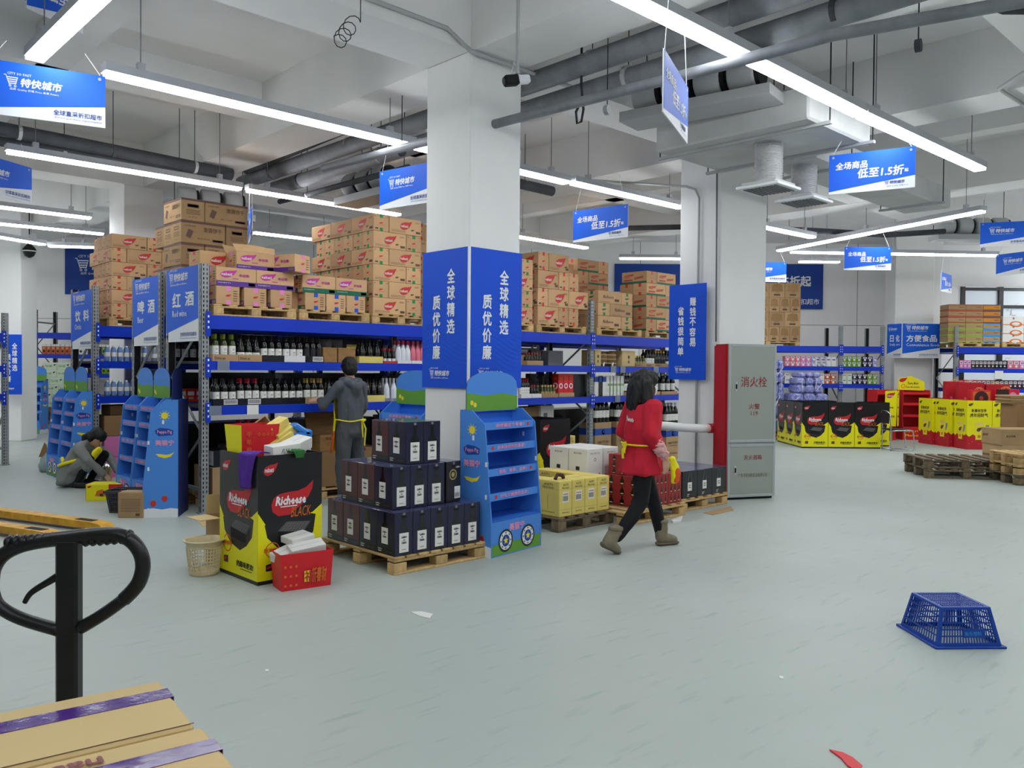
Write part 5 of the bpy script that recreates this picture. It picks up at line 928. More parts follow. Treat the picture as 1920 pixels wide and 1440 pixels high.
loose_box('small_box', (BX + .13, BY + .02, zt + .03), (.08, -.06, radians(6)), (.25, .12, .09), 'box_white', 'white box with handwritten mark on the bin front', marks=lambda P, M, w, h: (P.text(M, 'FLNL', .3 * w, .35 * h, .36 * h, 'ink', 0, .4, w=.3 * w), P.rect(M, .3 * w, .25 * h, .5 * w, .27 * h, 'ink')))
loose_box('small_box', (BX + .34, BY + .1, zt + .02), (.15, -.22, radians(25)), (.26, .14, .09), 'box_white', 'plain white box lying tilted at the bin corner')
r = empty('tilted_carton', 'open carton tipped on its side above the printed bin', 'carton', (BX + .27, BY + .5, zt + .03))
tz = Vector((.12, -.8, .45)).normalized(); tx = Vector((.8, .0, .55)); tx = (tx - tz * tx.dot(tz)).normalized(); TM = FR((0, 0, 0), tx, tz.cross(tx))
for bx in ((-.02, -.02, -.24, .3, .22, -.23), (-.02, -.02, -.23, -.01, .22, 0), (.29, -.02, -.23, .3, .22, 0), (-.01, -.02, -.23, .29, -.01, 0), (-.01, .21, -.23, .29, .22, .0)): MB().box(*bx, 'kraft2', TM).build('panel', r)
for i, (dx, dz, a) in enumerate(((.0, .0, -.5), (.05, .08, -.45), (.0, .15, -.42))): loose_box('cream_box', (BX + .3 + dx, BY + .3 + .02 * i, zt + .05 + dz * .8), (.1, a, .15 * i), (.2, .1, .07), 'yellow_carton', '%s cream box spilling from the tipped carton' % ORD[i], group='cream boxes in the bin')
r = empty('plastic_tub', 'clear plastic tub with a blue wrapped pack beside the tipped carton', 'tub', (BX + .5, BY + .34, zt + .0)); r.rotation_euler = (.3, -.3, .3); MB().lathe([(.06, 0), (.1, .14), (.108, .14), (.066, 0)], 20, 'clear_plastic').build('body', r, smooth=True); MB().box(-.06, -.1, .04, .06, -.088, .1, 'label_white').build('label', r)
r = empty('blue_pack', 'bent blue film pack lying on the plastic tub', 'pack', (BX + .44, BY + .34, zt + .13)); MB().box(-.02, -.04, 0, .2, .05, .05, 'blue_film', Matrix.Rotation(-.2, 4, 'Y'), b=.015).build('lower_arm', r); MB().box(-.02, -.04, .02, .17, .05, .07, 'blue_film', Matrix.Translation((.02, 0, .08)) @ Matrix.Rotation(.55, 4, 'Y'), b=.015).build('upper_arm', r)
# cloths over the rim
def cloth(name, loc, rz, w, hang, k, label, seed=0, top=.1, up=.02):
    vs = []; fs = []; nx, ny = 14, 18
    for j in range(ny):
        for i in range(nx):
            u = i / (nx - 1) - .5; v = j / (ny - 1) * (top + hang); nn = noise.noise(Vector((u * 4, v * 7, seed))) 
            taper = 1 - .45 * max(0, v - top) / hang
            x = u * w * taper + .02 * sin(v * 9 + seed); y = (top - v) if v < top else -.012 - .012 * abs(sin(u * 16 + nn * 2)) ; z = (up + .02 * nn) if v < top else up - (v - top)
            vs.append((x, y + .01 * nn, z))
    for j in range(ny - 1):
        for i in range(nx - 1): fs.append((j * nx + i, (j + 1) * nx + i, (j + 1) * nx + i + 1, j * nx + i + 1))
    m = MB().add(vs, fs, k); o = m.build(name, None, loc, rz, True); s = o.modifiers.new('thick', 'SOLIDIFY'); s.thickness = .008; return tag(o, label, 'cloth')
cloth('cloth', (BX - .012, BY + .12, BH), -pi / 2 + .2, .2, .27, 'violet_cloth', 'violet cloth draped over the corner of the printed bin', 2, .1)
cloth('cloth', (BX + .33, BY - .012, BH), 0, .1, .06, 'green_cloth', 'scrap of green net hanging at the bin front', 5, .05, .03)
# red carrier bag at the foot of the bin
def fu(r, w, d, h):
    M = F_FRONT(0, -.012, 0); L = MB(); L.rect(M, .44 * w, .2 * h, .56 * w, .5 * h, 'yellow_print', .004); L.text(M, '福', .44 * w, .2 * h, .3 * h, 'red_print', .02, z=.006); L.text(M, '新春财', .58 * w, .16 * h, .42 * h, 'orange_print', .03, .2, w=.32 * w, z=.005)
    for i in range(9): L.disc(M, (.06 + .11 * (i % 3)) * w, (.15 + .25 * (i // 3)) * h, .01, 'orange_print', .004, 8)
    L.build('lettering', r)
q = AZ(528, 1110); open_bag((q.x, q.y, 0), radians(-10), .37, .2, .27, 'bag_red', 'red carrier bag of white boxes at the foot of the printed bin', None, fu, .015)
for i, (dx, dy, z, rot, dims) in enumerate(((.03, .06, .17, (.15, -.25, .15), (.24, .13, .07)), (.1, .03, .2, (.25, -.12, -.2), (.26, .12, .08)), (.14, .1, .29, (.1, -.1, .1), (.2, .15, .05)), (.24, .1, .19, (.1, 1.2, .2), (.16, .12, .07)))): loose_box('small_box', (q.x + dx, q.y + dy, z), rot, dims, 'box_white', '%s crumpled white box sticking out of the red carrier bag' % ORD[i], group='white boxes in the carrier bag')
simple_box('carton', (q.x + .06, q.y + .02, .008), (.22, .12, .15), 'kraft3', 'carton at the bottom of the red carrier bag', 'carton', radians(-10))
loose_box('blue_tin', (q.x + .22, q.y + .0, .17), (.3, .1, -.15), (.1, .08, .07), 'blue_film', 'small blue tin at the bag rim', 'tin')
# cream waste basket, real slots
r = empty('waste_basket', 'cream plastic waste basket with slotted sides beside the printed bin', 'basket', (AZ(393, 1080).x, AZ(393, 1080).y + .1, 0)); n = 32; hh = .27
R_ = lambda z: .108 + .03 * z / hh
MB().lathe([(0, 0), (.107, 0), (R_(.03), .03), (R_(.03) - .004, .03), (.1, .006), (0, .006)], n, 'cream_plastic', cap=False).build('base', r, smooth=True); MB().lathe([(R_(.215), .215), (R_(.26), .26), (.155, .262), (.158, .272), (.15, .276), (.138, .27), (R_(.215) - .004, .215)], n, 'cream_plastic', cap=False).build('rim', r, smooth=True)
sl = MB()
for i in range(n):
    a = 2 * pi * i / n; sl.tube([(R_(z) * cos(a), R_(z) * sin(a), z) for z in (.02, .225)], .004, 'cream_plastic', 4)
for z in [.03 + .0265 * j for j in range(8)]: sl.lathe([(R_(z) - .003, z), (R_(z) + .002, z), (R_(z) + .002, z + .006), (R_(z) - .003, z + .006)], n, 'cream_plastic', cap=False)
sl.build('lattice', r); MB().tube([(R_(.24) * cos(a) * 1.04, R_(.24) * sin(a) * 1.04, .235 - .02 * sin((a + 2.1) * 2)) for a in [-2.0 + .12 * i for i in range(14)]], .006, 'cream_plastic', 6).build('handle', r)
# open carton behind the basket
q = AZ(408, 1072); r = empty('open_carton', 'tall open carton with one flap out, beside the waste basket', 'carton', (q.x + .08, q.y + .12, 0), radians(4))
for bx in ((0, 0, 0, .2, .006, .4), (0, .24, 0, .2, .246, .4), (0, .006, 0, .006, .24, .4), (.194, .006, 0, .2, .24, .4)): MB().box(*bx, 'kraft2').build('panel', r)
MB().box(-.17, .0, .395, .0, .24, .4, 'kraft_pale').build('flap', r); MB().box(0, .24, .4, .2, .246, .56, 'kraft_pale').build('flap', r); MB().box(.006, .006, .0, .194, .24, .34, 'kraft3').build('filling', r); MB().lathe([(0, .34), (.05, .34), (.06, .38), (.03, .43), (0, .44)], 9, 'clear_plastic', Matrix.Translation((.1, .1, 0))).build('plastic_wad', r, smooth=True)
# cardboard scraps and papers on the floor
def scrap(pts, k, label, t=.004, name='paper_scrap'): 
    P = [AZ(x, y) for x, y in pts]; c = sum(P, Vector()) / len(P); o = MB().prism(Matrix(), [((p - c).x, (p - c).y) for p in P], .001, t, k).build(name, None, (c.x, c.y, 0)); return tag(o, label, 'scrap')
scrap(((770, 1148), (790, 1147), (812, 1152), (806, 1160), (788, 1156)), 'box_white', 'torn white paper scrap lying on the open floor'); scrap(((1318, 962), (1370, 950), (1376, 957), (1336, 966)), 'kraft2', 'flat cardboard scrap by the black wine cases', name='cardboard_scrap'); scrap(((1258, 978), (1280, 970), (1276, 979), (1262, 981)), 'box_white', 'crumpled paper scrap near the walking woman', .02); scrap(((368, 974), (400, 972), (400, 985), (380, 988)), 'kraft_pale', 'flat cardboard piece by the rack post', name='cardboard_scrap')
scrap(((1460, 1268), (1468, 1269), (1470, 1273), (1463, 1273)), 'box_white', 'tiny white paper bit on the floor near the blue crate'); scrap(((497, 1256), (504, 1256), (503, 1260), (498, 1260)), 'box_white', 'tiny white paper bit on the floor below the carrier bag')
rb = MB(); p0 = AZ(1555, 1408); pts = [(0, 0), (.05, -.02), (.08, -.06), (.1, -.13), (.07, -.2), (.04, -.14), (.03, -.07)]; rb.prism(Matrix.Translation((0, 0, .002)), pts, 0, .006, 'bag_red'); tag(rb.build('red_ribbon', None, (p0.x, p0.y, 0), -.9), 'curl of red ribbon on the floor at the bottom edge', 'ribbon')
# ================================================================== between the columns: yellow, white/red and black cases
p = AZ(1074, 1000); pallet(6.0, 5.62, 0, .86, 1.0, 0, 'old pallet of yellow sparkling wine cartons', 'pallet_old', boards=6)
for i in range(4):
    for j in range(3):
        if j and 0 < i < 3: continue
        carton('yellow', .19, .3, .36, (6.03 + i * .195, 5.64 + j * .306, .146), 0, 'yellow fragile carton, %s along, %s row' % (ORD[i], ('front', 'middle', 'back')[j]), 'yellow sparkling cartons')
carton('yellow', .19, .3, .36, (6.05, 6.2, .508), 0, 'yellow fragile carton stacked on top beside the shelf display', 'yellow sparkling cartons')
o = MB().tube([(-.06, 0, .01), (-.02, .01, .05), (.04, 0, .04), (.08, .02, .012)], .02, 'choc', 6).build('glove', None, (6.15, 5.75, .506)); tag(o, 'dark glove lying on the yellow cartons', 'glove')
q = AZ(1010, 912); dump_bin((7.5, 7.35, 0), 0, .56, .6, .98, 'black', 'black printed bin standing between yellow cartons and the post', 'printed dump bins'); carton('yellow', .19, .3, .36, (8.25, 7.6, 0), 0, 'yellow carton alone behind the printed bin', 'yellow sparkling cartons'); carton('yellow', .19, .3, .36, (8.25, 7.6, .361), 0, 'yellow carton on another behind the printed bin', 'yellow sparkling cartons')
pallet(6.75, 5.4, 0, 1.1, 1.2, 0, 'pallet of white and red wine cartons behind the walking woman', boards=7)
def redmk(P, M, w, h):
    for j in range(3):
        for i in range(3): P.poly(M, [(w * (.2 + .3 * i) + x * w * .2, h * (.03 + .33 * j) + y * h * .3) for x, y in BSIL], 'glass_dark', .001); P.rect(M, w * (.16 + .3 * i), h * (.06 + .33 * j), w * (.24 + .3 * i), h * (.1 + .33 * j), 'kraft_pale', .002)
def roseki(P, M, w, h): P.poly(M, [(w * .5 + x * w * .3, h * .08 + y * h * .7) for x, y in BSIL], 'glass_pink', .001); P.ringd(M, .7 * w, .55 * h, .08 * w, .11 * w, 'glass_pink'); P.text(M, 'ROSE', .1 * w, .84 * h, .06 * h, 'glass_pink', .01)
for i in range(2):
    simple_box('wine_carton', (6.8, 5.98 + i * .29, .146), (.26, .28, .3), 'box_white', '%s white rosé carton low on the white and red pallet' % ORD[i], 'carton', group='white wine cartons', marks=roseki)
for i in range(4): carton('white', .26, .28, .3, (6.86 + (i % 2) * .29, 6.0 + (i // 2) * .29, .449), .06 * (i % 2), '%s white sparkling wine carton on the upper layer' % ORD[i], 'white wine cartons')
for i in range(3): simple_box('wine_carton', (7.08 + i * .25, 5.44, .146), (.245, .5, .33), 'carton_red', '%s red bottle-print wine carton behind the walking woman' % ORD[i], 'carton', group='red wine cartons', marks=redmk)
for i in range(2): simple_box('wine_carton', (7.1 + i * .25, 5.5, .478), (.245, .4, .22), 'carton_red', '%s red wine carton on the upper layer' % ORD[i], 'carton', group='red wine cartons', marks=redmk)
pallet(7.95, 5.52, 0, .96, 1.0, 0, 'pallet of black wine cases before the fire cabinet', boards=6)
for j in range(3):
    for i in range(3): place(('case', 'case_black', 2), case_maker('case_black', .3, .3, .31, 2), (7.99 + i * .303, 5.54 + j * .303, .146), 0, 'black wine case by the cabinet, %s across, %s row' % (ORD[i], ('front', 'middle', 'back')[j]), 'black wine cases')
# ================================================================== fire hose cabinet
a = AZ(1363, 938); b = AZ(1452, 934); d = b - a; CW = d.length; CH = 1.96
r = empty('fire_cabinet', 'tall grey fire hose cabinet with red sides and red lettering', 'cabinet', (a.x, a.y, 0), math.atan2(d.y, d.x))
MB().box(0, .012, .03, CW, .3, CH, 'cab_grey').build('body', r); MB().box(-.004, .02, .03, 0, .3, CH, 'cab_red').build('red_side', r); MB().box(-.03, .05, .0, -.004, .29, CH - .02, 'cab_red').build('red_flank', r); MB().box(.02, .03, 0, CW - .02, .28, .03, 'dark').build('plinth', r)
for z0, z1, nm in ((.72, CH, 'upper_door'), (.03, .7, 'lower_door')):
    o = MB().box(.03, 0, z0 + .03, CW - .03, .014, z1 - .03, 'cab_grey').build(nm, r); f = MB()
    for bx in ((0, -.006, z0, .035, .012, z1), (CW - .035, -.006, z0, CW, .012, z1), (.035, -.006, z0, CW - .035, .012, z0 + .035), (.035, -.006, z1 - .035, CW - .035, .012, z1)): f.box(*bx, 'cab_frame', b=.004)
    f.build('door_frame', o); hz = z0 + (.52 * (z1 - z0) if nm == 'upper_door' else .42 * (z1 - z0))
    MB().box(.09, -.006, hz, .13, 0, hz + .12, 'cab_frame', b=.003).build('lock_plate', o); MB().box(.102, -.012, hz + .03, .12, -.006, hz + .09, 'dark').build('latch', o)
    L = MB(); M = F_FRONT(0, 0, 0)
    if nm == 'upper_door': L.text(M, '消火栓', CW / 2 + .02, 1.42, .13, 'red_ink', .008, al='c', w=.38); L.text(M, '火警', CW / 2 + .03, 1.14, .07, 'red_ink', .004, al='c', w=.16); L.text(M, '119', CW / 2 + .03, 1.06, .055, 'red_ink', .002, al='c')
    else: L.text(M, '灭火器箱', CW / 2 + .02, .5, .06, 'red_ink', .004, al='c', w=.26); L.text(M, '广东平安消防实业有限公司', CW / 2 + .02, .28, .05, 'brown_ink', 0, al='c', w=.42)
    L.build('lettering', o)
r = empty('hydrant_pipe', 'white lagged hydrant pipe joining the cabinet at hip height', 'pipe', (0, 0, 0)); q = [(9.24, 5.98, .88), (9.1, 6.05, .88), (8.98, 6.2, .885), (8.9, 6.42, .9), (8.88, 6.62, .9)]
MB().tube(q, .055, 'pipe_white', 12).build('lagging', r, smooth=True); MB().tube([q[-1], (8.88, 6.7, .9), (8.88, 6.72, .86)], .06, 'pipe_white', 10).build('elbow', r, smooth=True); MB().tube([(8.88, 6.72, .88), (8.88, 6.72, 0)], .05, 'cab_red', 10).build('riser', r); MB().tube([(9.2, 5.99, .88), (9.28, 5.97, .88)], .062, 'cab_red', 12).build('collar', r)
simple_box('wall_socket', (9.412, 6.3, .72), (.008, .09, .09), 'white', 'small white socket low on the fire cabinet column', 'socket')
# ================================================================== upturned blue crate, every slot open
def lattice(m, M, w, h, w2, nx, ny, k, bar=.006, t=.004, rim=.015):
    """trapezoid panel: bottom width w, top width w2, real openings"""
    def X(u, v): ww = w + (w2 - w) * v; return (w - ww) / 2 + ww * u
    def q(u0, v0, u1, v1): m.add([(X(u0, v0), v0 * h, 0), (X(u1, v0), v0 * h, 0), (X(u1, v1), v1 * h, 0), (X(u0, v1), v1 * h, 0), (X(u0, v0), v0 * h, -t), (X(u1, v0), v0 * h, -t), (X(u1, v1), v1 * h, -t), (X(u0, v1), v1 * h, -t)], [(0, 1, 2, 3), (7, 6, 5, 4), (0, 4, 5, 1), (1, 5, 6, 2), (2, 6, 7, 3), (3, 7, 4, 0)], k, M)
    du = rim / w; dv = rim / h; bu = bar / w
    q(0, 0, 1, dv * 1.4); q(0, 1 - dv, 1, 1); q(0, dv * 1.4, du * 1.6, 1 - dv); q(1 - du * 1.6, dv * 1.4, 1, 1 - dv)
    for i in range(1, nx): u = du * 1.6 + (1 - 3.2 * du) * i / nx; q(u - bu / 2, dv * 1.4, u + bu / 2, 1 - dv)
    for j in range(1, ny): v = dv * 1.4 + (1 - 2.4 * dv) * j / ny; q(du, v - bar / h * .7, 1 - du, v + bar / h * .7)
a = AZ(1757, 1216); b = AZ(1880, 1216); d = b - a; W = d.length; D = .42; Hc = .22; ins = .045
r = empty('crate', 'blue slotted plastic crate lying upside down on the open floor', 'crate', (a.x, a.y, 0), math.atan2(d.y, d.x) + .02)
sl_ = sqrt(Hc * Hc + ins * ins)
def slope(o, xa, inn): y = Vector(inn) * ins + Vector((0, 0, Hc)); return FR(o, xa, y)
for nm, M, ww, nx in (('front_side', slope((0, 0, .01), (1, 0, 0), (0, 1, 0)), W, 20), ('rear_side', slope((W, D, .01), (-1, 0, 0), (0, -1, 0)), W, 20), ('end_side', slope((0, D, .01), (0, -1, 0), (1, 0, 0)), D, 14), ('end_side', slope((W, 0, .01), (0, 1, 0), (-1, 0, 0)), D, 14)):
    m = MB(); lattice(m, M, ww, sl_, ww - 2 * ins, nx, 5, 'crate_blue'); o = m.build(nm, r)
    if nm == 'front_side': P = MB(); P.box(.42 * W, .05, -.002, .76 * W, .1, .003, 'crate_blue', M); P.text(M, '新乐塑料', .44 * W, .06, .025, 'cyan_print', .01, w=.26 * W, z=.004); P.build('name_plate', o)
m = MB(); lattice(m, F_TOP(ins, ins, Hc + .01), W - 2 * ins, D - 2 * ins, W - 2 * ins, 15, 4, 'crate_blue', .006); m.build('bottom_grid', r)
m = MB()
for bx in ((-.02, -.02, 0, W + .02, .0, .014), (-.02, D, 0, W + .02, D + .02, .014), (-.02, 0, 0, 0, D, .014), (W, 0, 0, W + .02, D, .014)): m.box(*bx, 'crate_blue', b=.003)
m.build('rim', r)
# ================================================================== hand pallet truck and its load, close by
hz = lambda x, y: AD(x, y, 1.75)
c0 = hz(132, 1010); r = empty('pallet_truck', 'black steering handle of a hand pallet truck behind the nearest cartons', 'pallet truck', (c0.x, c0.y, 0), RZF)
def loc(px, py): v = hz(px, py) - Vector((c0.x, c0.y, 0)); v.rotate(Matrix.Rotation(-RZF, 3, 'Z')); return v
top = [loc(x, y) for x, y in ((-16, 1090), (-12, 1066), (4, 1042), (32, 1026), (70, 1016), (130, 1008), (190, 1002), (222, 1003), (246, 1014), (263, 1036), (268, 1062), (262, 1088), (250, 1106), (232, 1124))]
def smooth_path(P, n=5):
    out = []
    for i in range(len(P) - 1):
        p0 = P[max(i - 1, 0)]; p1 = P[i]; p2 = P[i + 1]; p3 = P[min(i + 2, len(P) - 1)]
        for j in range(n): t = j / n; out.append(.5 * ((2 * p1) + (p2 - p0) * t + (2 * p0 - 5 * p1 + 4 * p2 - p3) * t * t + (3 * p1 - p0 - 3 * p2 + p3) * t ** 3))
    return out + [P[-1]]
MB().tube(smooth_path(top), .0155, 'jack_black', 14).build('grip_loop', r, smooth=True)
MB().tube(smooth_path([loc(*q) for q in ((-16, 1090), (-14, 1110), (-2, 1136), (40, 1160), (112, 1182))]), .0135, 'jack_black', 12).build('loop_stay', r, smooth=True); MB().tube(smooth_path([loc(*q) for q in ((232, 1124), (196, 1150), (150, 1178))]), .0135, 'jack_black', 12).build('loop_stay', r, smooth=True)
p1, p2 = loc(130, 1006), loc(133, 1320); MB().box(p1.x - .024, -.016, .06, p1.x + .023, .016, p1.z - .004, 'jack_black', b=.006).build('shaft', r)
gr = MB()
for s_ in (-1, 1):
    for i in range(7): c = p1 + Vector((s_ * (.036 + .015 * i), 0, -.006 + .0012 * s_ * i)); gr.lathe([(.0, -.008), (.012, -.006), (.0158, 0), (.012, .006), (0, .008)], 12, 'jack_black', Matrix.Translation(c) @ Matrix.Rotation(pi / 2, 4, 'Y'))
gr.build('finger_grip', r, smooth=True); MB().tube(smooth_path([loc(*q) for q in ((112, 1078), (96, 1088), (72, 1102), (56, 1114), (46, 1130))]), .009, 'jack_black', 10, r2=.005).build('release_lever', r, smooth=True)
MB().box(-.06, -.1, .0, .06, .02, .26, 'jack_yellow', b=.01).build('pump_body', r)
for s_ in (-1, 1): MB().box(s_ * .19 - .08, -1.25, .05, s_ * .19 + .08, -.08, .11, 'jack_yellow', b=.008).build('fork', r); MB().lathe([(.04, -.03), (.04, .03)], 14, 'dark', Matrix.Translation((s_ * .19, -1.1, .04)) @ Matrix.Rotation(pi / 2, 4, 'Y')).build('wheel', r)
for s_ in (-1, 1): MB().lathe([(.09, -.025), (.09, .025)], 18, 'dark', Matrix.Translation((s_ * .06, -.02, .09)) @ Matrix.Rotation(pi / 2, 4, 'Y')).build('wheel', r)
# the cartons on it
zt = 1.02; e = AZ(300, 1275, zt); ax = AZ(0, 1335, zt) - e; ax.z = 0; yaw = math.atan2(-ax.y, -ax.x)      # long direction of the load
def near_carton(o, L, W, H, label, leaf=True):
    r = empty('carton', label, 'carton', o, yaw, 'cartons on the pallet truck'); MB().box(-L, -W, -H, 0, 0, 0, 'carton_near', b=.006).build('body', r)
    m = MB(); y = -W * .32; m.box(-L - .001, y - .024, .0002, -.0, y + .024, .0012, 'tape_purple'); m.box(.0, y - .024, -.07, .001, y + .024, .0012, 'tape_purple'); m.build('tape', r); MB().box(-L, -W * .985, .0002, 0, -W * .98, .001, 'brown_ink').build('seam', r)
    return r
n1 = near_carton((e.x, e.y, zt), .56, .24, .24, 'near carton with purple tape, farther of the two on the truck')
off = Matrix.Rotation(yaw, 3, 'Z') @ Vector((.012, -.246, 0)); n2 = near_carton((e.x + off.x, e.y + off.y, zt - .004), .56, .26, .24, 'near carton with purple tape and upside-down print at the bottom edge')
M = FR((-.16, -.03, .001), (-1, 0, 0), (0, -1, 0)); P = MB(); P.text(M, 'nabati', 0, 0, .035, 'carton_ink', .03, w=.13); P.text(M, 'sejak', .1, -.012, .008, 'carton_ink'); P.rect(M, -.12, .03, -.02, .031, 'carton_ink'); P.rect(M, -.12, .055, -.02, .056, 'carton_ink'); P.build('print', n2)
for l in range(3):
    for j in range(2):
        o_ = Matrix.Rotation(yaw, 3, 'Z') @ Vector((0, -j * .25, 0)); hgt = .245
        near_carton((e.x + o_.x, e.y + o_.y, zt - .243 - l * .242), .56, .24, .24, 'carton under the near taped cartons, %s down, %s row' % (ORD[l], ('far', 'near')[j]))
pc = Matrix.Rotation(yaw, 3, 'Z') @ Vector((-.62, -.56, 0)); pallet(e.x + pc.x, e.y + pc.y, .112, .7, .6, yaw, 'pallet beneath the near taped cartons on the truck', boards=5, h=zt - .244 * 4 - .118 if zt - .244 * 4 - .118 > .1 else .1)
# second truck: its yellow forks
p = AZ(108, 1000, .09); r = empty('pallet_truck', 'worn yellow forks of another pallet truck at the picture edge', 'pallet truck', (p.x, p.y, 0), math.atan2((AZ(0, 985, .09) - p).y, (AZ(0, 985, .09) - p).x))
for yy in (-.02, -.54):
    f = MB(); f.prism(FR((0, yy, 0), (1, 0, 0), (0, 0, 1)), [(0, .05), (.12, .035), (1.9, .035), (1.9, .1), (.2, .1), (.05, .085)], -.07, .07, 'jack_yellow'); o = f.build('fork', r); MB().box(.2, yy - .04, .1, .45, yy + .04, .102, 'dark').build('roller_slot', o); MB().lathe([(.035, -.03), (.035, .03)], 12, 'dark', Matrix.Translation((.3, yy, .035)) @ Matrix.Rotation(pi / 2, 4, 'X')).build('wheel', o)
MB().box(1.9, -.66, .03, 2.15, .1, .22, 'jack_yellow', b=.02).build('bridge', r); MB().tube([(2.05, -.28, .2), (2.4, -.28, 1.2)], .02, 'jack_black', 10).build('handle', r)
# ================================================================== around the crouching woman
p = AZ(182, 938); simple_box('gift_box', (p.x - .12, p.y + .02, 0), (.42, .26, .2), 'bin_yellow', 'yellow and red gift box on the floor before the crouching woman', 'box', RZF + .1, marks=lambda P, M, w, h: (P.rect(M, .62 * w, 0, w, h, 'bag_red'), P.poly(M, [(.25 * w, .3 * h), (.5 * w, .25 * h), (.6 * w, .5 * h), (.45 * w, .7 * h), (.3 * w, .6 * h)], 'orange_print', .002), P.poly(M, [(.38 * w, .3 * h), (.46 * w, .28 * h), (.48 * w, .42 * h), (.38 * w, .45 * h)], 'ink', .003), P.poly(M, shp(LEAF, .04 * w, .78 * h, .12 * w, .14 * h), 'logo_red', .002)))
p = AZ(205, 962); r = empty('shopping_basket', 'dark grey shopping basket on the floor beside the shelf displays', 'basket', (p.x, p.y, 0), RZF); w0, d0, hb = .3, .24, .24
m = MB()
for M, ww in ((FR((0, 0, 0), (1, 0, 0), (0, -.14, 1)), w0), (FR((w0, d0, 0), (-1, 0, 0), (0, .14, 1)), w0), (FR((0, d0, 0), (0, -1, 0), (-.14, 0, 1)), d0), (FR((w0, 0, 0), (0, 1, 0), (.14, 0, 1)), d0)): lattice(m, M, ww, hb, ww + .068, 14, 4, 'basket_grey', .007)
m.build('lattice_sides', r); MB().box(0, 0, 0, w0, d0, .006, 'basket_grey').build('base', r); m = MB()
for bx in ((-.05, -.05, hb - .02, w0 + .05, -.03, hb + .01), (-.05, d0 + .03, hb - .02, w0 + .05, d0 + .05, hb + .01), (-.05, -.03, hb - .02, -.03, d0 + .03, hb + .01), (w0 + .03, -.03, hb - .02, w0 + .05, d0 + .03, hb + .01)): m.box(*bx, 'basket_grey', b=.004)
m.build('rim', r); MB().tube([(-.04, .1, hb), (.0, .11, hb + .012), (w0, .11, hb + .012), (w0 + .04, .1, hb)], .008, 'basket_grey', 6).build('handle', r)
p = AZ(221, 971); simple_box('carton', (p.x, p.y, 0), (.27, .22, .27), 'kraft2', 'small printed carton on the floor against the sideways display', 'carton', RZF, marks=lambda P, M, w, h: [P.rect(M, .12 * w, (.25 + .06 * i) * h, .88 * w, (.265 + .06 * i) * h, 'brown_ink') for i in range(9)] + [P.rect(M, .7 * w, .08 * h, .86 * w, .18 * h, 'brown_ink')], lid='kraft_pale')
p = AZ(196, 905); r = empty('milk_tin', 'tall silver tin standing before the crouching woman', 'tin', (p.x + .02, p.y, 0)); MB().lathe([(0, 0), (.065, 0), (.065, .27), (0, .27)], 18, 'chrome').build('body', r, smooth=True); MB().lathe([(.066, .04), (.066, .22)], 18, 'can_gold', cap=False).build('label', r, smooth=True)
p = AZ(84, 858); loose_box('cardboard_corner', (p.x, p.y, 0), (0, 0, RZF), (.02, .02, .02), 'kraft3', 'small cardboard offcut near the far displays') if False else None
o = MB().prism(FR((0, 0, 0), (1, 0, 0), (0, 0, 1)), [(0, 0), (.16, 0), (.14, .22), (.1, .26)], 0, .01, 'kraft3').build('cardboard_offcut', None, (AZ(73, 857).x, AZ(73, 857).y, 0), RZF); tag(o, 'pointed cardboard offcut standing on the floor', 'offcut')
p = AZ(92, 884); r = empty('plastic_bag', 'translucent greenish plastic bag beside the crouching woman', 'bag', (p.x, p.y, 0)); MB().lathe([(0, 0), (.13, 0), (.15, .1), (.12, .2), (.06, .26), (.03, .3), (0, .3)], 14, 'glass_clear').build('body', r, smooth=True); MB().lathe([(0, .01), (.09, .01), (.1, .14), (0, .16)], 10, 'milk_box').build('contents', r, smooth=True)
# drinks rack stock
def row_boxes(name, cat, where, desc, x0, x1, y, z, n, h, d, cols, rz=0, org=None, marks=None):
    for i in range(n):
        w_ = (x1 - x0) / n; v = Vector((x0 + i * w_, y, z)); R3 = Matrix.Rotation(rz, 3, 'Z'); q = R3 @ v + (Vector(org) if org else Vector())
        k = cols[i * len(cols) // n]; key = (name, k, round(w_, 3), h, marks)
        def mk():
            o = MB().box(0, 0, 0, w_ * .94, d, h, k, b=.003).build(name); o['category'] = cat; P = MB(); M = F_FRONT(0, 0, 0); ww = w_ * .94
            if marks == 'juice': P.rect(M, 0, .78 * h, ww, h, 'label_white'); P.disc(M, .5 * ww, .3 * h, .3 * ww, 'choc', n=12); P.text(M, '汁', .5 * ww, .5 * h, .2 * h, 'label_white', .02, al='c')
            elif marks == 'pack': P.rect(M, .1 * ww, .55 * h, .9 * ww, .85 * h, 'label_white'); P.disc(M, .5 * ww, .3 * h, .22 * ww, 'label_white', n=12); P.rect(M, .2 * ww, .64 * h, .8 * ww, .76 * h, 'purple', .002)
            else: P.rect(M, .12 * ww, .5 * h, .88 * ww, .8 * h, 'label_white'); P.rect(M, .2 * ww, .2 * h, .8 * ww, .35 * h, 'can_gold')
            P.build('print', o); return o
        place(key, mk, q, rz, '%s %s, %s along' % (desc, where, ORD[i] if i < 16 else 'last'), name.replace('_', ' ') + 's ' + where)
for zz, nm in ((Z2, 'upper'), (Z1, 'lower')):
    bottles('water', 'on %s drinks shelf' % nm, 4.0, 4.62, 12.7, zz, 7, 2, 'water bottle with white label', .08); bottles('clear', 'at %s drinks shelf end' % nm, 4.66, 5.4, 12.7, zz, 7, 2, 'clear bottle with dark cap', .08)
bottles('dark', 'in the beer row', 4.0, 4.5, 10.2, Z2, 5, 1, 'dark beer bottle'); row_boxes('snack_box', 'box', 'in beer row', 'colourful snack box', 3.95, 4.6, 10.18, Z1, 6, .16, .2, ('orange_print', 'bag_red', 'yellow_print'))
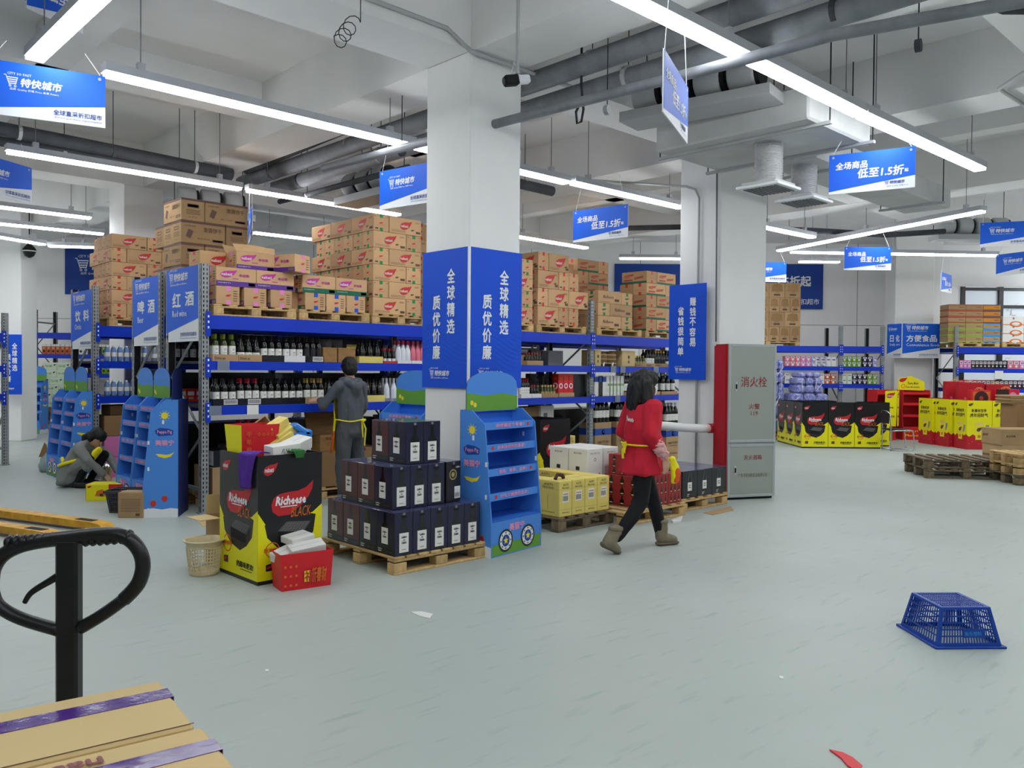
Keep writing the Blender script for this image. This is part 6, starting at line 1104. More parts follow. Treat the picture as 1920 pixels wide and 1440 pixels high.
for i in range(3): simple_box('carton', (4.0, 12.7, i * .3), (.6, .5, .295), ('pink_tape', 'pink_tape', 'kraft3')[i], '%s carton up from the floor inside the drinks rack' % ORD[i], 'carton'); 
simple_box('carton', (4.1, 12.75, .9), (.5, .4, .14), 'kraft3', 'flat brown carton on top inside the drinks rack', 'carton')
# far back rack: juice cartons
p = PX(62, 21.5); og = (p.x, p.y, 0)
for zz, nm in ((1.902, 'upper'), (1.402, 'lower')): row_boxes('juice_carton', 'drink carton', 'on %s far shelf' % nm, 'small juice carton', .2, 2.1, .05, zz, 16, .26, .1, ('juice_orange', 'juice_orange', 'label_white', 'navy', 'milk_green'), RZF, og, 'juice')
# milk pallet
p = AZ(32, 806); og = Vector((p.x, p.y, 0)); R3 = Matrix.Rotation(RZF, 3, 'Z'); pallet(p.x, p.y, 0, 1.5, .6, RZF, 'pallet of stacked milk boxes at the far back', boards=7)
for i in range(3):
    q = og + R3 @ Vector((.02 + i * .5, .04, .146)); carton('milkcase', .48, .4, .42, q, RZF, '%s brown milk case at the base of the milk stack' % ORD[i], 'milk cases')
lay = 0
for l, (x0, n) in enumerate(((.05, 4), (.15, 4), (.3, 3), (.4, 3), (.55, 2), (.55, 2))):
    for i in range(n):
        q = og + R3 @ Vector((x0 + i * .335, .06 + .03 * l, .57 + l * .186)); carton('milk', .33, .24, .183, q, RZF, 'pale green milk box, %s layer, %s along' % (ORD[l], ORD[i]), 'milk boxes')
p = PX(6, 20.3); simple_box('display_box', (p.x, p.y, 0), (.4, .3, 1.0), 'jack_yellow', 'yellow display box behind the milk pallet', 'box', RZF)
# cartons on the picture-edge rack and below
p = PX(22, 13.4); pallet(p.x - 1.35, p.y + .03, 2.13, 1.1, .9, 0, 'pallet on the rack at the picture edge', boards=5, h=.12)
for l in range(4): q = PX(22, 13.4); carton('plain', .8, .4, .24, (q.x - 1.06, q.y + .06, 2.252 + l * .243), 0, 'plain carton at the picture edge, %s layer' % ORD[l], 'cartons at the picture edge')
for zz, nm in ((1.602, 'upper'), (1.152, 'lower')): q = PX(16, 13.4); row_boxes('drink_pack', 'drink pack', 'on %s edge shelf' % nm, 'blue and white drink pack', .1, 1.5, .04, zz, 10, .2, .2, ('box_white', 'cyan_print'), 0, (q.x - 1.69, q.y, 0), 'pack')
p = PX(-105, 19.4); pallet(p.x, p.y, 0, 1.3, 1.0, RZF, 'pallet at the picture edge beside the milk stack', boards=5)
for l in range(2): q = PX(-100, 19.45); carton('plain', 1.2, .8, .42, (q.x, q.y, .146 + l * .422), RZF, 'large plain carton at the picture edge, %s up' % ORD[l], 'large cartons at the edge')
q = PX(9, 17.4); vbanner((q.x - .06, q.y - .02, 1.0), RZF, .42, 1.25, '全球精选', '质优价廉', 'blue banner on the far column at the picture edge')
# ================================================================== the far wing: tissue shelves, printed bins, gift bags
R3 = Matrix.Rotation(RZF, 3, 'Z')
def at_f(px, Z, dx=0, dy=0, z=0): v = PX(px, Z) + R3 @ Vector((dx, dy, 0)); v.z = z; return v
DZ = 17.6
for i in range(3): v = at_f(1505, DZ, i * .56); dump_bin(v, RZF, .55, .5, .96, 'black', '%s black printed bin along the front of the bin island' % ORD[i], 'printed bins in the island')
for i in range(2): v = at_f(1505, DZ, -.0, .51 + i * .56); dump_bin(v, RZF, .5, .55, .96, 'black', '%s black printed bin back along the island side' % ORD[i], 'printed bins in the island')
v = at_f(1505, DZ, 1.6, .55); dump_bin(v, RZF, .5, .55, .96, 'black', 'black printed bin behind the folding chair', 'printed bins in the island'); v = at_f(1505, DZ, .6, 1.08); dump_bin(v, RZF, .55, .5, .965, 'black', 'black printed bin at the back of the island', 'printed bins in the island')
# folding chair
v = at_f(1672, 17.1); r = empty('folding_chair', 'chrome folding chair with dark seat beside the printed bins', 'chair', v, RZF)
MB().tube([(.0, 0, .0), (.0, .0, .45), (-.02, 0, .76), (-.05, .03, .8), (-.06, .1, .82), (-.06, .3, .82), (-.05, .37, .8), (-.02, .4, .76), (0, .4, .45), (0, .4, 0)], .013, 'chrome', 8).build('back_frame', r, smooth=True); MB().box(-.05, .03, .56, -.02, .37, .78, 'seat_black', b=.008).build('backrest', r); MB().box(-.02, .03, .42, .44, .37, .45, 'seat_black', b=.008).build('seat', r)
for yy in (.02, .4): MB().tube([(.0, yy, .41), (.42, yy, .43), (.46, yy, .41), (.48, yy, .3), (.5, yy, .03), (.47, yy, .013), (.02, yy, .013)], .013, 'chrome', 8).build('leg', r, smooth=True)
# tissue rack stock
p = PX(1450, 20.6); og = (p.x, p.y, 0)
for zz, nm, sp in ((1.752, 'upper', ((.3, .95, 5, ('glass_pink', 'pink_tape')), (.95, 1.35, 3, ('tissue_blue',)), (1.72, 2.2, 4, ('milk_green',)), (2.22, 2.6, 3, ('navy', 'tissue_blue')))), (1.322, 'middle', ((.3, 1.0, 5, ('box_white', 'tissue_blue')), (1.0, 1.58, 4, ('box_white', 'juice_orange')), (1.72, 2.1, 3, ('milk_box', 'navy')), (2.1, 2.6, 4, ('navy', 'milk_green'))))):
    for k_, (x0, x1, n, cols) in enumerate(sp):
        for l in range(2): row_boxes('tissue_pack', 'tissue pack', '%s tissue shelf, %s bay' % (nm, ORD[k_]), 'soft pack %s' % ('below', 'above')[l], x0, x1, .05, zz + l * .13, n, .125, .2, cols, RZF, og, 'pack')
row_boxes('tissue_pack', 'tissue pack', 'upper tissue shelf, white bay', 'soft pack', 1.05, 1.58, .05, 1.752, 4, .24, .2, ('box_white', 'box_white'), RZF, og, 'pack')
for i in range(2): v = at_f(1540, 20.75, i * .42 - .9); simple_box('carton', v, (.4, .5, .9), ('tissue_blue', 'kraft3')[i], '%s wrapped carton on the floor below the tissue shelves' % ORD[i], 'carton', RZF)
v = at_f(1590, 20.75); simple_box('carton', v, (.6, .5, .5), 'kraft3', 'low kraft carton under the tissue rack behind the chair', 'carton', RZF)
# shrink-wrapped tissue bales on their pallets
def bale(px, Z, w, layers, label):
    v = at_f(px, Z); pallet(v.x, v.y, 0, w, .8, RZF, 'pallet under ' + label, boards=5); r = empty('tissue_bale', label, 'bale', (v.x, v.y, .146), RZF, 'wrapped tissue bales')
    z = 0
    for i, (a, hh) in enumerate(layers):
        n = 3
        for j in range(n): MB().box((w - a) / 2 + j * a / n, .05, z, (w - a) / 2 + (j + 1) * a / n - .01, .7, z + hh - .01, 'tissue_blue', b=.04).build('pack', r)
        z += hh
    rnd = random.Random(px); fs = MB()
    for i in range(14):
        a = rnd.uniform(0, w * .8); z0 = rnd.uniform(0.1, z * .8); fs.tube([(a, .03, z0), (a + rnd.uniform(-.1, .2), .02, z0 + rnd.uniform(.1, .3))], .008, 'box_white', 4)
    fs.build('film_fold', r); return r
bale(1487, 19.3, .85, ((.8, .3), (.82, .25), (.85, .42), (.62, .2), (.6, .16), (.5, .14)), 'film-wrapped blue tissue bale with a narrow top'); bale(1440, 19.6, .42, ((.4, .4), (.4, .4), (.4, .4), (.38, .3), (.36, .25)), 'slim film-wrapped tissue bale beside the cabinet')
# cartons on the tissue rack
v = at_f(1380, 20.6, 0, .03, 2.235); pallet(v.x, v.y, v.z, 1.58, .9, RZF, 'pallet of brown paper cartons on the tissue rack', h=.13, boards=7)
for l in range(4):
    n, w_ = ((6, .258), (4, .388), (6, .258), (4, .388))[l]
    for i in range(n):
        q = at_f(1382, 20.6, i * (w_ + .004), .06, 2.367 + l * .362); carton('logoA', w_, .4, .36, q, RZF, 'brown paper carton on the tissue rack, %s layer, %s along' % (ORD[l], ORD[i]), 'brown paper cartons')
# red shelf display with yellow toppers
def red_stand(v, rz, w, label, hdr=True):
    r = empty('shelf_display', label, 'display stand', v, rz, 'red shelf displays'); d = .4; h = 1.2
    for x0 in (0, w - .015): MB().prism(FR((x0, 0, 0), (0, 1, 0), (0, 0, 1)), [(0, 0), (d, 0), (d, h), (.02, h), (0, h - .1), (.06, .7), (0, .3)], 0, .015, 'bag_red').build('side_panel', r)
    MB().box(.015, d - .01, 0, w - .015, d, h, 'bag_red2').build('back_panel', r); o = MB().box(.015, 0, 0, w - .015, .012, .26, 'bag_red').build('base_panel', r); L = MB(); M = F_FRONT(0, 0, 0); L.text(M, 'Enjoy your', .1 * w, .18, .06, 'yellow_print', .02, w=.6 * w); L.text(M, 'Moment!', .1 * w, .08, .06, 'yellow_print', .02, w=.62 * w); L.build('lettering', o)
    for z in (.28, .58, .86, 1.12): MB().box(.015, .03, z, w - .015, d - .01, z + .02, 'bag_red').build('shelf', r); MB().box(.015, .02, z - .03, w - .015, .032, z + .03, 'bag_red').build('lip', r)
    if hdr: H = MB(); M = F_FRONT(0, d - .1, h); H.prism(M, [(0, 0), (w, -.02), (w * .98, .2), (w * .6, .3), (w * .5, .34), (.02, .28)], 0, .01, 'bin_yellow'); H.poly(M, shp(LEAF, .05 * w, .18, .3 * w, .12), 'logo_red', .0112); H.text(M, 'Taste Bites', .36 * w, .13, .06, 'ink', .02, .2, w=.4 * w, z=.0115); H.text(M, 'Taste the moment', .3 * w, .05, .04, 'ink', .02, w=.5 * w, z=.0115); H.ringd(M, .2 * w, .09, .04, .05, 'logo_red', .0115); H.build('header_card', r)
    return r
v = at_f(1694, 20.0); red_stand(v, RZF, .66, 'red shelf display with yellow header before the wide column'); v = at_f(1646, 19.75); red_stand(v, RZF + .2, .5, 'red shelf display set back beside the yellow-headed one', False)
v = at_f(1660, 19.6); r = empty('poster_board', 'tall yellow folded poster board leaning on the red display', 'poster', (v.x, v.y, .35), RZF, None)
for M, w_, nm in ((Matrix.Translation((0, 0, 0)), .28, 'wide_leaf'), (Matrix.Translation((.28, 0, 0)) @ Matrix.Rotation(.9, 4, 'Z'), .18, 'narrow_leaf')):
    b = MB(); MM = M @ F_FRONT(0, 0, 0); b.prism(MM, [(.05, 0), (w_ - .02, 0), (w_, .85), (0, .83), (.0, .4)], 0, .008, 'bin_yellow'); b.poly(MM, shp(LEAF, .1 * w_, .66, .75 * w_, .14), 'logo_red', .0092); b.text(MM, 'nabati', .14 * w_, .7, .04, 'white', .02, w=.5 * w_, z=.0098); b.text(MM, 'Taste', .1 * w_, .42, .05, 'ink', .02, .2, w=.6 * w_, z=.0095); b.text(MM, '美味时刻', .2 * w_, .2, .06, 'brown_ink', .02, w=.6 * w_, z=.0095); b.build(nm, r)
MB().box(.05, .05, -.35, .22, .15, .0, 'kraft3').build('stand', r)
v = at_f(1690, 20.0); simple_box('carton', at_f(1668, 20.5, 0, 0), (.3, .25, .5), 'kraft3', 'pale carton behind the yellow poster board', 'carton', RZF)
# yellow and red bins with gift bags
for i in range(2): v = at_f(1814, 17.6, i * .54); dump_bin(v, RZF, .53, .5, 1.04, 'tiger', '%s yellow and red festive bin facing out' % ORD[i], 'festive bins')
for i in range(2): v = at_f(1814, 17.6, -.08 - .1 * i, .55 + i * .56); dump_bin(v, RZF + .06, .5, .54, 1.04, 'tiger', '%s yellow and red festive bin back along the side' % ORD[i], 'festive bins')
def gift_bag(px, Z, z, w, h, k, label, emblem=None):
    v = at_f(px, Z, 0, 0, z); r = empty('gift_bag', label, 'bag', v, RZF, 'festive gift bags'); MB().box(0, 0, 0, w, .14, h, k, b=.004).build('body', r)
    for yy in (.03, .11): MB().tube([(w * (.3 + .4 * t / 8), yy, h - .02 + .07 * sin(pi * t / 8)) for t in range(9)], .006, 'cap_gold', 5).build('handle', r)
    P = MB(); M = F_FRONT(0, 0, 0)
    if emblem == 'round': P.rect(M, .12 * w, .08 * h, .95 * w, .9 * h, 'orange_print'); P.disc(M, .53 * w, .46 * h, .34 * w, 'choc', .002, 20); P.disc(M, .53 * w, .46 * h, .1 * w, 'red_print', .003); P.rect(M, .48 * w, .1 * h, .58 * w, .85 * h, 'choc', .0025)
    elif emblem == 'fan': P.rect(M, 0, 0, .55 * w, h, 'choc'); P.disc(M, .72 * w, .6 * h, .16 * w, 'pink_tape', .002, 12); P.text(M, '好礼', .6 * w, .3 * h, .1 * h, 'pink_tape', .01)
    else:
        for i in range(3): P.text(M, '福', (.2 + .25 * i) * w, .12 * h, .12 * h, 'pink_tape', .02)
    P.build('print', r)
for i in range(2): simple_box('carton', at_f(1822, 17.7, .03 + i * .53, .05, .032), (.4, .34, .88), 'kraft3', 'carton filling the %s festive bin' % ORD[i], 'carton', RZF)
for i in range(2): simple_box('carton', at_f(1814, 17.6, .02 - .1 * i, .66 + i * .56, .032), (.26, .3, .95), 'kraft3', 'carton filling the %s festive bin of the side row' % ORD[i], 'carton', RZF)
gift_bag(1774, 18.6, .99, .46, .44, 'bag_red2', 'plain red gift bag farthest along the festive bins'); gift_bag(1798, 18.2, .99, .56, .42, 'bag_red2', 'wide red gift bag behind the emblem bag'); gift_bag(1820, 17.72, .94, .44, .32, 'bag_red', 'red gift bag with round gold and brown emblem', 'round'); gift_bag(1868, 17.75, .94, .5, .34, 'bag_red', 'red and brown gift bag with fan mark', 'fan'); gift_bag(1850, 18.15, .94, .5, .44, 'bag_red2', 'red gift bag at the back behind the fan bag')
# instant drink rack stock and its pallets
p = PX(1789, 20.2); og = (p.x, p.y, 0)
row_boxes('instant_pack', 'snack pack', 'upper drink shelf', 'dark instant pack', .15, 1.3, .05, 1.732, 12, .2, .15, ('pink_tape', 'choc', 'choc', 'case_black'), RZF, og, 'pack'); row_boxes('instant_pack', 'snack pack', 'upper shelf end', 'pink instant pack', 1.32, 1.9, .05, 1.732, 4, .2, .15, ('glass_pink', 'pink_tape'), RZF, og, 'pack'); row_boxes('instant_pack', 'snack pack', 'lower drink shelf', 'red instant pack', .15, 1.9, .05, 1.252, 16, .2, .15, ('bag_red2', 'red_carton', 'choc', 'maroon'), RZF, og, 'pack')
v = at_f(1789, 20.2, .1, .02, 2.25); pallet(v.x, v.y, v.z, 1.0, .9, RZF, 'pallet of coloured cartons on the drink rack', h=.12, boards=6); v = at_f(1789, 20.2, 1.16, .02, 2.25); pallet(v.x, v.y, v.z, 1.0, .9, RZF, 'pallet of white noodle cartons on the drink rack', h=.12, boards=6)
for l in range(6):
    for i in range(3):
        st = ('redband', 'redband', 'orange')[i] if l >= 3 else ('greencarton', 'greencarton', 'bluecarton')[i]
        q = at_f(1789, 20.2, -.15 + i * .425, .04, 2.371 + l * .153); carton(st, .42, .4, .15, q, RZF, 'flat fruit carton on the drink rack, %s layer, %s along' % (ORD[l], ORD[i]), 'flat fruit cartons')
for l in range(3):
    for i in range(2): q = at_f(1789, 20.2, 1.18 + i * .52, .04, 2.371 + l * .213); carton('noodle', .51, .4, .21, q, RZF, 'white noodle carton on the drink rack, %s layer, %s along' % (ORD[l], ORD[i]), 'noodle cartons')
q = AD(1873, 703, 20.1); o = MB().box(-.1, -.005, -.1, .1, 0, .1, 'box_white').build('paper_note', None, (q.x, q.y, q.z), RZF); tag(o, 'white paper note taped to the drink rack beam', 'note')
# two old pallets on the floor, more at the edge
a = AZ(1736, 897); pallet(a.x, a.y, 0, 1.2, .95, RZF - .12, 'lower of two weathered pallets on the open floor', 'pallet_old', h=.15); pallet(a.x + .04, a.y + .02, .151, 1.18, .92, RZF - .09, 'upper of two weathered pallets on the open floor', 'pallet_old', h=.14)
for i in range(3): v = at_f(1910, 12.0, 0, 0, i * .151); pallet(v.x, v.y, v.z, 1.1, .7, RZF, '%s pallet up in the stack at the picture edge' % ORD[i], 'pallet_wood' if i else 'pallet_old', h=.15)
v = at_f(1886, 13.9); pallet(v.x, v.y, 0, 1.1, .9, RZF, 'pallet under the brown cartons at the picture edge', h=.14)
simple_box('carton', at_f(1882, 13.92, 0, 0, .141), (.9, .6, .27), 'kraft2', 'lower brown carton at the picture edge behind the pallets', 'carton', RZF, marks=lambda P, M, w, h: P.text(M, '阿尔卑斯', .06 * w, .2 * h, .18 * h, 'brown_ink', .01)); simple_box('carton', at_f(1880, 13.92, 0, 0, .412), (.9, .6, .27), 'kraft2', 'upper brown carton at the picture edge behind the pallets', 'carton', RZF, marks=lambda P, M, w, h: P.text(M, '食品有限', .08 * w, .5 * h, .14 * h, 'brown_ink', .01))
v = at_f(1908, 14.6); simple_box('carton', v, (.7, .5, 1.08), 'kraft3', 'tall carton behind the brown ones at the picture edge', 'carton', RZF); 
for i in range(5): v = at_f(1895, 14.7, .02 * (i % 2), .02, 1.085 + i * .03); simple_box('flat_carton', v, (.9, .45, .026), 'kraft2', '%s folded flat carton up from the tall carton' % ORD[i], 'carton', RZF, 'folded flat cartons')
# ================================================================== people
_ico = None
def ico():
    global _ico
    if _ico is None:
        b = bmesh.new(); bmesh.ops.create_icosphere(b, subdivisions=2, radius=1); _ico = [v.co.copy() for v in b.verts]; b.free()
    return _ico
def blob(name, chains, vox, k, parent, wrinkle=0, ws=12, iters=3, stretch=(1, 1, .5), seed=0):
    """one continuous surface grown from chains of tapered limbs (x, y, z, r) or (x, y, z, rx, ry, rz)"""
    V = []; Fc = []
    for ch in chains:
        P = [(Vector(c[:3]), Vector((c[3],) * 3) if len(c) == 4 else Vector(c[3:6])) for c in ch]
        for (p0, r0), (p1, r1) in (zip(P, P[1:]) if len(P) > 1 else [(P[0], P[0])]):
            b = bmesh.new()
            for p, r in ((p0, r0), (p1, r1)):
                for u in ico(): b.verts.new(p + Vector((u.x * r.x, u.y * r.y, u.z * r.z)))
            bmesh.ops.convex_hull(b, input=b.verts, use_existing_faces=False)
            b.verts.ensure_lookup_table(); b.verts.index_update(); base = len(V); V += [v.co.copy() for v in b.verts]; Fc += [tuple(v.index + base for v in f.verts) for f in b.faces]; b.free()
    me = bpy.data.meshes.new('tmp'); me.from_pydata(V, [], Fc); o = bpy.data.objects.new('tmp', me); COL.objects.link(o)
    m = o.modifiers.new('r', 'REMESH'); m.mode = 'VOXEL'; m.voxel_size = vox; s = o.modifiers.new('s', 'SMOOTH'); s.factor = .5; s.iterations = iters
    dg = bpy.context.evaluated_depsgraph_get(); out = bpy.data.meshes.new_from_object(o.evaluated_get(dg)); bpy.data.objects.remove(o); bpy.data.meshes.remove(me)
    if wrinkle:
        out.update(); ns = [v.normal.copy() for v in out.vertices]
        for v, nn in zip(out.vertices, ns): q = Vector((v.co.x * stretch[0], v.co.y * stretch[1], v.co.z * stretch[2])) * ws + Vector((seed, 0, 0)); v.co += nn * wrinkle * (noise.noise(q) + .5 * noise.noise(q * 2.3))
    out.materials.clear(); out.materials.append(MATS[k]); out.polygons.foreach_set('use_smooth', [True] * len(out.polygons)); out.polygons.foreach_set('material_index', [0] * len(out.polygons)); out.name = name
    return put(name, out, parent)
def hand(w, d, side, palm_n, curl=.5, s=1.0):
    """palm and five fingers: w wrist, d pointing direction, side towards the thumb, palm_n out of the palm"""
    w = Vector(w); d = Vector(d).normalized(); t = Vector(side); t = (t - d * t.dot(d)).normalized(); n = Vector(palm_n); n = (n - d * n.dot(d) - t * n.dot(t)).normalized(); C = []
    T = lambda v, r: (v.x, v.y, v.z, r * s)
    for q in (-.028, -.01, .01, .028): C.append([T(w + d * .005 * s + t * q * .7 * s, .017), T(w + d * .08 * s + t * q * s, .013)])
    for i, (q, L) in enumerate(((.03, .068), (.011, .076), (-.009, .071), (-.028, .056))):
        p = w + d * .085 * s + t * q * s; a = curl * .5; r = .0095
        for k_ in range(3):
            nd = (d * cos(a) + n * sin(a)); e = p + nd * (L * (.45, .32, .27)[k_]) * s; C.append([T(p, r), T(e, r * .9)]); p = e; r *= .9; a += curl * .75
    p = w + d * .025 * s + t * .03 * s; e = p + (d * .6 + t * .75 + n * .25).normalized() * .04 * s; f = e + (d * .92 + t * .15 + n * .35).normalized() * .036 * s; C += [[T(p, .014), T(e, .011)], [T(e, .011), T(f, .009)]]
    return C
def head_chain(c, f, s=1.0, up=(0, 0, 1)):
    """skull, jaw, nose, ears, lips about head centre c looking along f"""
    c = Vector(c); f = Vector(f).normalized(); u = Vector(up); u = (u - f * u.dot(f)).normalized(); r = f.cross(u)
    T = lambda a, b, h, rad: tuple(c + (f * a + r * b + u * h) * s) + (rad * s,)
    return [[T(-.02, 0, .035, .088), T(.02, 0, .03, .082)], [T(.01, 0, 0, .08), T(.045, 0, -.045, .055), T(.062, 0, -.09, .03)], [T(0, 0, -.03, .07), T(.02, 0, -.08, .045)], [T(.088, 0, .012, .009), T(.108, 0, -.018, .013)], [T(.09, -.012, -.052, .009), T(.09, .012, -.052, .009)],
            [T(-.0, .08, .0, .012), T(-.012, .088, .02, .013), T(-.006, .084, -.02, .01)], [T(-.0, -.08, .0, .012), T(-.012, -.088, .02, .013), T(-.006, -.084, -.02, .01)], [T(.078, -.05, .03, .014), T(.088, 0, .035, .012), T(.078, .05, .03, .014)]]
def hair_cap(c, f, s=1.0, up=(0, 0, 1), front=.03):
    c = Vector(c); f = Vector(f).normalized(); u = Vector(up); u = (u - f * u.dot(f)).normalized(); r = f.cross(u)
    T = lambda a, b, h, rad: tuple(c + (f * a + r * b + u * h) * s) + (rad * s,)
    return [[T(-.03, 0, .05, .098), T(front, 0, .058, .088)], [T(-.03, 0, .05, .098), T(-.045, 0, -.03, .08)], [T(-.01, .062, .03, .045), T(-.02, .06, -.03, .035)], [T(-.01, -.062, .03, .045), T(-.02, -.06, -.03, .035)]]
def eyes(parent, c, f, s=1.0, up=(0, 0, 1)):
    c = Vector(c); f = Vector(f).normalized(); u = Vector(up); u = (u - f * u.dot(f)).normalized(); r = f.cross(u)
    for sd in (-1, 1):
        p = c + (f * .078 + r * sd * .032 + u * .008) * s; m = MB(); m.lathe([(0, -.011), (.008, -.008), (.011, 0), (.008, .008), (0, .011)], 10, 'white', Matrix.Translation(p)); m.lathe([(0, -.006), (.006, 0), (0, .006)], 8, 'dark', Matrix.Translation(p + f * .008)); m.build('eye', parent, smooth=True)
        MB().tube([p + u * .02 * s - r * sd * .015 * s + f * .006, p + u * .024 * s + f * .01, p + u * .018 * s + r * sd * .018 * s], .003, 'hair', 5).build('eyebrow', parent)
def sheet(name, fn, nu, nv, k, parent, thick=.004, kfn=None):
    m = MB(); vs = [fn(i / (nu - 1), j / (nv - 1)) for j in range(nv) for i in range(nu)]; fs = [(j * nu + i, j * nu + i + 1, (j + 1) * nu + i + 1, (j + 1) * nu + i) for j in range(nv - 1) for i in range(nu - 1)]
    b = len(m.v); m.v += [tuple(v) for v in vs]
    for f in fs: m.f.append(f); m.m.append(kfn((f[0] // nu) / (nv - 1), (f[0] % nu) / (nu - 1)) if kfn else k)
    o = m.build(name, parent, smooth=True); s = o.modifiers.new('thick', 'SOLIDIFY'); s.thickness = thick; s.offset = 1; return o
# ------------------------------------------------------------------ man at the wine rack, back turned
MP = AZ(645, 936); MX, MY = 5.42, 8.48
man = empty('person', 'person in grey hoodie, joggers and yellow apron arranging bottles at the wine rack', 'person', (MX, MY, 0), radians(4))
hw = AY(582, 757, 8.86); hl = Matrix.Rotation(-radians(4), 3, 'Z') @ Vector((hw.x - MX, 8.84 - MY, 0)); hl.z = 1.225
sh = Vector((-.165, 0, 1.4)); el = Vector((-.285, .12, 1.17)); wr = Vector((hl.x + .07, hl.y - .07, hl.z + .012))
HC = (.01, .03, 1.612); HF = (.42, .9, -.16)
body = head_chain(HC, HF) + [[(0, .0, 1.53, .052), (0, -.01, 1.42, .06)], [(-.15, 0, 1.38, .06), (.15, 0, 1.38, .06)], [(0, 0, 1.35, .14, .1, .1), (0, 0, 1.05, .13, .09, .1), (0, 0, .92, .14, .1, .08)],
    [tuple(sh) + (.05,), tuple(el) + (.04,), tuple(wr) + (.028,)], [(.165, 0, 1.39, .05), (.21, .02, 1.14, .04), (.17, .2, 1.0, .03)], [(-.09, 0, .9, .08), (-.1, .01, .5, .055), (-.1, 0, .08, .04)], [(.09, 0, .9, .08), (.11, .02, .5, .055), (.11, .0, .08, .04)]]
body += hand(wr, hl - wr, (.5, .6, .5), (.2, .1, -1), .55) + hand((.17, .2, 1.0), (-.3, .9, .1), (0, .3, 1), (-1, 0, 0), .6)
blob('body', body, .0068, 'skin', man, iters=2); eyes(man, HC, HF)
blob('hair', hair_cap(HC, HF, .96, (0, 0, 1), .02) + [[(.0, -.04, 1.61, .075, .05, .06), (.0, -.045, 1.56, .055, .035, .03)]], .008, 'hair', man, .006, 30)
blob('hoodie', [[(-.14, 0, 1.395, .065), (0, -.01, 1.45, .07), (.14, 0, 1.395, .065)], [(0, -.01, 1.38, .15, .105, .09), (0, -.01, 1.22, .172, .125, .1), (0, -.01, 1.02, .162, .128, .08), (0, -.01, .97, .156, .125, .04)], [tuple(sh) + (.075,), tuple(el) + (.062,), (el.x * .5 + wr.x * .5, el.y * .5 + wr.y * .5, el.z * .5 + wr.z * .5, .055), tuple(wr + (el - wr).normalized() * .03) + (.042,)],
    [(.165, 0, 1.39, .075), (.215, .01, 1.14, .062), (.2, .13, 1.04, .052), (.17, .18, 1.0, .043)], [(-.09, -.03, 1.46, .05), (-.06, -.11, 1.43, .045), (.0, -.14, 1.38, .055, .04, .06), (.07, -.11, 1.43, .045), (.1, -.03, 1.46, .05)], [(-.1, .03, 1.47, .035), (.1, .03, 1.47, .035)], [(0, -.13, 1.36, .07, .035, .05), (0, -.125, 1.3, .03, .02, .03)]], .011, 'hoodie', man, .018, 9, seed=3)
blob('joggers', [[(0, -.01, .97, .165, .13, .06), (0, -.02, .86, .178, .15, .1)], [(-.085, -.01, .85, .095, .12, .1), (-.11, .0, .5, .082, .09, .1), (-.105, .0, .28, .075, .08, .08), (-.105, 0, .14, .062, .066, .05)], [(.085, -.01, .85, .095, .12, .1), (.13, .03, .5, .082, .09, .1), (.125, .0, .28, .075, .08, .08), (.125, 0, .14, .062, .066, .05)]], .011, 'trouser_grey', man, .02, 9, seed=8)
for x in (-.105, .125):
    o = blob('shoe', [[(x, -.06, .045, .045, .05, .045), (x, .05, .045, .045, .06, .042), (x, .15, .035, .042, .05, .032)]], .009, 'shoe_dark', man, iters=2); MB().box(x - .045, -.1, 0, x + .045, .19, .022, 'white', b=.01).build('sole', o); MB().lathe([(.055, .06), (.058, .13)], 12, 'stone_grey', Matrix.Translation((x, 0, 0)), cap=False).build('sock', o)
def apr(u, v):
    z = .62 + .72 * v; half = 1.5 if z < 1.0 else 1.5 - (z - 1.0) / .34 * .8; a = (u - .5) * 2 * half; fl = .02 + max(0, 1.0 - z) * .1
    return Vector(((.185 + fl) * sin(a), -.01 + (.15 + fl) * cos(a), z))
sheet('apron', apr, 26, 18, 'apron_yellow', man, .004, lambda v, u: 'apron_orange' if v < .3 and (u < .16 or u > .84) else 'apron_yellow')
MB().tube([(.19 * sin(a), -.01 + .155 * cos(a), 1.0 + .01 * sin(3 * a)) for a in [1.45 + i * .2825 for i in range(13)]], .008, 'apron_yellow', 6).build('apron_string', man)
MB().tube([(.05, -.165, 1.0), (.045, -.18, .9), (.06, -.175, .8)], .009, 'apron_yellow', 5).build('string_end', man); MB().tube([(.06, -.165, 1.0), (.09, -.19, .9), (.075, -.185, .7)], .009, 'apron_yellow', 5).build('string_end', man); MB().tube([(.055, -.165, 1.0), (.03, -.19, 1.0), (.055, -.18, .985), (.085, -.19, 1.0), (.055, -.165, 1.0)], .01, 'apron_yellow', 5).build('bow', man)
# ------------------------------------------------------------------ woman in red, walking
WA = radians(-20); wm = empty('person', 'person in red work gown and black leggings walking across the open floor', 'person', (6.02, 4.62, 0), WA - pi / 2)
HC = (-.01, .03, 1.49); HF = (.12, .95, -.12)
Rw = Vector((.25, .09, .84)); 
rleg = [(.075, -.03, .8, .098), (.09, -.05, .46, .07), (.088, -.15, .32, .068), (.085, -.29, .15, .05)]; lleg = [(-.075, .02, .8, .098), (-.075, .17, .45, .068), (-.075, .21, .33, .066), (-.075, .27, .1, .05)]
body = head_chain(HC, HF, .97) + [[(0, .02, 1.42, .048), (0, -.0, 1.3, .055)], [(-.13, 0, 1.26, .055), (.13, 0, 1.26, .055)], [(0, 0, 1.22, .13, .095, .09), (0, 0, .98, .12, .09, .09), (0, 0, .84, .15, .11, .08)], [(.17, 0, 1.27, .05), (.225, -.03, 1.03, .042), tuple(Rw) + (.028,)], [(-.17, 0, 1.27, .05), (-.22, -.05, 1.03, .042), (-.2, .05, .86, .028)], [(a[0], a[1], a[2], a[3] * .9) for a in rleg], [(a[0], a[1], a[2], a[3] * .9) for a in lleg]]
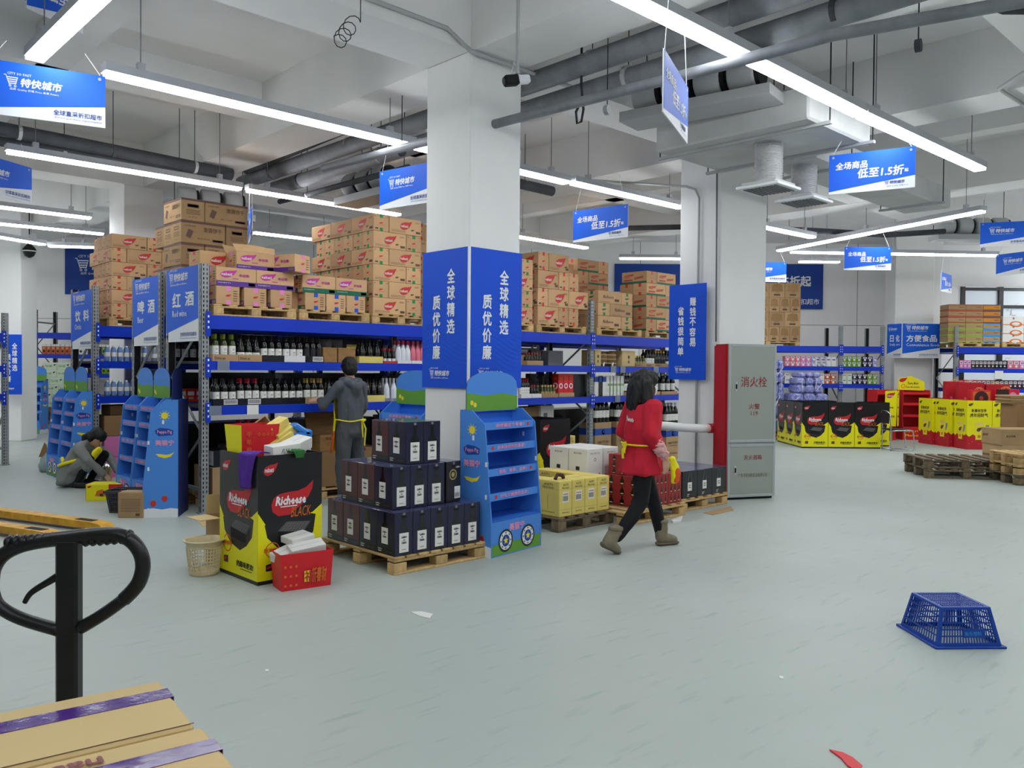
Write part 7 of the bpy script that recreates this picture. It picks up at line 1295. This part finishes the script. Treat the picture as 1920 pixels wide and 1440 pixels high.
body += hand(Rw, (-.05, .12, -1), (-.2, 1, .2), (-1, 0, .1), .55, .95) + hand((-.2, .05, .86), (.05, .2, -1), (0, 1, .2), (1, 0, 0), .5, .95)
blob('body', body, .0068, 'skin', wm, iters=2); eyes(wm, HC, HF, .97)
blob('hair', hair_cap(HC, HF, .97, (0, 0, 1), .045) + [[(-.01, .0, 1.54, .098, .1, .09), (-.01, -.01, 1.47, .108, .1, .08)], [(-.08, .0, 1.48, .05, .075, .08), (-.1, -.01, 1.36, .05, .065, .07)], [(.07, .0, 1.48, .05, .075, .08), (.09, -.01, 1.36, .05, .06, .07)], [(-.01, -.06, 1.46, .1, .065, .09), (-.02, -.085, 1.33, .1, .05, .07), (-.02, -.085, 1.28, .085, .04, .03)]], .009, 'hair', wm, .012, 22, stretch=(1.4, 1.4, .3))
sheet('face_mask', lambda u, v: Vector(HC) + Vector((.078 * sin((u - .5) * 2.6), .04 + .07 * cos((u - .5) * 2.6) + .012 * sin(pi * v), -.095 + .085 * v)), 12, 6, 'mask', wm, .002)
gown = [[(-.14, 0, 1.29, .07), (.14, 0, 1.29, .07)], [(0, -.005, 1.27, .16, .11, .09), (0, -.01, 1.1, .185, .135, .09), (0, -.01, .95, .175, .135, .06), (0, 0, .82, .205, .175, .06), (0, .01, .7, .225, .21, .025)], [(.17, 0, 1.28, .085), (.225, -.03, 1.05, .075), (.235, .01, .97, .068)], [(-.17, 0, 1.28, .085), (-.225, -.05, 1.05, .07), (-.22, .0, .95, .06)], [(-.06, .0, 1.36, .05), (.06, .0, 1.36, .05)]]
gw = blob('gown', gown, .011, 'shirt_red', wm, .022, 8, seed=5)
blob('sleeve_cuff', [[(.235, .0, .985, .064), (.245, .05, .91, .058), (.249, .07, .88, .05)]], .009, 'plaid', wm, .012, 22, stretch=(.4, .4, 2))
blob('leggings', [[(0, 0, .84, .16, .13, .06)], rleg, lleg], .011, 'legging', wm, .004, 14)
def boot(x, pts, sole, parent):
    o = blob('boot', [pts[:2], pts[1:]] + [[pts[1], pts[0]]], .0085, 'boot', parent, .004, 30, iters=2); so = blob('sole', [sole], .0085, 'boot_sole', o, iters=1)
    a = Vector(pts[0][:3]); MB().lathe([(.05, -.02), (.066, -.012), (.069, .004), (.064, .018), (.05, .022)], 16, 'boot', Matrix.Translation(a + Vector((0, 0, .025)))).build('cuff', o, smooth=True)
    b = Vector(pts[1][:3])
    for i in range(4): t = .25 + i * .2; c = a.lerp(b, t) + (Vector(pts[-1][:3]) - b).normalized() * (.052); MB().tube([c + Vector((-.025, 0, 0)), c + Vector((.025, 0, .012))], .004, 'cream_plastic', 5).build('lace', o)
boot(-.075, [(-.075, .268, .2, .064), (-.075, .275, .075, .056, .062, .055), (-.075, .4, .05, .046, .05, .035)], [(-.075, .245, .02, .05, .03, .02), (-.075, .43, .02, .046, .035, .018)], wm)
boot(.085, [(.085, -.31, .2, .064), (.085, -.38, .115, .056, .06, .055), (.085, -.305, .045, .046, .045, .04)], [(.085, -.435, .095, .05, .022, .028), (.085, -.285, .018, .046, .03, .017)], wm)
MB().tube([(.19 * sin(a), -.01 + .15 * cos(a), .955) for a in [i * .25 for i in range(26)]], .008, 'apron_yellow', 6).build('belt', wm)
MB().tube([(.0, -.16, .955), (-.035, -.19, .975), (-.02, -.18, .945), (0, -.165, .955), (.035, -.19, .98), (.025, -.18, .945), (0, -.165, .955)], .011, 'apron_yellow', 6).build('bow', wm); MB().tube([(0, -.165, .95), (-.012, -.19, .9), (-.002, -.19, .83)], .012, 'apron_yellow', 5).build('bow_end', wm); MB().tube([(0, -.165, .95), (.02, -.19, .91), (.018, -.19, .88)], .01, 'apron_yellow', 5).build('bow_end', wm)
o = blob('pocket_cloth', [[(.2, .19, .83, .03, .04, .03), (.22, .21, .74, .03, .045, .05), (.215, .21, .64, .02, .035, .03)]], .008, 'apron_yellow', wm, .01, 25); blob('cloth_trim', [[(.245, .225, .72, .012, .03, .04), (.235, .22, .64, .01, .03, .02)]], .006, 'apron_orange', o)
def conform(body_, M, target, parent, k, h, w, name='lettering'):
    vs, fs, x0, x1, y0, y1 = text_geo(body_, .03, .1); bv = BVHTree.FromPolygons([v.co.copy() for v in target.data.vertices], [tuple(p.vertices) for p in target.data.polygons]); out = []
    for v in vs:
        p = M @ Vector(((v.x - x0) / (x1 - x0) * w, (v.y - y0) / (y1 - y0) * h, .5)); d = -(M.to_3x3() @ Vector((0, 0, 1))); hit = bv.ray_cast(p, d)
        out.append(hit[0] - d * (.003 + .0003 * v.z) if hit[0] else p + d * .35)
    MB().add(out, fs, k).build(name, parent)
conform('Wyeth', FR((-.08, 0, 1.17), (1, 0, -.16), (.16, 0, 1)), gw, wm, 'label_white', .045, .15)
# ------------------------------------------------------------------ woman crouching by the displays
CA = radians(-50); cp = AZ(160, 913); cw = empty('person', 'person in grey coat crouching on the floor beside the blue displays', 'person', (cp.x, cp.y, 0), CA - pi / 2)
HC = (.0, .16, .655); HF = (.1, .8, -.62)
rk = [(.09, -.12, .24, .085), (.15, .16, .4, .065), (.12, -.02, .1, .045)]; lk = [(-.09, -.12, .24, .085), (-.14, .18, .42, .065), (-.12, .0, .1, .045)]
hr = Vector((.12, .36, .18)); hl2 = Vector((-.1, .4, .2))
body = head_chain(HC, HF, .95, (0, .6, .8)) + [[(0, .09, .6, .045), (0, .02, .55, .05)], [(0, 0, .54, .14, .09, .07), (0, -.14, .3, .15, .11, .09)], [(.16, .02, .54, .045), (.2, .2, .36, .038), tuple(hr) + (.027,)], [(-.16, .02, .54, .045), (-.2, .22, .36, .038), tuple(hl2) + (.027,)], [(a[0], a[1], a[2], a[3] * .8) for a in rk], [(a[0], a[1], a[2], a[3] * .8) for a in lk]] + hand(hr, (-.1, .5, -.6), (-1, .2, .2), (0, -.3, -1), .6, .95) + hand(hl2, (.1, .5, -.6), (1, .2, .2), (0, -.3, -1), .6, .95)
blob('body', body, .0068, 'skin', cw, iters=2); eyes(cw, HC, HF, .95, (0, .6, .8))
blob('hair', hair_cap(HC, HF, .95, (0, .6, .8)) + [[(0, .04, .7, .04), (0, -.0, .66, .05, .045, .05), (.0, -.01, .55, .042, .035, .06), (0, .0, .5, .02, .02, .03)]], .009, 'hair', cw, .009, 24)
MB().lathe([(.028, -.012), (.034, 0), (.028, .012)], 12, 'dark', Matrix.Translation((0, .03, .7))).build('hair_tie', cw, smooth=True)
blob('coat', [[(0, .0, .53, .19, .12, .09), (0, -.08, .4, .2, .15, .1), (0, -.16, .24, .22, .17, .12), (0, -.2, .1, .23, .16, .08)], [(.12, .04, .57, .06), (-.12, .04, .57, .06)], [(.17, .02, .53, .075), (.22, .19, .38, .06), (.14, .34, .2, .042)], [(-.17, .02, .53, .075), (-.22, .2, .38, .06), (-.11, .38, .215, .042)], [(.12, -.16, .22, .1), (.17, .13, .38, .08), (.17, .15, .3, .075)], [(0, -.24, .06, .2, .14, .05)]], .011, 'coat_grey', cw, .014, 8, seed=9)
blob('leggings', [rk, lk], .011, 'legging', cw, .005, 12)
for x in (-.12, .12): blob('shoe', [[(x, -.05, .05, .045, .05, .05), (x, .1, .04, .042, .07, .036)]], .009, 'shoe_dark', cw, iters=2)
MB().tube([(.235 * sin(a), -.12 + .2 * cos(a), .34 + .06 * cos(a)) for a in [i * .3 for i in range(22)]], .022, 'apron_yellow', 6).build('apron_band', cw, smooth=True); blob('apron_knot', [[(.02, -.3, .32, .03, .02, .04), (.0, -.33, .37, .03, .02, .03)]], .008, 'apron_yellow', cw); blob('apron_bib', [[(.12, .2, .44, .05, .03, .07), (.04, .22, .5, .06, .03, .05)]], .009, 'apron_yellow', cw, .006)
